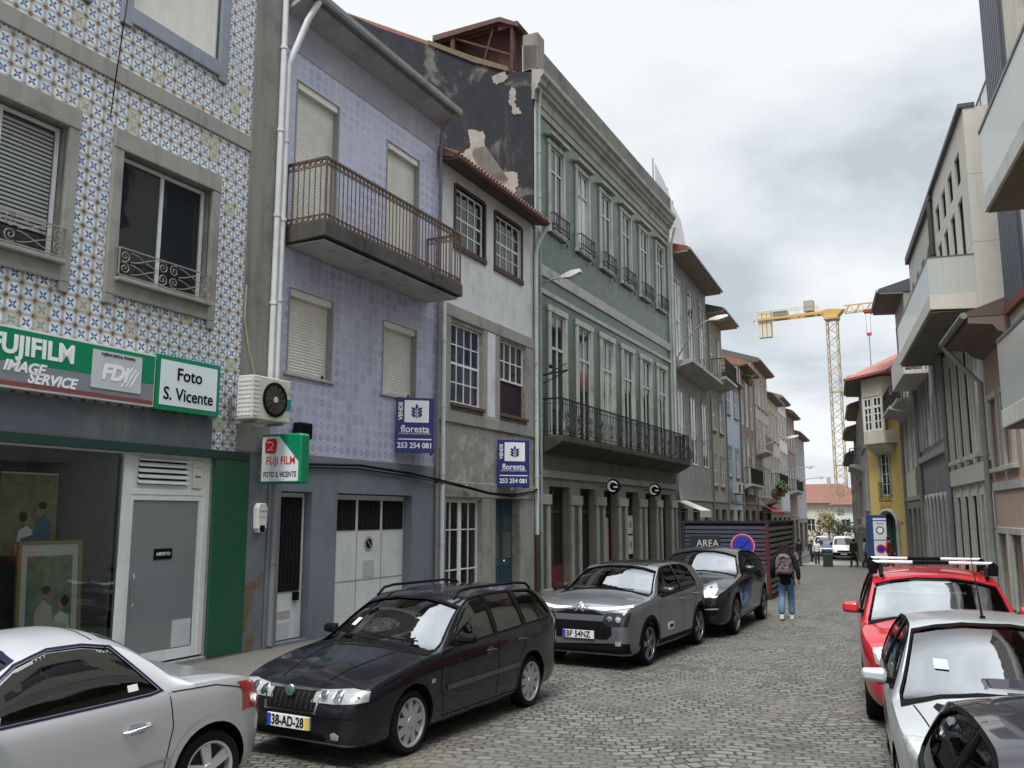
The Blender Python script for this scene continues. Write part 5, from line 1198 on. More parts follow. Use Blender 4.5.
# ================================================================== tower crane
def crane():
    t = thing('tower_crane', 'yellow tower crane standing above the roofs at the end of the street', 'crane', (-.95, 135.4, gz(135))); t.rotation_euler = (0, 0, math.atan2(-.2, 1))
    yel = plain('crane yellow', (.48, .33, .12), .5, var=.1); gry = plain('crane mast grey', (.34, .28, .16), .6)
    H = 31.0-gz(135); s = .72; m = MB()
    for sx in (-s, s):
        for sy in (-s, s): m.bar((sx, sy, 0), (sx, sy, H), .13)
    n = 15; hz = H/n
    for k in range(n):
        z0, z1 = k*hz, (k+1)*hz
        for a, b in (((-s, -s), (s, -s)), ((s, -s), (s, s)), ((s, s), (-s, s)), ((-s, s), (-s, -s))):
            zm = (z0+z1)/2
            m.bar((*a, z0), (*b, zm), .075); m.bar((*b, zm), (*a, z1), .075)
            if k % 5 == 0: m.bar((*a, z0), (*b, z0), .14)
    m.build('mast', gry, t)
    MB().box(-1.0, 1.0, -1.0, 1.0, H, H+.5).prism([(-.9, H+.5), (1.0, H+.5), (1.9, H+1.4), (-.3, H+1.7), (-2.2, H+1.35)], 'y', -.75, .75).build('slewing_unit', yel, t, bevel=.05)
    cj = MB(); L = 11.0
    for y in (-.7, .7): cj.bar((-1, y, H+1.2), (-L, y, H+1.2), .2, .38)
    for k in range(8): x = -1.5-k*1.4; cj.bar((x, -.7, H+1.2), (x-.7, .7, H+1.2), .1)
    for y in (-.7, .7):
        for k in range(7): cj.bar((-2-k*1.5, y, H+1.4), (-2-k*1.5, y, H+2.4), .05)
        cj.bar((-2, y, H+2.4), (-11, y, H+2.4), .06)
    cj.build('counter_jib', yel, t)
    w = MB()
    for k in range(3): w.box(-L+.1+k*.68, -L+.7+k*.68, -.5, .5, H-1.6, H+2.6)
    w.build('counterweight', plain('counterweight cream', (.55, .50, .40), .8), t, bevel=.03)
    MB().box(-8.6, -6.5, -.5, .5, H+1.5, H+2.3).build('winch', M_pvc, t, bevel=.05)
    c = MB().box(-3.9, -2.5, -.7, .5, H+1.7, H+3.3).build('name_board', plain('grey mesh board', (.34, .31, .28), .7), t)
    j = MB(); JL = 42; top = 1.05; hw = .6
    for y in (-hw, hw): j.bar((1.8, y, H+.9), (JL, y, H+.9), .12)
    j.bar((1.8, 0, H+.9+top), (JL, 0, H+.9+top*.8), .18)
    for k in range(26):
        x0 = 1.8+k*1.5; x1 = x0+1.5
        for y in (-hw, hw): j.bar((x0, y, H+.9), ((x0+x1)/2, 0, H+.9+top), .09); j.bar(((x0+x1)/2, 0, H+.9+top), (x1, y, H+.9), .09)
    j.build('jib', yel, t)
    red = plain('crane red', (.45, .05, .05), .5)
    MB().box(4.5, 5.6, -.6, .6, H+.5, H+.85).build('trolley', red, t, bevel=.04)
    hk = MB(); hk.prism([(4.7, H-2.5), (5.4, H-2.5), (5.3, H-2.9), (4.8, H-2.9)], 'y', -.25, .25); hk.build('hook_block', red, t)
    r = MB()
    for x in (4.75, 5.35): r.tube([(x, 0, H+.5), (x, 0, H-2.4)], .03, 5)
    r.tube([(5.05, 0, H-3), (5.05, 0, H-12.5)], .07, 5); r.build('hoist_rope', M_pvc, t)
crane()
# ================================================================== slatted kiosk with the round sign
def kiosk():
    kx, ky = -2.12, 25.35; t = thing('slatted_kiosk', 'black slatted terrace enclosure standing in the parking lane', 'enclosure', (kx, ky, 0), math.radians(180-3))
    bk = plain('kiosk black', (.022, .024, .03), .5); W_, H_, D_ = 2.42, 2.14, -5.6
    # local x runs to the left seen from the camera; local y<0 is away from the camera
    c = MB(); c.box(.06, W_-.06, D_+.08, -.08, .05, H_-.06); c.build('inner_panel', plain('kiosk inner black', (.013, .014, .018), .6), t)
    f = MB()
    for x in (0, W_-.07): f.box(x, x+.07, -.07, 0, 0, H_); f.box(x, x+.07, D_, D_+.07, 0, H_)
    f.box(.07, W_-.07, -.07, 0, H_-.07, H_); f.box(.07, W_-.07, -.07, 0, .02, .1); f.box(0, .07, D_+.07, -.07, H_-.07, H_); f.box(0, .07, D_+.07, -.07, .02, .1)
    f.build('frame', bk, t)
    s = MB(); n = 16
    for k in range(n): z = .14+k*(H_-.26)/n; s.prism([(-.03, z), (.0, z), (.0, z+.07), (-.03, z+.085)], 'x', .08, W_-.08)
    s.build('slats', plain('slat blue black', (.05, .055, .075), .4), t)
    s = MB()
    for k in range(12): z = .14+k*(H_-.26)/12; s.box(-.012, .02, D_+.08, -.08, z, z+.09)
    s.build('side_slats', plain('side slat grey brown', (.13, .12, .11), .6), t)
    s = MB()
    for k in range(n):
        if k % 3 != 1: z = .14+k*(H_-.26)/n; s.box(.10, .55, .0005, .004, z+.045, z+.062)
    s.build('red_reflective_strip', plain('red strip', (.15, .015, .025), .4), t)
    MB().box(.02, .1, -.055, .006, .1, H_-.08).build('red_post_edge', plain('dull red edge', (.10, .02, .025), .5), t)
    b = MB().box(1.35, 2.2, .006, .02, 1.3, 1.72).build('name_board', plain('board black', (.015, .016, .02), .4), t)
    R = Matrix(((-1, 0, 0), (0, 0, 1), (0, 1, 0)))
    text(b, 'board_lettering', 'AREA', .27, (1.7, .024, 1.5), plain('board lettering grey', (.45, .45, .46), .4), R, sx=.95)
    q = thing('no_parking_sign', 'round blue no parking sign with a red rim on the slatted enclosure', 'traffic sign', (kx, ky, 0), math.radians(180-3))
    a = MB().lathe([(.33, .03), (.33, .045), (.30, .045)], 'y', 36, (.72, 0, 1.45)).build('sign_plate', plain('sign pale rim', (.6, .45, .5), .4), q); 
    MB().lathe([(.315, .045), (.315, .049)], 'y', 36, (.72, 0, 1.45)).build('red_rim', plain('traffic red', (.45, .02, .05), .4), q)
    MB().lathe([(.27, .05), (.27, .053)], 'y', 36, (.72, 0, 1.45)).build('blue_field', plain('traffic blue', (.015, .03, .33), .4), q)
    MB().bar((.72-.18, .0555, 1.45+.18), (.72+.18, .0555, 1.45-.18), .05, .004).build('red_bar', plain('traffic red dim', (.16, .02, .16), .4), q)
kiosk()
# blue totem with two notices
def totem():
    Y = 47.2; x = wa(Y, 876); t = thing('notice_totem', 'blue totem with two white sign panels in front of the yellow house', 'sign', (x, Y, gz(Y)), math.radians(12))
    o = MB().box(-.45, .45, -.12, .12, 0, 2.75).build('body', plain('totem blue', (.03, .06, .16), .5), t, bevel=.02)
    MB().box(-.2, .42, -.128, -.121, 1.55, 2.45).box(-.2, .42, -.128, -.121, 2.5, 2.6).build('white_panel', plain('totem white panel', (.62, .65, .68), .4), o)
    MB().box(-.2, .42, -.128, -.121, .45, 1.5).build('white_panel', plain('totem lower panel', (.60, .62, .66), .4), o)
    MB().lathe([(.2, -.129), (.2, -.132)], 'y', 24, (.11, 0, 2.0)).build('dial', plain('dial grey', (.12, .14, .17), .4), t); MB().lathe([(.13, -.133), (.13, -.135)], 'y', 24, (.11, 0, 2.0)).build('dial_field', M_sign_white, t)
    MB().lathe([(.22, -.129), (.22, -.132)], 'y', 24, (.11, 0, 1.1)).build('red_disc', M_red, t); MB().lathe([(.15, -.133), (.15, -.135)], 'y', 24, (.11, 0, 1.1)).build('blue_disc', plain('traffic blue', (.015, .03, .33), .4), t)
    text(t, 'totem_lettering', 'ZONA', .12, (.11, -.13, 2.33), M_black)
totem()
# ================================================================== cars (local x from nose to tail, z up; nose points to the viewer)
def pch(pts):
    """monotone cubic through (x, y) points"""
    xs = [p[0] for p in pts]; ys = [p[1] for p in pts]; n = len(xs)
    h = [xs[i+1]-xs[i] for i in range(n-1)]; d = [(ys[i+1]-ys[i])/h[i] for i in range(n-1)]; m = [d[0]]
    for i in range(1, n-1):
        if d[i-1]*d[i] <= 0: m.append(0)
        else: w1, w2 = 2*h[i]+h[i-1], h[i]+2*h[i-1]; m.append((w1+w2)/(w1/d[i-1]+w2/d[i]))
    m.append(d[-1])
    def f(x):
        if x <= xs[0]: return ys[0]
        if x >= xs[-1]: return ys[-1]
        i = max(k for k in range(n-1) if xs[k] <= x); t = (x-xs[i])/h[i]
        return ys[i]*(1+2*t)*(1-t)**2+m[i]*h[i]*t*(1-t)**2+ys[i+1]*t*t*(3-2*t)+m[i+1]*h[i]*t*t*(t-1)
    return f
NT, NS, CP = 9, 5, 2.15
def car_ring(S, x, dw=0, dt=0, zb=None):
    top = S['top'](x)-dt; belt = min(S['belt'](x), top-.015); w = S['wid'](x)-dw; bot = zb if zb is not None else S['bot'](x)
    cr = S['crown'](x); k = S['tumble']; ze = max(belt+.006, top-cr); gh = ze-belt
    wb = w*.965; ye = max(.05, wb-.03-k*gh*(1 if gh > .08 else gh/.08)); pts = []
    for i in range(NT): t = i/(NT-1); pts.append((ye*t, ze+(top-ze)*(1-t**CP)))
    for i in range(1, NS+1): t = i/NS; pts.append((ye+(wb-ye)*t+.018*math.sin(math.pi*t)*min(1, gh/.3), ze+(belt-ze)*t))
    H = belt-bot
    for fz, fw in ((.05, .985), (.14, .997), (.28, 1.0), (.42, .997), (.50, .992), (.56, .994), (.70, .988), (.84, .972), (.94, .945), (1.0, .90)): pts.append((w*fw, belt-H*fz))
    pts.append((w*.5, bot)); pts.append((0, bot)); return pts
def car_loft(S, dw=0, dt=0, zb=None, x0=0, x1=None, n=None):
    L = S['L']; x1 = L if x1 is None else x1
    xs = sorted(set([round(x0+(x1-x0)*i/84, 4) for i in range(85)]+[round(x0+v, 4) for v in (.008, .02, .035, .055, .08, .11)]+[round(x1-v, 4) for v in (.008, .02, .035, .055, .08, .11)]))
    mb = MB(); rings = []
    for x in xs:
        h = car_ring(S, x, dw, dt, zb); ring = [(x, y, z) for y, z in h]+[(x, -y, z) for y, z in reversed(h[1:-1])]; rings.append(ring)
    m = len(rings[0]); mb.add([p for r in rings for p in r], [(i*m+k, i*m+(k+1) % m, (i+1)*m+(k+1) % m, (i+1)*m+k) for i in range(len(xs)-1) for k in range(m)])
    mb.add(rings[0], [tuple(range(m))]); mb.add(rings[-1], [tuple(range(m))[::-1]]); return mb
def boolean(ob, cutter):
    co = bpy.data.objects.new('cutter', cutter); COL.objects.link(co); co.parent = ob.parent
    md = ob.modifiers.new('b', 'BOOLEAN'); md.operation = 'DIFFERENCE'; md.object = co; md.solver = 'MANIFOLD' ; md.material_mode = 'TRANSFER'
    dg = bpy.context.evaluated_depsgraph_get(); me = bpy.data.meshes.new_from_object(ob.evaluated_get(dg))
    n0 = len(ob.data.polygons)
    ob.modifiers.clear(); COL.objects.unlink(co); bpy.data.objects.remove(co)
    if len(me.polygons) < n0*.2: return False
    ob.data = me; return True
class Car:
    def __init__(s, S, name, label, loc, rz, paint, group=None):
        s.S = S; s.t = thing(name, label, 'car', loc, rz, group); s.paint = paint
        base = car_loft(S); me = base.mesh('body', [paint, M_black]); bm = bmesh.new(); bm.from_mesh(me); bm.verts.ensure_lookup_table(); bmesh.ops.triangulate(bm, faces=bm.faces)
        s.bvh = BVHTree.FromBMesh(bm); bm.free()
        o = bpy.data.objects.new('body', me); COL.objects.link(o); o.parent = s.t; s.body = o
        s.inn = plain('car interior', (.022, .022, .024), .8)
        void = car_loft(S, .05, .045, .40, S['cowl']+.12, S['L']-S.get('tailin', .3)).mesh('void', s.inn)
        boolean(o, void)
    def clampw(s, poly):
        q = []
        for i in range(len(poly)):
            a, b = Vector(poly[i]), Vector(poly[(i+1) % len(poly)]); m = max(1, int((b-a).length/.1))
            for k in range(m):
                p = a.lerp(b, k/m); q.append((p.x, min(p.y, car_ring(s.S, p.x)[NT-1][1]-.022)))
        return q
    def cut_side(s, polys):
        polys[:] = [s.clampw(p) for p in polys]
        for p in polys:
            s._cut(MB().prism(p, 'y', -2, 2))
    def _cut(s, mb):
        boolean(s.body, mb.mesh('cut', M_black))
    def cut_end(s, poly, x0, x1): s._cut(MB().prism(poly, 'x', x0, x1))
    def wells(s, r=.36):
        for x in s.S['axles']:
            for sg in (1, -1):
                y = s.S['W']; mb = MB().lathe([(r, 0), (r, .32)], 'y', 40, (x, (y-.25) if sg > 0 else (-y-.07), s.S['r']+.02)); boolean(s.body, mb.mesh('cut', M_black))
    def finish(s):
        me = s.body.data; me.polygons.foreach_set('use_smooth', [True]*len(me.polygons)); me.set_sharp_from_angle(angle=math.radians(32)); me.update()
    def patch(s, name, pts, d, mat, off=.003, parent=None, res=.05, skirt=.012, smooth=60, flat=False):
        """skin piece: outline pts (3D) dropped on to the body along direction d"""
        d = Vector(d).normalized(); bm = bmesh.new(); vs = [bm.verts.new(p) for p in pts]; bm.faces.new(vs)
        bmesh.ops.triangulate(bm, faces=bm.faces)
        for _ in range(7):
            lg = [e for e in bm.edges if e.calc_length() > res]
            if not lg: break
            bmesh.ops.subdivide_edges(bm, edges=lg, cuts=1, use_grid_fill=False); bmesh.ops.triangulate(bm, faces=bm.faces)
        for v in bm.verts:
            h = s.bvh.ray_cast(v.co-d*3, d)
            if h[0] is None: h = s.bvh.find_nearest(v.co)
            n = h[1]
            if n.dot(d) > 0: n = -n
            v.co = h[0]+n*off
        bmesh.ops.recalc_face_normals(bm, faces=bm.faces)
        if sum((f.normal.dot(d)*f.calc_area() for f in bm.faces)) > 0: bmesh.ops.reverse_faces(bm, faces=bm.faces)
        bd = [e for e in bm.edges if e.is_boundary]; r = bmesh.ops.extrude_edge_only(bm, edges=bd)
        for v in r['geom']:
            if isinstance(v, bmesh.types.BMVert): v.co += d*skirt
        me = bpy.data.meshes.new(name); bm.to_mesh(me); bm.free(); me.materials.append(mat)
        me.polygons.foreach_set('use_smooth', [True]*len(me.polygons)); me.set_sharp_from_angle(angle=math.radians(smooth)); me.update()
        o = bpy.data.objects.new(name, me); COL.objects.link(o); o.parent = parent or s.t; return o
    def ring(s, name, poly, mat, d, lift, inn=-.004, out=-.028, off=.003):
        """seal round an opening: lift() turns an outline point into 3D, dropped on the body along d"""
        P, Q = inset(poly, inn), inset(poly, out); d = Vector(d).normalized(); a = []; b = []; n = len(poly)
        for i in range(n):
            m = max(1, int((Vector(poly[(i+1) % n])-Vector(poly[i])).length/.05))
            for k in range(m):
                t = k/m; a.append(Vector(P[i]).lerp(Vector(P[(i+1) % n]), t)); b.append(Vector(Q[i]).lerp(Vector(Q[(i+1) % n]), t))
        vs = []
        for p in a+b:
            q = Vector(lift(p)); h = s.bvh.ray_cast(q-d*2, d)
            if h[0] is None: h = s.bvh.find_nearest(q)
            nn = h[1] if h[1].dot(d) < 0 else -h[1]; vs.append(h[0]+nn*off)
        m = len(a); inn3 = [v+d*.02 for v in vs[:m]]
        mb = MB().add(vs+inn3, [(i, (i+1) % m, m+(i+1) % m, m+i) for i in range(m)]+[(i, 2*m+i, 2*m+(i+1) % m, (i+1) % m) for i in range(m)])
        return mb.build(name, mat, s.t, smooth=50)
    def disc(s, name, p, r, d, mat, off=.008, parent=None):
        d = Vector(d).normalized(); u = d.cross(Vector((0, 0, 1))).normalized(); v = u.cross(d)
        return s.patch(name, [Vector(p)+u*r*math.cos(a)+v*r*math.sin(a) for a in [2*math.pi*k/18 for k in range(18)]], d, mat, off=off, parent=parent, skirt=.006)
    def glaze(s, polys, ws, glass, rear=None, seal=None, wmin=-.014):
        seal = seal or M_seam
        for sg in (-1, 1):
            for p in polys:
                s.side('side_window', inset(p, -.012), glass, sg, off=-.010, skirt=.003); s.ring('window_seal', p, seal, (0, -sg, 0), lambda q: (q[0], sg*1.2, q[1]), -.003, -.02)
        s.front('windscreen', inset(ws, -.014), car_glass, off=-.010, skirt=.003); s.ring('windscreen_seal', ws, seal, (1, 0, 0), lambda q: (-.6, q[0], q[1]), .006, wmin)
        if rear: s.rear('rear_window', rear, dark_glass, off=-.01, skirt=.003)
    def side(s, name, pts, mat, sg=-1, **k): return s.patch(name, [(x, sg*1.2, z) for x, z in pts], (0, -sg, 0), mat, **k)
    def both(s, name, pts, mat, **k): return [s.side(name, pts, mat, sg, **k) for sg in (-1, 1)]
    def front(s, name, pts, mat, mirror=False, **k):
        o = s.patch(name, [(-.6, y, z) for y, z in pts], (1, 0, 0), mat, **k)
        if mirror: s.patch(name, [(-.6, -y, z) for y, z in reversed(pts)], (1, 0, 0), mat, **k)
        return o
    def rear(s, name, pts, mat, mirror=False, **k):
        o = s.patch(name, [(s.S['L']+.6, y, z) for y, z in pts], (-1, 0, 0), mat, **k)
        if mirror: s.patch(name, [(s.S['L']+.6, -y, z) for y, z in reversed(pts)], (-1, 0, 0), mat, **k)
        return o
    def strip(s, name, pts, w, mat, sg=-1, off=.002, parent=None):
        """thin line along a side-view polyline"""
        P = []
        for i in range(len(pts)-1):
            a, b = Vector(pts[i]), Vector(pts[i+1]); n = max(1, int((b-a).length/.05))
            P += [a.lerp(b, k/n) for k in range(n)]
        P.append(Vector(pts[-1])); up = []; dn = []
        for i, p in enumerate(P):
            t = (P[min(i+1, len(P)-1)]-P[max(i-1, 0)]).normalized(); q = Vector((-t.y, t.x))*w/2; up.append(p+q); dn.append(p-q)
        vs = []
        for p in up+dn:
            h = s.bvh.ray_cast(Vector((p.x, sg*2, p.y)), Vector((0, -sg, 0)))
            if h[0] is None: h = s.bvh.find_nearest(Vector((p.x, sg, p.y)))
            vs.append(h[0]+Vector((0, sg, 0))*off)
        n = len(P); mb = MB().add(vs, [(i, i+1, n+i+1, n+i) for i in range(n-1)]); return mb.build(name, mat, parent or s.t, smooth=60)
    def wheels(s, spokes=8, rimcol=None, rr=.62, cover=False, sw=.07, twin=False):
        r = s.S['r']; rim_m = rimcol or plain('alloy silver', (.50, .51, .52), .3, .7, var=.05)
        for x in s.S['axles']:
            for sg in (-1, 1):
                w = bpy.data.objects.new('wheel', None); COL.objects.link(w); w.parent = s.t; w.location = (x, sg*(s.S['W']-.125), r); w.rotation_euler = (0, random.uniform(0, 6), 0 if sg < 0 else math.pi)
                T = .098; MB().lathe([(r*rr, -T*.9), (r*.9, -T), (r*.975, -T*.78), (r, -T*.5), (r, T*.5), (r*.975, T*.78), (r*.9, T), (r*rr, T*.9)], 'y', 40, caps=False).build('tyre', M_rubber, w, smooth=40)
                m = MB(); R = r*rr; m.lathe([(R*1.0, -T*.9), (R*1.03, -T*.96), (R*.94, -T*.9), (R*.9, -T*.5), (R*.9, T*.6)], 'y', 40, caps=False)
                m.lathe([(R*.9, T*.0), (R*.9, T*.05)], 'y', 30) if False else None
                for k in range(spokes):
                    a = 2*math.pi*k/spokes
                    for da in ((-.13, .13) if twin else (0,)):
                        c, sn = math.cos(a+da), math.sin(a+da); u = Vector((c, 0, sn)); v = Vector((-sn, 0, c)); y1, y2 = -T*.86, -T*.8
                        p = [u*R*.16-v*sw*.55, u*R*.16+v*sw*.55, u*R*.95+v*sw*.42, u*R*.95-v*sw*.42]
                        m.add([q+Vector((0, y1 if i in (0, 1) else y2, 0)) for i, q in enumerate(p)]+[q+Vector((0, y1+.03, 0)) for q in p], [(0, 1, 2, 3), (0, 4, 5, 1), (1, 5, 6, 2), (3, 2, 6, 7), (0, 3, 7, 4)])
                m.lathe([(R*.24, -T*.8), (R*.22, -T*.93), (R*.05, -T*.96)], 'y', 20); m.build('rim', rim_m, w, smooth=35)
                MB().lathe([(R*.9, -T*.3), (R*.9, -T*.25)], 'y', 30).build('brake_disc', plain('wheel recess', (.03, .03, .032), .6) if not cover else plain('hubcap grey', (.15, .155, .16), .4, .4), w)
    def seats(s, xf, xr, z=.5):
        for y in (-.36, .36):
            m = MB(); m.prism([(xf, z-.1), (xf+.5, z-.12), (xf+.5, z+.03), (xf, z+.06)], 'y', y-.24, y+.24)
            m.prism([(xf+.42, z), (xf+.55, z), (xf+.72, z+.58), (xf+.62, z+.6)], 'y', y-.23, y+.23); m.prism([(xf+.64, z+.62), (xf+.73, z+.62), (xf+.76, z+.8), (xf+.68, z+.8)], 'y', y-.12, y+.12)
            m.build('seat', plain('seat fabric', (.05, .05, .055), .9), s.t, bevel=.03)
        m = MB(); m.prism([(xr+.3, z), (xr+.45, z), (xr+.6, z+.52), (xr+.5, z+.54)], 'y', -.6, .6); m.build('rear_seat', plain('seat fabric', (.05, .05, .055), .9), s.t, bevel=.03)
        a = [2*math.pi*k/20 for k in range(20)]; c = Vector((xf-.22, -.36, z+.28))
        st = MB().tube([c+Vector((-.17*math.cos(v)*.35, .18*math.sin(v), .17*math.cos(v))) for v in a], .016, 6, True); st.bar(c+Vector((0, -.17, 0)), c+Vector((0, .17, 0)), .03); st.build('steering_wheel', M_black, s.t, smooth=60)
    def mirror(s, x, z, mat, size=(.10, .20, .13), both=True, arm=True):
        for sg in (-1, 1):
            h = s.bvh.ray_cast(Vector((x, sg*2, z-.03)), Vector((0, -sg, 0)))[0]; y = abs(h.y)
            dx, dy, dz = size; mb = MB(); y0 = y+.05
            mb.add([(x-dx*.5, sg*(y0), z-dz*.35), (x+dx*.5, sg*y0, z-dz*.45), (x+dx*.5, sg*y0, z+dz*.5), (x-dx*.3, sg*y0, z+dz*.4),
                    (x-dx*.1, sg*(y0+dy), z-dz*.3), (x+dx*.55, sg*(y0+dy*.95), z-dz*.4), (x+dx*.55, sg*(y0+dy), z+dz*.42), (x, sg*(y0+dy), z+dz*.3)],
                   [(0, 1, 2, 3), (4, 7, 6, 5), (0, 3, 7, 4), (1, 5, 6, 2), (0, 4, 5, 1), (3, 2, 6, 7)])
            o = mb.build('wing_mirror', mat, s.t, smooth=60, bevel=.03)
            MB().bar((x, sg*(y-.02), z-dz*.25), (x, sg*(y0+.04), z-dz*.15), .06, .05).build('mirror_arm', M_black, o)
            MB().quad((x+dx*.56, sg*(y0+.02), z-dz*.35), (x+dx*.58, sg*(y0+dy*.9), z-dz*.3), (x+dx*.58, sg*(y0+dy*.92), z+dz*.35), (x+dx*.56, sg*(y0+.02), z+dz*.42)).build('mirror_glass', M_chrome, o)
    def plate(s, txt, z, x=None, y=0, w=.52, yellow=False, h=.115):
        hit = s.bvh.ray_cast(Vector((-1, y, z)), Vector((1, 0, 0)))[0]; x = hit.x-.022
        o = MB().box(x-.006, x+.02, y-w/2, y+w/2, z-h/2, z+h/2).build('number_plate', plain('plate white', (.62, .62, .60), .4, var=.02), s.t)
        MB().box(x-.008, x-.0065, y+w/2-.05, y+w/2-.002, z-h/2+.002, z+h/2-.002).build('plate_blue_band', plain('plate blue', (.02, .05, .35), .4), o)
        if yellow: MB().box(x-.008, x-.0065, y-w/2+.002, y-w/2+.048, z-h/2+.002, z+h/2-.002).build('plate_yellow_band', plain('plate yellow', (.62, .42, .03), .4), o)
        R = Matrix(((0, 0, -1), (-1, 0, 0), (0, 1, 0)))
        text(o, 'plate_lettering', txt, .125, (x-.009, y-.0, z), M_black, R, sx=.8 if len(txt) > 7 else .86, bold=.0012)
    def handle(s, x, z, mat, sg=-1, l=.2, tilt=0):
        h = s.bvh.ray_cast(Vector((x, sg*2, z)), Vector((0, -sg, 0)))[0]; y = h.y
        o = s.side('door_handle', [(x-.06, z-.04), (x+.06, z-.04), (x+.075, z), (x+.06, z+.035), (x-.06, z+.035), (x-.075, z)], plain('handle cup', (.05, .05, .055), .4) if mat is not M_chrome else plain('handle cup silver', (.28, .28, .3), .3, .5), sg, off=.001, skirt=.004)
        MB().tube([(x-l/2, y+sg*.005, z-tilt), (x-l/2+.02, y+sg*.032, z-tilt*.8), (x, y+sg*.04, z), (x+l/2-.02, y+sg*.032, z+tilt*.8), (x+l/2, y+sg*.005, z+tilt)], [.010, .014, .015, .014, .010], 8).build('handle_grip', mat, o, smooth=60)
    def wiper(s, y0, y1, mat=None):
        P = []
        for k in range(9):
            y = y0+(y1-y0)*k/8; z = s.S['top'](s.S['cowl'])+.02+.035*(k/8)
            h = s.bvh.ray_cast(Vector((-1, y, z)), Vector((1, 0, 0)))
            if h[0] is None: continue
            P.append(h[0]+h[1]*.02)
        if len(P) > 2: MB().tube(P, .009, 5).build('wiper', M_black, s.t, smooth=60)
def spec(L, W, r, axles, top, belt, bot, wid, crown, cowl, tumble, **k):
    d = dict(L=L, W=W, r=r, axles=axles, top=pch(top), belt=pch(belt), bot=pch(bot), wid=pch(wid), crown=pch(crown), cowl=cowl, tumble=tumble); d.update(k); return d
car_glass = clear_glass('car glass', (.42, .50, .48), .19)
dark_glass = clear_glass('dark car glass', (.16, .19, .19), .15)
M_lamp = plain('headlamp glass', (.36, .39, .38), .08, .3, var=.55, scale=16, coat=.6)
M_lampd = plain('headlamp dark', (.03, .031, .034), .06, .2, var=.4, scale=12, coat=.6)
M_tail = plain('tail lamp red', (.30, .03, .025), .12, var=.15, coat=1)
M_seam = plain('panel gap', (.006, .006, .006), .9, spec=.08)
M_trim = plain('grey black trim', (.02, .02, .021), .7, spec=.15)
def place(px, py, az):   # rotation for a tail direction az degrees to the right of the street axis
    return (px, py, 0), math.pi/2-math.radians(az)
def inset(poly, d):
    """polygon offset inwards by d (outwards when negative), mitred"""
    n = len(poly); A = sum(poly[i][0]*poly[(i+1) % n][1]-poly[(i+1) % n][0]*poly[i][1] for i in range(n)); sg = 1 if A > 0 else -1; q = []
    for i in range(n):
        p0, p1, p2 = Vector(poly[i-1]), Vector(poly[i]), Vector(poly[(i+1) % n]); a = (p1-p0).normalized(); b = (p2-p1).normalized()
        na, nb = Vector((-a.y, a.x))*sg, Vector((-b.y, b.x))*sg; m = (na+nb)
        m = m/max(.35, m.dot(na)) if m.length > 1e-6 else na
        q.append(tuple(p1+m*d))
    return q
def ws_outline(S, x0, x1, k=.93, n=7):
    """front-view outline of the windscreen between stations x0 (base) and x1 (top)"""
    R = []
    for i in range(n):
        x = x0+(x1-x0)*i/(n-1); r = car_ring(S, x); ye, ze = r[NT-1]; top = r[0][1]; R.append((ye*k, ze+(top-ze)*(1-k**CP)))
    x = x1; r = car_ring(S, x); ye, ze = r[NT-1]; top = r[0][1]
    T = [(ye*t, ze+(top-ze)*(1-abs(t)**CP)) for t in (.65, .3, -.3, -.65)]
    x = x0; r = car_ring(S, x); ye, ze = r[NT-1]; top = r[0][1]
    B = [(ye*t, ze+(top-ze)*(1-abs(t)**CP)) for t in (-.6, -.25, .25, .6)]
    return R+T+[(-y, z) for y, z in reversed(R)]+B
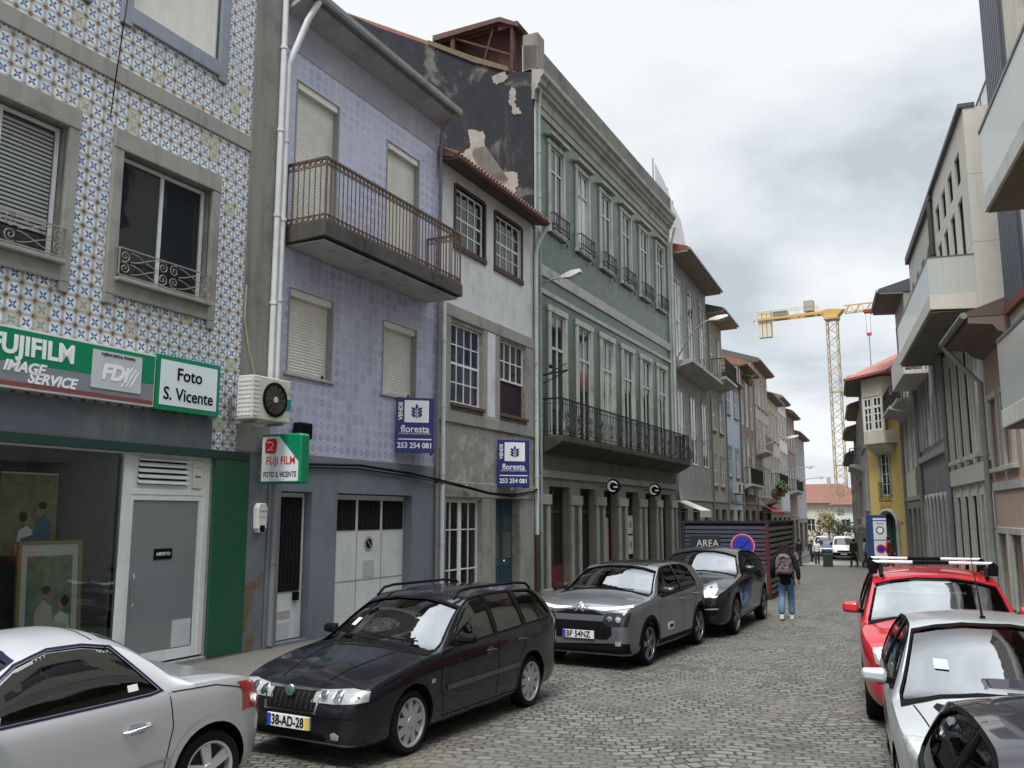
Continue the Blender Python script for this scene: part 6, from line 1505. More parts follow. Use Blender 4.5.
# ---------------------------------------------------------------- dark estate car in the foreground
def estate():
    S = spec(4.23, .85, .30, (.82, 3.28),
        top=[(0, .52), (.025, .60), (.07, .665), (.18, .735), (.5, .835), (.9, .905), (1.12, .955), (1.22, 1.0), (1.9, 1.36), (2.15, 1.425), (2.7, 1.45), (3.3, 1.44), (3.75, 1.40), (3.92, 1.34), (4.08, 1.08), (4.15, .93), (4.20, .80), (4.23, .60)],
        belt=[(0, .49), (.07, .62), (.2, .69), (.6, .80), (1.1, .88), (2.2, .93), (3.3, .965), (4.05, .985), (4.18, .85), (4.23, .57)],
        bot=[(0, .30), (.05, .22), (.3, .19), (3.8, .20), (4.1, .25), (4.23, .36)],
        wid=[(0, .56), (.02, .645), (.07, .725), (.16, .775), (.35, .82), (.7, .845), (1.3, .85), (3.4, .848), (3.9, .815), (4.1, .755), (4.19, .69), (4.23, .60)],
        crown=[(0, .05), (.8, .055), (1.1, .065), (1.4, .15), (1.85, .11), (2.2, .055), (3.6, .055), (3.95, .09), (4.23, .05)], cowl=1.12, tumble=.40)
    pt = carpaint('blue black paint', (.006, .0065, .009), .0, .25)
    loc, rz = place(-5.03, 7.25, 8.4)
    # nose centre is the origin
    c = Car(S, 'estate_car', 'dark blue black estate car with roof rails and a white number plate', loc, rz, pt)
    sw = [[(1.62, .935), (1.50, .945), (2.03, 1.33), (2.26, 1.375), (2.42, 1.38), (2.42, .965)], [(2.50, .968), (2.50, 1.382), (3.06, 1.375), (3.10, .995)], [(3.18, .998), (3.16, 1.37), (3.55, 1.345), (3.70, 1.28), (3.84, 1.06), (3.82, 1.02)]]
    c.cut_side(sw); ws = ws_outline(S, 1.17, 1.93, .965); c.cut_end(ws, 1.14, 2.1); c.cut_end([(-.58, 1.04), (.58, 1.04), (.5, 1.32), (-.5, 1.32)], 3.8, 4.6); c.wells(.345); c.finish()
    for sg in (-1, 1):
        c.strip('window_trim', [(1.36, .915), (2.2, .945), (3.2, .978), (3.86, 1.0)], .022, M_trim, sg)
        for a in ([(1.32, .90), (1.30, .6), (1.36, .26)], [(2.46, 1.39), (2.46, .6), (2.43, .26), (1.36, .26)], [(3.14, 1.38), (3.14, .85), (2.92, .55), (2.9, .26), (2.43, .26)]): c.strip('door_seam', a, .010, M_seam, sg)
        c.strip('side_strip', [(1.40, .535), (2.42, .545), (2.95, .55)], .05, plain('strip grey', (.06, .062, .068), .4), sg, off=.008); c.handle(2.28, .80, pt, sg); c.handle(3.0, .835, pt, sg)
        rl = MB(); y = sg*.535; rl.tube([(1.98, y+sg*.0, 1.365), (2.1, y, 1.445), (2.3, y, 1.465), (3.4, y, 1.455), (3.66, y, 1.43), (3.78, y, 1.36)], .017, 7); rl.build('roof_rail', M_black, c.t, smooth=60)
    c.glaze(sw, ws, car_glass, [(-.59, 1.03), (-.5, 1.33), (.5, 1.33), (.59, 1.03)])
    c.patch('bonnet_seam', [(1.06, -.70, 1.4), (1.06, .70, 1.4), (1.085, .7, 1.4), (1.085, -.7, 1.4)], (0, 0, -1), M_seam)
    for sg in (-1, 1): c.patch('bonnet_crease', [(.22, sg*.28, 1.5), (1.0, sg*.44, 1.5), (1.0, sg*.455, 1.5), (.22, sg*.30, 1.5)], (0, 0, -1), pt, off=.006)
    for sg in (-1, 1):
        o = c.patch('headlight', [(-.3, sg*.30, .575), (-.3, sg*.58, .575), (-.3, sg*.87, .60), (-.3, sg*.87, .685), (-.3, sg*.70, .70), (-.3, sg*.34, .675)], (1, -sg*.18, 0), M_lamp, off=.005)
        for y, q in ((.44, .045), (.60, .055)): c.disc('reflector', (-.3, sg*y, .63), q, (1, -sg*.18, 0), M_chrome, .009, o)
    c.front('grille', [(-.29, .50), (.29, .50), (.30, .655), (-.30, .655)], M_black, off=.004)
    c.ring('grille_frame', [(-.30, .49), (.30, .49), (.325, .66), (-.325, .66)], M_chrome, (1, 0, 0), lambda q: (-.6, q[0], q[1]), .0, -.022, .008)
    for k in range(9): y = -.26+k*.065; c.front('grille_bar', [(y-.006, .505), (y+.006, .505), (y+.006, .65), (y-.006, .65)], plain('grille bar', (.02, .02, .021), .5, spec=.2), off=.006)
    b = MB().lathe([(.055, 0), (.05, -.014), (.0, -.018)], 'x', 24, (.0, 0, .665)).build('badge', M_chrome, c.t, smooth=60); MB().lathe([(.034, -.0145), (.0, -.02)], 'x', 18, (.0, 0, .665)).build('badge_field', plain('badge green', (.03, .12, .06), .3), b)
    c.front('bumper_line', [(-.7, .455), (.7, .455), (.7, .465), (-.7, .465)], M_seam); c.front('lower_intake', [(-.42, .24), (.42, .24), (.42, .315), (-.42, .315)], M_black, off=.004)
    c.front('bumper_lip', [(-.7, .215), (.7, .215), (.7, .235), (-.7, .235)], plain('lip grey', (.1, .1, .11), .4), off=.012)
    c.front('fog_light', [(.50, .27), (.58, .27), (.59, .31), (.54, .34), (.50, .32)], M_lamp, True, off=.006)
    c.plate('38-AD-28', .385, yellow=True); c.mirror(1.62, 1.0, M_black); c.wheels(9, plain('hubcap silver', (.42, .43, .44), .38, .5, var=.08), .74, True, .075); c.seats(1.75, 2.6, .5); c.wiper(-.55, .0); c.wiper(-.05, .5)
    s = MB().ball((1.55, .22, 1.02), (.05, .04, .05)); s.build('dashboard_toy', plain('orange toy', (.5, .14, .03), .6), c.t, smooth=60)
    c.front('windscreen_sticker', [(.42, 1.08), (.50, 1.08), (.49, 1.15), (.41, 1.15)], plain('pale sticker', (.45, .47, .48), .5), off=.002, skirt=.002)
    c.side('wing_repeater', [(1.12, .62), (1.18, .62), (1.18, .66), (1.12, .66)], M_lamp, -1)
estate()
# ---------------------------------------------------------------- grey hatchback behind it
def hatch():
    S = spec(3.99, .873, .325, (.79, 3.33),
        top=[(0, .62), (.02, .78), (.06, .90), (.14, .965), (.4, 1.01), (.75, 1.045), (.90, 1.075), (1.0, 1.12), (1.60, 1.43), (1.9, 1.49), (2.5, 1.51), (3.1, 1.49), (3.52, 1.43), (3.74, 1.31), (3.86, 1.07), (3.92, .9), (3.99, .62)],
        belt=[(0, .60), (.06, .84), (.2, .92), (.7, .97), (1.1, .99), (2.2, 1.005), (3.2, 1.04), (3.75, 1.07), (3.9, .88), (3.99, .6)],
        bot=[(0, .30), (.05, .22), (.3, .21), (3.6, .22), (3.85, .27), (3.99, .36)],
        wid=[(0, .64), (.02, .71), (.07, .775), (.16, .82), (.35, .855), (.7, .872), (1.3, .87), (3.2, .873), (3.65, .845), (3.85, .78), (3.94, .72), (3.99, .64)],
        crown=[(0, .05), (.75, .06), (.9, .07), (1.2, .16), (1.6, .12), (1.9, .06), (3.3, .06), (3.75, .09), (3.99, .05)], cowl=.90, tumble=.42)
    pt = carpaint('platinum grey paint', (.155, .165, .18), .55, .3); rf = carpaint('black roof paint', (.012, .012, .014), 0, .2)
    loc, rz = place(-3.96, 13.15, 8.4); c = Car(S, 'hatchback_car', 'grey hatchback with a black roof and slim stacked headlamps', loc, rz, pt)
    sw = [[(1.34, 1.015), (1.28, 1.03), (1.78, 1.385), (2.0, 1.43), (2.36, 1.44), (2.38, 1.03)], [(2.46, 1.035), (2.44, 1.44), (2.88, 1.425), (3.12, 1.35), (3.22, 1.12), (3.16, 1.07)]]
    c.cut_side(sw); ws = ws_outline(S, 1.0, 1.68, .95); c.cut_end(ws, .94, 1.9); c.cut_end([(-.55, 1.1), (.55, 1.1), (.48, 1.33), (-.48, 1.33)], 3.4, 4.4); c.wells(.37); c.finish()
    for sg in (-1, 1):
        for a in ([(1.22, .95), (1.20, .6), (1.30, .26)], [(2.42, 1.4), (2.42, .6), (2.4, .26), (1.3, .26)], [(3.2, 1.1), (3.12, .85), (2.92, .6), (2.88, .26), (2.4, .26)]): c.strip('door_seam', a, .010, M_seam, sg)
        c.handle(2.26, .90, pt, sg); c.handle(3.02, .93, pt, sg); c.strip('sill_cladding', [(1.22, .27), (2.95, .27)], .13, M_black, sg, off=.006)
        a = [math.pi*k/14 for k in range(15)]
        for x in S['axles']: c.strip('wheel_arch_cladding', [(x-.40*math.cos(v), .33+.40*math.sin(v)) for v in a], .06, M_black, sg, off=.008)
        o = c.side('airbump', [(1.62, .44), (1.86, .44), (1.88, .50), (1.86, .56), (1.62, .56), (1.60, .50)], plain('airbump white', (.6, .6, .6), .4), sg, off=.010); c.side('airbump_centre', [(1.67, .475), (1.82, .475), (1.83, .5), (1.82, .525), (1.67, .525)], M_black, sg, off=.013, parent=o)
        c.strip('window_trim', [(1.35, .985), (2.4, 1.015), (3.2, 1.06)], .02, M_black, sg)
    c.glaze(sw, ws, dark_glass); c.rear('rear_window', [(-.56, 1.09), (-.48, 1.34), (.48, 1.34), (.56, 1.09)], dark_glass, off=-.01, skirt=.003)
    c.patch('roof_panel', [(1.80, -.44, 2), (1.74, 0, 2), (1.80, .44, 2), (2.6, .53, 2), (3.55, .47, 2), (3.6, 0, 2), (3.55, -.47, 2), (2.6, -.53, 2)], (0, 0, -1), rf, off=.003)
    for sg in (-1, 1):
        c.patch('daytime_lamp', [(-.3, sg*.20, .865), (-.3, sg*.50, .865), (-.3, sg*.90, .915), (-.3, sg*.90, .945), (-.3, sg*.5, .905), (-.3, sg*.2, .905)], (1, -sg*.18, 0), plain('daytime lamp white', (.75, .77, .78), .2), off=.008)
        o = c.patch('headlight', [(-.3, sg*.44, .70), (-.3, sg*.54, .64), (-.3, sg*.84, .65), (-.3, sg*.88, .85), (-.3, sg*.5, .83)], (1, -sg*.18, 0), M_lampd, off=.006)
        for y in (.54, .68): c.disc('reflector', (-.3, sg*(y+.02), .745), .042, (1, -sg*.18, 0), M_chrome, .010, o)
        c.patch('chevron_bar', [(-.3, sg*.03, .90), (-.3, sg*.45, .855), (-.3, sg*.45, .84), (-.3, sg*.03, .88)], (1, 0, 0), M_chrome, off=.01)
        c.patch('fog_light', [(-.3, sg*.60, .37), (-.3, sg*.68, .37), (-.3, sg*.68, .43), (-.3, sg*.60, .43)], (1, 0, 0), M_lamp, off=.012)
    for dz in (0, .045): c.front('badge', [(-.085, .84+dz), (-.05, .84+dz), (0, .885+dz), (.05, .84+dz), (.085, .84+dz), (0, .925+dz)], M_chrome, off=.015)
    c.front('upper_grille', [(-.46, .80), (.46, .80), (.2, .86), (-.2, .86)], M_black, off=.004)
    c.front('grille', [(-.54, .52), (-.46, .45), (.46, .45), (.54, .52), (.54, .64), (.46, .71), (-.46, .71), (-.54, .64)], M_black, off=.004)
    c.front('lower_bumper', [(-.78, .25), (.78, .25), (.78, .40), (.52, .40), (.46, .35), (-.46, .35), (-.52, .40), (-.78, .40)], M_black, off=.008)
    c.plate('BF 54NZ', .51); c.mirror(1.38, 1.09, rf); c.wheels(5, plain('dark two tone alloy', (.16, .165, .17), .3, .6), .74, False, .05, True); c.seats(1.6, 2.5, .55); c.wiper(-.5, .05)
hatch()
# ---------------------------------------------------------------- black sport utility car
def suv():
    S = spec(4.70, .962, .37, (.92, 3.73),
        top=[(0, .62), (.03, .76), (.1, .86), (.25, .94), (.6, 1.02), (1.0, 1.08), (1.32, 1.12), (1.44, 1.17), (2.1, 1.525), (2.4, 1.60), (2.8, 1.62), (3.4, 1.58), (3.9, 1.48), (4.3, 1.30), (4.5, 1.12), (4.63, .98), (4.70, .70)],
        belt=[(0, .60), (.1, .80), (.3, .88), (.8, .99), (1.4, 1.06), (2.5, 1.10), (3.6, 1.15), (4.3, 1.14), (4.6, .95), (4.70, .68)],
        bot=[(0, .36), (.05, .27), (.3, .24), (4.2, .26), (4.5, .32), (4.70, .42)],
        wid=[(0, .64), (.03, .73), (.1, .80), (.22, .86), (.45, .92), (.9, .955), (1.5, .945), (3.0, .945), (3.7, .962), (4.2, .92), (4.5, .84), (4.64, .76), (4.70, .66)],
        crown=[(0, .06), (1.1, .07), (1.4, .1), (1.7, .18), (2.1, .13), (2.5, .07), (3.8, .07), (4.3, .1), (4.70, .05)], cowl=1.32, tumble=.48)
    pt = carpaint('jet black paint', (.008, .008, .010), 0, .2); loc, rz = place(-3.18, 17.1, 5.5); c = Car(S, 'utility_car', 'black sport utility car with bright oval headlamps parked before the slatted enclosure', loc, rz, pt)
    sw = [[(1.82, 1.12), (1.76, 1.14), (2.28, 1.47), (2.5, 1.52), (2.78, 1.52), (2.8, 1.14)], [(2.88, 1.145), (2.86, 1.52), (3.4, 1.49), (3.72, 1.40), (3.9, 1.27), (3.82, 1.2)]]
    c.cut_side(sw); ws = ws_outline(S, 1.45, 2.16); c.cut_end(ws, 1.36, 2.3); c.wells(.42); c.finish()
    for sg in (-1, 1):
        for a in ([(1.45, 1.05), (1.43, .7), (1.5, .34)], [(2.84, 1.5), (2.84, .7), (2.8, .34), (1.5, .34)], [(3.86, 1.2), (3.7, .95), (3.3, .7), (3.26, .34), (2.8, .34)]): c.strip('door_seam', a, .010, M_seam, sg)
        c.handle(2.62, 1.0, pt, sg); c.handle(3.5, 1.03, pt, sg)
        o = c.patch('headlight', [(-.3, sg*.46, .80), (-.3, sg*.60, .74), (-.3, sg*.80, .78), (-.3, sg*.88, .90), (-.3, sg*.84, 1.0), (-.3, sg*.66, .95)], (1, -sg*.25, 0), M_lamp, off=.006)
        for y, z in ((.64, .85), (.76, .89)): c.disc('reflector', (-.3, sg*y, z), .05, (1, -sg*.25, 0), M_chrome, .010, o)
        c.patch('side_intake', [(-.3, sg*.45, .42), (-.3, sg*.82, .44), (-.3, sg*.82, .60), (-.3, sg*.45, .60)], (1, -sg*.2, 0), M_black, off=.005)
        c.patch('daytime_lamp', [(-.3, sg*.5, .52), (-.3, sg*.84, .54), (-.3, sg*.84, .565), (-.3, sg*.5, .545)], (1, -sg*.2, 0), M_lamp, off=.012)
    c.glaze(sw, ws, dark_glass); c.front('grille', [(-.42, .42), (.42, .42), (.42, .66), (-.42, .66)], M_trim, off=.005)
    c.mirror(1.9, 1.2, pt, (.12, .2, .15)); c.wheels(5, plain('dark alloy', (.10, .10, .105), .3, .6), .76, False, .05, True); c.seats(2.0, 3.0, .65); c.plate('AX 27 PL', .5)
suv()
# ---------------------------------------------------------------- silver folding-roof coupe, cut by the left edge of the picture
def coupe():
    S = spec(3.92, .842, .30, (.80, 3.29),
        top=[(0, .52), (.03, .63), (.1, .70), (.4, .80), (.8, .88), (1.02, .93), (1.12, .98), (1.75, 1.35), (2.0, 1.43), (2.3, 1.44), (2.55, 1.40), (2.8, 1.285), (3.02, 1.10), (3.14, 1.02), (3.35, 1.005), (3.62, .97), (3.74, .93), (3.83, .86), (3.89, .70), (3.92, .58)],
        belt=[(0, .5), (.1, .66), (.4, .76), (1.0, .86), (1.8, .905), (2.6, .955), (3.1, .985), (3.5, .975), (3.70, .93), (3.86, .74), (3.92, .55)],
        bot=[(0, .30), (.05, .22), (.3, .19), (3.5, .20), (3.75, .26), (3.92, .38)],
        wid=[(0, .52), (.03, .6), (.1, .68), (.3, .77), (.8, .83), (1.5, .835), (2.8, .842), (3.3, .84), (3.6, .80), (3.78, .73), (3.88, .64), (3.92, .52)],
        crown=[(0, .05), (.9, .06), (1.2, .14), (1.7, .11), (2.0, .07), (2.5, .08), (2.9, .12), (3.1, .05), (3.92, .04)], cowl=1.02, tumble=.52, tailin=.95)
    pt = carpaint('pale silver paint', (.50, .505, .52), .45, .34); loc, rz = place(-6.44, 2.95, 14)
    c = Car(S, 'coupe_car', 'silver two door coupe with a rounded folding roof in front of the photo shop', loc, rz, pt)
    sw = [[(1.42, .915), (1.36, .93), (1.82, 1.27), (2.05, 1.34), (2.30, 1.345), (2.50, 1.31), (2.80, .985), (2.72, .97)]]
    c.cut_side(sw); ws = ws_outline(S, 1.12, 1.80); c.cut_end(ws, 1.05, 1.95); c.wells(.355); c.finish()
    for sg in (-1, 1):
        for a in ([(2.88, .95), (2.92, .7), (2.86, .40), (2.72, .24)], [(1.25, .88), (1.22, .6), (1.3, .24), (2.72, .24)], [(2.52, 1.27), (2.44, 1.34)], [(2.90, .955), (3.3, .95), (3.52, .90), (3.60, .865)]): c.strip('door_seam', a, .009, M_seam, sg)
        c.handle(2.62, .74, M_chrome, sg, .22, .012); c.strip('flank_crease', [(1.3, .40), (2.2, .42), (2.9, .47)], .02, plain('flank shade line', (.30, .31, .32), .4, .4), sg, off=.0035)
        a = [math.pi*k/14 for k in range(15)]
        for x in S['axles']: c.strip('wheel_arch_lip', [(x-.375*math.cos(v), .32+.375*math.sin(v)) for v in a], .05, pt, sg, off=.012)
        c.side('tail_light', [(3.52, .935), (3.64, .93), (3.86, .74), (3.86, .64), (3.77, .68), (3.66, .80)], M_tail, sg, off=.006)
        c.patch('tail_light_return', [(4.3, sg*.50, .92), (4.3, sg*.80, .9), (4.3, sg*.80, .70), (4.3, sg*.62, .70)], (-1, 0, 0), M_tail, off=.006)
        c.side('window_sticker', [(2.56, 1.0), (2.64, 1.005), (2.64, 1.05), (2.56, 1.045)], plain('pale sticker', (.45, .47, .48), .5), sg, off=.0, skirt=.002)
    c.glaze(sw, ws, dark_glass, seal=plain('coupe seal', (.012, .008, .03), .6, spec=.15))
    c.patch('deck_lid', [(3.06, -.55, 2), (3.06, .55, 2), (3.60, .58, 2), (3.68, 0, 2), (3.60, -.58, 2)], (0, 0, -1), plain('deck grey', (.20, .205, .215), .35, .4, coat=.5), off=.003)
    c.patch('roof_seam', [(2.40, -.50, 2), (2.40, .50, 2), (2.41, .50, 2), (2.41, -.50, 2)], (0, 0, -1), M_seam)
    c.patch('rear_window', [(2.52, -.42, 2), (2.52, .42, 2), (2.95, .46, 2), (2.95, -.46, 2)], (0, 0, -1), pane_mat('black rear pane', (.01, .01, .012)), off=.003)
    for sg in (-1, 1): c.patch('headlight', [(-.3, sg*.38, .56), (-.3, sg*.74, .60), (-.3, sg*.74, .70), (-.3, sg*.42, .66)], (1, -sg*.2, 0), M_lamp, off=.005)
    c.front('grille', [(-.3, .36), (.3, .36), (.3, .46), (-.3, .46)], M_black); c.mirror(1.5, .98, pt); c.wheels(5, plain('alloy bright', (.60, .61, .62), .3, .6), .70, False, .05, True); c.seats(1.7, 2.2, .42)
coupe()
# ---------------------------------------------------------------- silver small car on the right
def supermini():
    S = spec(3.78, .826, .29, (.76, 3.20),
        top=[(0, .52), (.025, .62), (.08, .70), (.25, .78), (.6, .87), (.92, .945), (1.02, .99), (1.75, 1.345), (2.05, 1.415), (2.5, 1.428), (3.1, 1.40), (3.45, 1.33), (3.6, 1.12), (3.70, .92), (3.78, .6)],
        belt=[(0, .5), (.1, .66), (.3, .74), (.9, .86), (1.6, .90), (2.6, .93), (3.5, .97), (3.68, .82), (3.78, .57)],
        bot=[(0, .30), (.05, .22), (.3, .19), (3.5, .20), (3.78, .36)],
        wid=[(0, .50), (.03, .58), (.1, .66), (.25, .73), (.6, .80), (1.2, .822), (3.0, .826), (3.4, .80), (3.68, .71), (3.78, .6)],
        crown=[(0, .06), (.8, .07), (1.1, .14), (1.75, .10), (2.1, .06), (3.3, .06), (3.78, .05)], cowl=.92, tumble=.42)
    pt = carpaint('greenish silver paint', (.40, .42, .425), .5, .32); loc, rz = place(1.02, 6.55, 0)
    c = Car(S, 'small_silver_car', 'small silver hatchback with two black bonnet vents parked on the right', loc, rz, pt)
    sw = [[(1.45, .925), (1.32, .935), (1.88, 1.285), (2.12, 1.345), (2.45, 1.35), (2.5, .94)], [(2.58, .945), (2.53, 1.35), (3.05, 1.325), (3.25, 1.2), (3.32, 1.0), (3.26, .965)]]
    c.cut_side(sw); ws = ws_outline(S, 1.0, 1.90, .955); c.cut_end(ws, .95, 2.1); c.cut_end([(-.55, 1.05), (.55, 1.05), (.48, 1.28), (-.48, 1.28)], 3.3, 4); c.wells(.335); c.finish()
    for sg in (-1, 1):
        for a in ([(1.15, .86), (1.12, .6), (1.2, .24)], [(2.54, 1.35), (2.54, .6), (2.5, .24), (1.2, .24)]): c.strip('door_seam', a, .009, M_seam, sg)
        c.handle(2.38, .80, M_black, sg)
        o = c.patch('headlight', [(-.1, sg*.34, .60), (-.1, sg*.60, .58), (-.1, sg*.78, .66), (.3, sg*.80, .82), (.3, sg*.62, .80), (-.1, sg*.42, .70)], (1, -sg*.3, -.35), M_lamp, off=.005)
        c.disc('reflector', (-.1, sg*.56, .67), .055, (1, -sg*.3, -.35), M_chrome, .009, o)
        c.patch('bonnet_seam', [(.2, sg*.52, 2), (.9, sg*.655, 2), (.9, sg*.645, 2), (.2, sg*.51, 2)], (0, 0, -1), M_seam)
    c.glaze(sw, ws, dark_glass, [(-.56, 1.04), (-.48, 1.29), (.48, 1.29), (.56, 1.04)], wmin=-.012)
    c.front('windscreen_sticker', [(.46, 1.10), (.36, 1.10), (.36, 1.16), (.46, 1.16)], plain('pale blue sticker', (.35, .50, .55), .5), off=.0, skirt=.002)
    c.front('grille', [(-.32, .50), (.32, .50), (.28, .56), (-.28, .56)], M_black); c.front('intake', [(-.55, .26), (.55, .26), (.5, .37), (-.5, .37)], M_black); c.plate('61-42-VX', .43)
    for y in (.20, .36): c.patch('bonnet_vent', [(.56, y, 2), (.60, y+.09, 2), (.84, y+.16, 2), (.90, y+.13, 2), (.80, y+.02, 2)], (0, 0, -1), M_black, off=.006)
    c.mirror(1.42, 1.0, pt, (.11, .20, .14)); c.wheels(6, rr=.70); c.seats(1.6, 2.3, .5); c.wiper(-.55, .15)
    MB().tube([(2.12, .0, 1.41), (2.3, .0, 1.62), (2.62, 0, 1.92)], [.012, .006, .003], 6).lathe([(.03, 1.40), (.02, 1.44)], 'z', 10, (2.12, 0, 0)).build('aerial', M_black, c.t, smooth=60)
supermini()
# ---------------------------------------------------------------- red utility car with roof bars
def red_car():
    S = spec(4.30, .90, .345, (.85, 3.52),
        top=[(0, .60), (.03, .74), (.1, .86), (.3, .96), (.7, 1.03), (1.08, 1.09), (1.18, 1.13), (1.75, 1.52), (2.0, 1.58), (2.8, 1.61), (3.6, 1.57), (3.95, 1.5), (4.1, 1.3), (4.22, 1.05), (4.30, .7)],
        belt=[(0, .58), (.1, .80), (.3, .90), (1.0, 1.0), (2.2, 1.03), (3.4, 1.08), (4.0, 1.1), (4.2, .95), (4.30, .66)],
        bot=[(0, .36), (.05, .27), (.3, .26), (3.9, .27), (4.30, .42)],
        wid=[(0, .62), (.03, .70), (.1, .77), (.25, .83), (.5, .88), (.9, .90), (3.6, .90), (4.0, .86), (4.22, .78), (4.30, .66)],
        crown=[(0, .05), (1.0, .07), (1.3, .16), (1.75, .11), (2.1, .06), (3.8, .06), (4.30, .05)], cowl=1.08, tumble=.30)
    pt = carpaint('signal red paint', (.40, .012, .022), .0, .28); loc, rz = place(.93, 10.42, 0)
    c = Car(S, 'red_car', 'red utility car with black and white roof bars behind the small silver car', loc, rz, pt)
    sw = [[(1.55, 1.06), (1.45, 1.08), (1.86, 1.43), (2.05, 1.48), (2.42, 1.50), (2.45, 1.07)], [(2.53, 1.075), (2.5, 1.50), (3.2, 1.485), (3.35, 1.12)]]
    c.cut_side(sw); ws = ws_outline(S, 1.18, 1.76); c.cut_end(ws, 1.10, 1.95); c.cut_end([(-.6, 1.15), (.6, 1.15), (.55, 1.45), (-.55, 1.45)], 3.8, 4.6); c.wells(.40); c.finish()
    for sg in (-1, 1):
        for a in ([(1.3, 1.0), (1.28, .6), (1.35, .34)], [(2.49, 1.5), (2.49, .6), (2.45, .34), (1.35, .34)]): c.strip('door_seam', a, .010, M_seam, sg)
        o = c.patch('headlight', [(-.2, sg*.46, .78), (-.2, sg*.62, .70), (-.2, sg*.82, .74), (-.2, sg*.87, .90), (-.2, sg*.70, .93), (-.2, sg*.50, .89)], (1, -sg*.25, -.1), M_lamp, off=.006)
        for y, q in ((.60, .06), (.74, .065)): c.disc('reflector', (-.2, sg*y, .82), q, (1, -sg*.25, -.1), M_chrome, .009, o)
        b = MB(); y = sg*.60; b.tube([(1.85, y, 1.53), (1.95, y, 1.64), (2.15, y, 1.68), (3.5, y, 1.67), (3.75, y, 1.63), (3.85, y, 1.52)], .026, 7); b.build('roof_rail', M_black, c.t, smooth=60)
    c.glaze(sw, ws, dark_glass); c.front('grille', [(-.45, .62), (.45, .62), (.42, .82), (-.42, .82)], M_black); c.front('intake', [(-.7, .36), (.7, .36), (.6, .5), (-.6, .5)], M_black)
    for x, w in ((2.02, .1), (3.1, .09)):
        b = MB(); b.box(x-w/2, x+w/2, -.70, .70, 1.685, 1.72); b = b.build('cross_bar', plain('bar white', (.70, .71, .72), .4), c.t, bevel=.012)
        MB().box(x-w/2-.006, x+w/2+.006, -.20, .22, 1.681, 1.726).build('bar_sleeve', M_black, b, bevel=.01)
        for sg in (-1, 1): MB().prism([(sg*.70, 1.725), (sg*.75, 1.67), (sg*.74, 1.55), (sg*.64, 1.55), (sg*.64, 1.69)], 'x', x-w*.6, x+w*.6).build('bar_foot', M_black, b, bevel=.012)
    c.mirror(1.6, 1.15, pt, (.12, .19, .17)); c.wheels(5, plain('dark alloy', (.10, .10, .105), .3, .6), .72, False, .05, True); c.seats(1.9, 2.8, .68); c.plate('85-HQ-10', .56)
red_car()
# ---------------------------------------------------------------- dark car cut by the bottom right corner
def corner_car():
    S = spec(4.05, .86, .31, (.85, 3.38),
        top=[(0, .55), (.03, .66), (.1, .74), (.4, .84), (.9, .93), (1.05, .98), (1.15, 1.03), (1.8, 1.36), (2.1, 1.43), (2.7, 1.44), (3.3, 1.40), (3.62, 1.33), (3.82, 1.08), (3.95, .9), (4.05, .6)],
        belt=[(0, .5), (.1, .7), (.3, .78), (1.0, .89), (2.4, .94), (3.5, 1.0), (3.8, .98), (3.97, .8), (4.05, .57)], bot=[(0, .30), (.05, .22), (.3, .19), (3.8, .2), (4.05, .36)],
        wid=[(0, .52), (.03, .6), (.1, .68), (.3, .77), (.8, .84), (1.4, .86), (3.3, .86), (3.75, .82), (3.95, .74), (4.05, .6)], crown=[(0, .05), (1.0, .07), (1.3, .15), (1.8, .11), (2.2, .06), (3.6, .07), (4.05, .05)], cowl=1.05, tumble=.44)
    pt = carpaint('dark violet grey paint', (.016, .014, .022), .2, .25); loc, rz = place(1.10, 1.95, 0)
    c = Car(S, 'dark_car', 'dark hatchback whose roof and side windows fill the bottom right corner', loc, rz, pt)
    sw = [[(1.5, .955), (1.42, .97), (1.98, 1.305), (2.2, 1.36), (2.5, 1.365), (2.52, .975)], [(2.60, .98), (2.58, 1.365), (3.1, 1.345), (3.4, 1.24), (3.5, 1.06), (3.44, 1.02)]]
    c.cut_side(sw); ws = ws_outline(S, 1.14, 1.86); c.cut_end(ws, 1.08, 2.0); c.cut_end([(-.55, 1.06), (.55, 1.06), (.48, 1.28), (-.48, 1.28)], 3.5, 4.4); c.wells(.36); c.finish()
    for sg in (-1, 1):
        for a in ([(1.3, .9), (1.28, .6), (1.35, .26)], [(2.56, 1.4), (2.56, .6), (2.52, .26), (1.35, .26)]): c.strip('door_seam', a, .009, M_seam, sg)
        c.handle(2.4, .83, pt, sg); c.handle(3.2, .86, pt, sg)
        c.patch('tail_light', [(4.4, sg*.62, .95), (4.4, sg*.8, .95), (4.4, sg*.8, .72), (4.4, sg*.66, .72)], (-1, -sg*.5, 0), M_tail, off=.006)
    c.glaze(sw, ws, dark_glass, wmin=-.02); c.rear('rear_window', [(-.56, 1.05), (-.48, 1.29), (.48, 1.29), (.56, 1.05)], dark_glass, off=-.01, skirt=.003)
    MB().prism([(3.40, 1.40), (3.52, 1.43), (3.80, 1.385), (3.78, 1.36), (3.58, 1.35)], 'y', -.46, .46).build('roof_spoiler', pt, c.t, bevel=.012)
    c.mirror(1.52, 1.03, pt); c.wheels(6); c.seats(1.75, 2.5, .5)
corner_car()
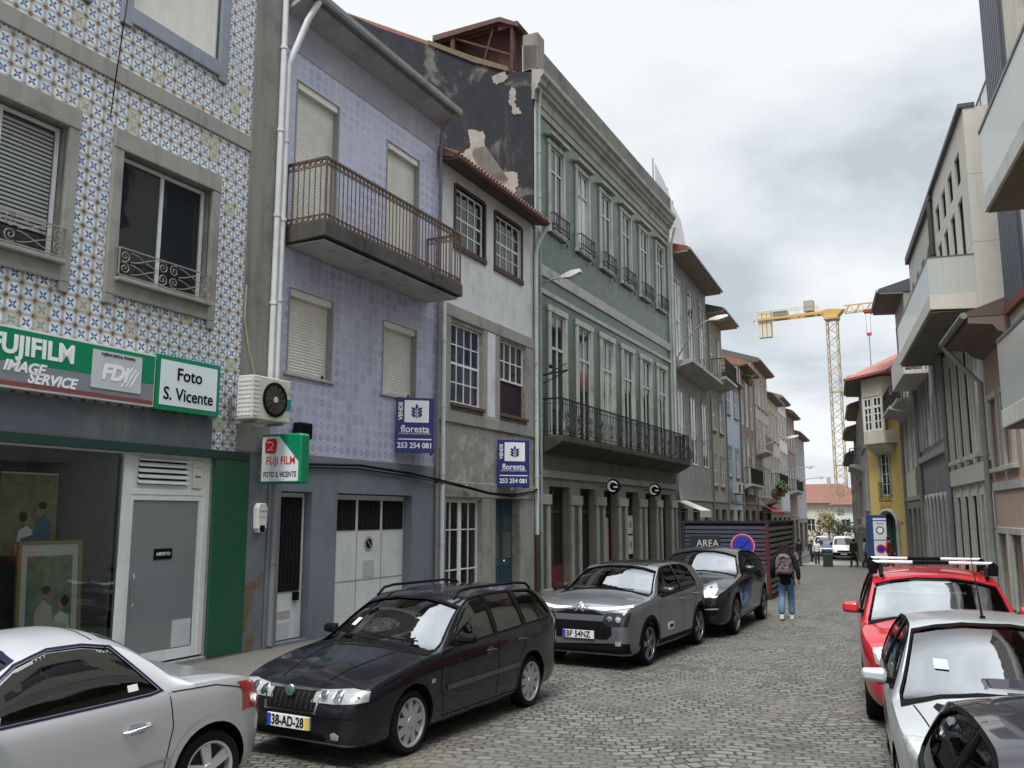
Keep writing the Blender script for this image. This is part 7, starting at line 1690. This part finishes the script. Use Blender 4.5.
# ---------------------------------------------------------------- white van and the small cars far down the street
def van():
    S = spec(4.4, .92, .32, (.85, 3.5),
        top=[(0, .6), (.03, .74), (.1, .88), (.4, 1.04), (.75, 1.14), (.85, 1.2), (1.35, 1.72), (1.6, 1.84), (2.2, 1.9), (4.0, 1.9), (4.25, 1.85), (4.36, 1.4), (4.4, .8)],
        belt=[(0, .58), (.1, .82), (.4, .98), (1.0, 1.08), (4.2, 1.15), (4.4, .78)], bot=[(0, .34), (.1, .24), (4.2, .26), (4.4, .4)],
        wid=[(0, .68), (.03, .75), (.1, .82), (.3, .89), (.7, .92), (4.1, .92), (4.4, .85)], crown=[(0, .05), (.8, .08), (1.1, .2), (1.5, .12), (2, .06), (4.4, .06)], cowl=.75, tumble=.18, tailin=.2)
    pt = carpaint('van white paint', (.70, .71, .71), 0, .35); Y = 78; x = wa(Y, 841.5)
    c = Car(S, 'white_van', 'white van facing the viewer at the far end of the street', (x, Y, gz(Y)), math.pi/2-math.radians(1), pt)
    c.wells(.37); c.finish()
    c.front('windscreen', [(-.78, 1.18), (.78, 1.18), (.70, 1.66), (.4, 1.74), (-.4, 1.74), (-.70, 1.66)], pane_mat('van windscreen', (.05, .06, .065)), off=.004)
    for sg in (-1, 1):
        c.side('side_window', [(1.2, 1.18), (1.55, 1.6), (2.0, 1.62), (2.0, 1.16)], M_pane, sg); c.patch('headlight', [(-.2, sg*.55, .80), (-.2, sg*.86, .82), (-.2, sg*.86, 1.0), (-.2, sg*.6, .92)], (1, -sg*.2, 0), M_lamp, off=.006)
    c.front('grille', [(-.5, .62), (.5, .62), (.5, .76), (-.5, .76)], M_black); c.front('bumper', [(-.84, .32), (.84, .32), (.84, .6), (-.84, .6)], M_black, off=.01); c.mirror(1.15, 1.25, M_black, (.12, .18, .24)); c.wheels(6); c.plate('22-RT-94', .47)
van()
def far_car(px, Y, paint, label, rzd=0, s=1.0):
    S = spec(4.1, .86, .31, (.85, 3.4), top=[(0, .55), (.1, .74), (.4, .84), (1.0, .96), (1.15, 1.03), (1.8, 1.36), (2.1, 1.45), (3.3, 1.42), (3.65, 1.33), (3.9, 1.0), (4.1, .6)],
        belt=[(0, .5), (.1, .7), (1.0, .89), (3.5, 1.0), (3.95, .85), (4.1, .57)], bot=[(0, .3), (.1, .2), (4.1, .36)], wid=[(0, .55), (.1, .68), (.4, .8), (.9, .86), (3.4, .86), (3.95, .76), (4.1, .6)], crown=[(0, .05), (1.3, .15), (1.8, .1), (4.1, .06)], cowl=1.0, tumble=.44)
    c = Car(S, 'parked_car', label, (wa(Y, px), Y, gz(Y)), math.pi/2-math.radians(rzd), paint, 'small cars far down the street'); c.wells(.36); c.finish()
    c.front('windscreen', [(-.68, 1.05), (.68, 1.05), (.55, 1.33), (-.55, 1.33)], M_pane, off=.004)
    for sg in (-1, 1): c.side('side_window', [(1.5, .97), (1.98, 1.33), (3.2, 1.33), (3.45, 1.02)], M_pane, sg); c.patch('headlight', [(-.2, sg*.45, .6), (-.2, sg*.76, .64), (-.2, sg*.76, .74), (-.2, sg*.5, .7)], (1, -sg*.2, 0), M_lamp, off=.006)
    c.wheels(6)
far_car(824, 84, carpaint('far blue paint', (.02, .03, .075), .2, .3), 'dark blue car just left of the distant white van')
far_car(832.5, 92, carpaint('far red paint', (.16, .02, .02), .1, .3), 'dull red car half hidden behind the distant white van')
far_car(820, 98, carpaint('far white paint', (.6, .6, .6), .0, .3), 'pale car farthest down the street, left of the others')
# ================================================================== people
def limb_mesh(name, chains, mat, parent, sub=2):
    """skin-modifier figure: chains of (point, radius); the first point of a later chain joins the nearest vertex already there"""
    bm = bmesh.new(); ly = bm.verts.layers.skin.verify(); allv = []
    for ci, ch in enumerate(chains):
        prev = None
        for i, (p, r) in enumerate(ch):
            p = Vector(p); v = None
            if i == 0 and allv:
                q = min(allv, key=lambda a: (a.co-p).length)
                if (q.co-p).length < .02: v = q
            if v is None:
                v = bm.verts.new(p); rr = r if isinstance(r, tuple) else (r, r); v[ly].radius = rr; allv.append(v)
                if ci == 0 and i == 0: v[ly].use_root = True
            if prev: bm.edges.new((prev, v))
            prev = v
    me = bpy.data.meshes.new(name); bm.to_mesh(me); bm.free(); o = bpy.data.objects.new(name, me); COL.objects.link(o)
    o.modifiers.new('Skin', 'SKIN'); s = o.modifiers.new('Sub', 'SUBSURF'); s.levels = s.render_levels = sub
    dg = bpy.context.evaluated_depsgraph_get(); m2 = bpy.data.meshes.new_from_object(o.evaluated_get(dg)); m2.name = name
    m2.materials.clear(); m2.materials.append(mat); m2.polygons.foreach_set('use_smooth', [True]*len(m2.polygons)); bpy.data.objects.remove(o)
    o = bpy.data.objects.new(name, m2); COL.objects.link(o)
    if parent: o.parent = parent
    return o
M_skin = plain('skin', (.36, .21, .15), .55, var=.06)
def person(label, loc, rz, h, top, legs, hair, shoe=(.03, .03, .03), stride=.18, long_hair=False, wide=1.0, jacket_low=.80, bag=False, group=None, sub=2):
    """faces local -y; body is one skin, clothes are its children"""
    k = h/1.70; b = .09*k
    def P(x, y, z): return (x*k, y*k, z*k)
    S1, S2 = stride, -stride*.8
    hip = P(0, 0, .93); kneeL, kneeR = P(-.09, -S1*.55-.03, .50), P(.09, -S2*.35-.05, .50); ankL, ankR = P(-.09, -S1+.02, .09), P(.09, -S2+.05, .12)
    elbL, elbR = P(-.245*wide, .05, 1.12), P(.245*wide, -.0, 1.12); wrL, wrR = P(-.25*wide, -.06+S1*.5, .89), P(.25*wide, -.12, .91)
    arm = [.047*k, .038*k, .029*k]
    body = limb_mesh('person', [[(hip, (.13*k, .10*k)), (P(0, 0, 1.10), (.115*k, .085*k)), (P(0, .01, 1.27), (.14*k, .095*k)), (P(0, .015, 1.40), (.12*k, .08*k)), (P(0, .01, 1.475), .048*k), (P(0, -.005, 1.53), .055*k), (P(0, -.01, 1.60), (.075*k, .092*k)), (P(0, -.005, 1.67), (.058*k, .07*k))],
        [(hip, 0), (P(-.085, 0, .86), .085*k), (kneeL, .055*k), (ankL, .036*k), (P(-.095, -S1-.12, .045), .034*k)], [(hip, 0), (P(.085, 0, .86), .085*k), (kneeR, .055*k), (ankR, .036*k), (P(.095, -S2-.09, .05), .034*k)],
        [(P(0, .015, 1.40), 0), (P(-.16*wide, .015, 1.40), .058*k), (elbL, arm[1]), (wrL, arm[2]), (P(-.25*wide, -.09+S1*.5, .80), .032*k)], [(P(0, .015, 1.40), 0), (P(.16*wide, .015, 1.40), .058*k), (elbR, arm[1]), (wrR, arm[2]), (P(.25*wide, -.15, .82), .032*k)]], M_skin, None, sub)
    body.location = loc; body.rotation_euler = (0, 0, rz); tag(body, label, 'person', group)
    limb_mesh('jacket', [[(P(0, 0, jacket_low), (.195*k, .15*k)), (P(0, .005, 1.08), (.155*k, .115*k)), (P(0, .015, 1.28), (.165*k, .12*k)), (P(0, .015, 1.41), (.135*k, .095*k)), (P(0, .012, 1.475), .07*k)],
        [(P(0, .015, 1.41), 0), (P(-.165*wide, .015, 1.405), .075*k), (elbL, .066*k), (wrL, .05*k)], [(P(0, .015, 1.41), 0), (P(.165*wide, .015, 1.405), .075*k), (elbR, .066*k), (wrR, .05*k)]], plain('jacket %.2f %.2f %.2f' % top, top, .85, var=.2), body, sub)
    tr = plain('trousers %.2f %.2f %.2f' % legs, legs, .9, var=.3, scale=8)
    limb_mesh('trousers', [[(P(0, 0, 1.04), (.15*k, .115*k)), (P(0, 0, .88), (.165*k, .125*k)), (P(-.09, 0, .82), .10*k), (kneeL, .08*k), (P(-.09, -S1+.03, .30), .074*k), (P(-.09, -S1+.03, .10), .078*k)], [(P(0, 0, .88), 0), (P(.09, 0, .82), .10*k), (kneeR, .08*k), (P(.09, -S2+.05, .30), .074*k), (P(.09, -S2+.05, .13), .078*k)]], tr, body, sub)
    for sx, ay, az in ((-1, -S1, 0), (1, -S2+.03, .03)):
        MB().prism([(ay*k+.08*k, az*k+.0), (ay*k-.19*k, az*k), (ay*k-.20*k, (az+.05)*k), (ay*k-.06*k, (az+.10)*k), (ay*k+.07*k, (az+.11)*k)], 'x', (sx*.09-.045)*k, (sx*.09+.045)*k).build('shoe', plain('shoe %.2f' % shoe[0], shoe, .6), body, bevel=.015)
    hm = plain('hair %.2f' % hair[0], hair, .8, var=.4, scale=20, spec=.12); m = MB(); m.ball(P(0, .015, 1.625), (.098*k, .112*k, .105*k), 16)
    m.build('hair', hm, body, smooth=70)
    if long_hair: limb_mesh('long_hair', [[(P(0, .02, 1.70), (.11*k, .11*k)), (P(0, .05, 1.60), (.15*k, .12*k)), (P(0, .11, 1.48), (.185*k, .10*k)), (P(0, .20, 1.36), (.19*k, .11*k)), (P(0, .24, 1.27), (.13*k, .07*k))]], hm, body, sub)
    for sx in (-1, 1): MB().ball(P(sx*.032, -.098, 1.615), .012*k, 8).build('eye', plain('eye', (.05, .04, .035), .3), body)
    MB().prism([(-.085*k, 1.62*k), (-.125*k, 1.575*k), (-.085*k, 1.565*k)], 'x', -.014*k, .014*k).build('nose', M_skin, body); MB().box(-.025*k, .025*k, -.098*k, -.085*k, 1.538*k, 1.546*k).build('mouth', plain('lip', (.25, .10, .09), .5), body)
    return body
wl_ = (-1.42, 20.75, 0)
w = person('person with long dark hair, black jacket and blue jeans walking away beside the slatted enclosure', wl_, math.pi-.05, 1.66, (.012, .011, .014), (.10, .17, .28), (.010, .008, .008), (.55, .55, .55), .17, True, 1.15, .74)
def backpack():
    t = thing('backpack', 'dark patterned backpack worn by the person in blue jeans', 'backpack', (-1.42, 20.75, 1.0)); t.rotation_euler = (0, 0, math.pi-.05)
    m, N, L, P = shader('patterned pack cloth'); v = N.new('ShaderNodeTexVoronoi'); L.new(objco(N), v.inputs['Vector']); v.inputs['Scale'].default_value = 14
    L.new(mixc(N, L, ramp(N, L, v.outputs['Distance'], .25, .5), (.015, .012, .015), mixc(N, L, .35, (.16, .12, .125), v.outputs['Color'], 'MULTIPLY')), P.inputs['Base Color']); P.inputs['Roughness'].default_value = .9
    b = MB(); b.prism([(-.155, .0), (.155, .0), (.18, .06), (.175, .28), (.13, .40), (.06, .445), (-.06, .445), (-.13, .40), (-.175, .28), (-.18, .06)], 'y', .135, .30); b.build('pack', m, t, bevel=.045)
    MB().prism([(-.12, .03), (.12, .03), (.125, .17), (-.125, .17)], 'y', .29, .345).build('front_pocket', m, t, bevel=.025)
    g = plain('pack strap grey', (.25, .24, .25), .8)
    for sx in (-1, 1): MB().tube([(sx*.10, .16, .40), (sx*.125, .06, .475), (sx*.13, -.06, .45), (sx*.14, -.14, .30), (sx*.15, -.04, .08), (sx*.14, .14, .06)], .022, 7).build('strap', g, t, smooth=60)
    MB().tube([(-.11, .312, .36), (0, .325, .41), (.11, .312, .36)], .008, 5).build('zip', g, t, smooth=60)
backpack()
def far_person(px, Y, label, top, legs, hair=(.02, .015, .012), rz=0.0, h=1.72, **k):
    return person(label, (wa(Y, px), Y, gz(Y)), rz, h, top, legs, hair, group='people far down the street', sub=1, **k)
far_person(815, 64, 'person in a white jacket and dark trousers walking up the far street', (.62, .62, .62), (.03, .03, .035))
far_person(797.5, 60, 'person in dark clothes standing close to the left house fronts', (.02, .02, .024), (.03, .03, .035), rz=1.0)
far_person(810, 72, 'dark figure just behind the person in the white jacket', (.03, .03, .035), (.02, .02, .03), rz=.4)
far_person(851.5, 61, 'person all in black standing in front of the white van', (.012, .012, .014), (.012, .012, .014), rz=-.6, h=1.78, jacket_low=.7)
far_person(863.5, 58, 'person in a light blue shirt standing beside the blue totem', (.24, .30, .38), (.03, .04, .08), rz=1.4, h=1.75)
far_person(887.5, 46.0, 'person in a dark red jacket passing in front of the green arched door', (.16, .02, .025), (.05, .03, .03), rz=1.2, h=1.68)
# small street furniture near the crossing
def bollard_box():
    Y = 60; t = thing('litter_bin', 'squat dark box standing on the paving beside the person in white', 'bin', (wa(Y, 825.5), Y, gz(Y)))
    MB().prism([(-.3, 0), (.3, 0), (.28, .75), (-.28, .75)], 'y', -.28, .28).build('body', plain('bin brown black', (.035, .035, .028), .7), t, bevel=.03); MB().box(-.3, .3, -.3, .3, .75, .8).build('lid', plain('bin lid', (.07, .07, .06), .6), t, bevel=.02)
bollard_box()
def crossing():
    mb = MB(); a = [(-3.2, 62), (1.0, 62), (.9, 74), (-2.8, 74)]
    z = lambda y: gz(y)
    ys = [62+i for i in range(13)]
    for i in range(12):
        x0a, x1a = -3.4+.04*i, 1.0; y0, y1 = ys[i], ys[i+1]
        mb.quad((x0a, y0, z(y0)+.09), (x1a, y0, z(y0)+.09), (x1a, y1, z(y1)+.09), (x0a, y1, z(y1)+.09))
    mb.quad((-3.4, 62, z(62)-.1), (1.0, 62, z(62)-.1), (1.0, 62, z(62)+.09), (-3.4, 62, z(62)+.09))
    structure(mb.build('raised_crossing', granite('pale paving', (.27, .26, .24), amount=.25)))
crossing()
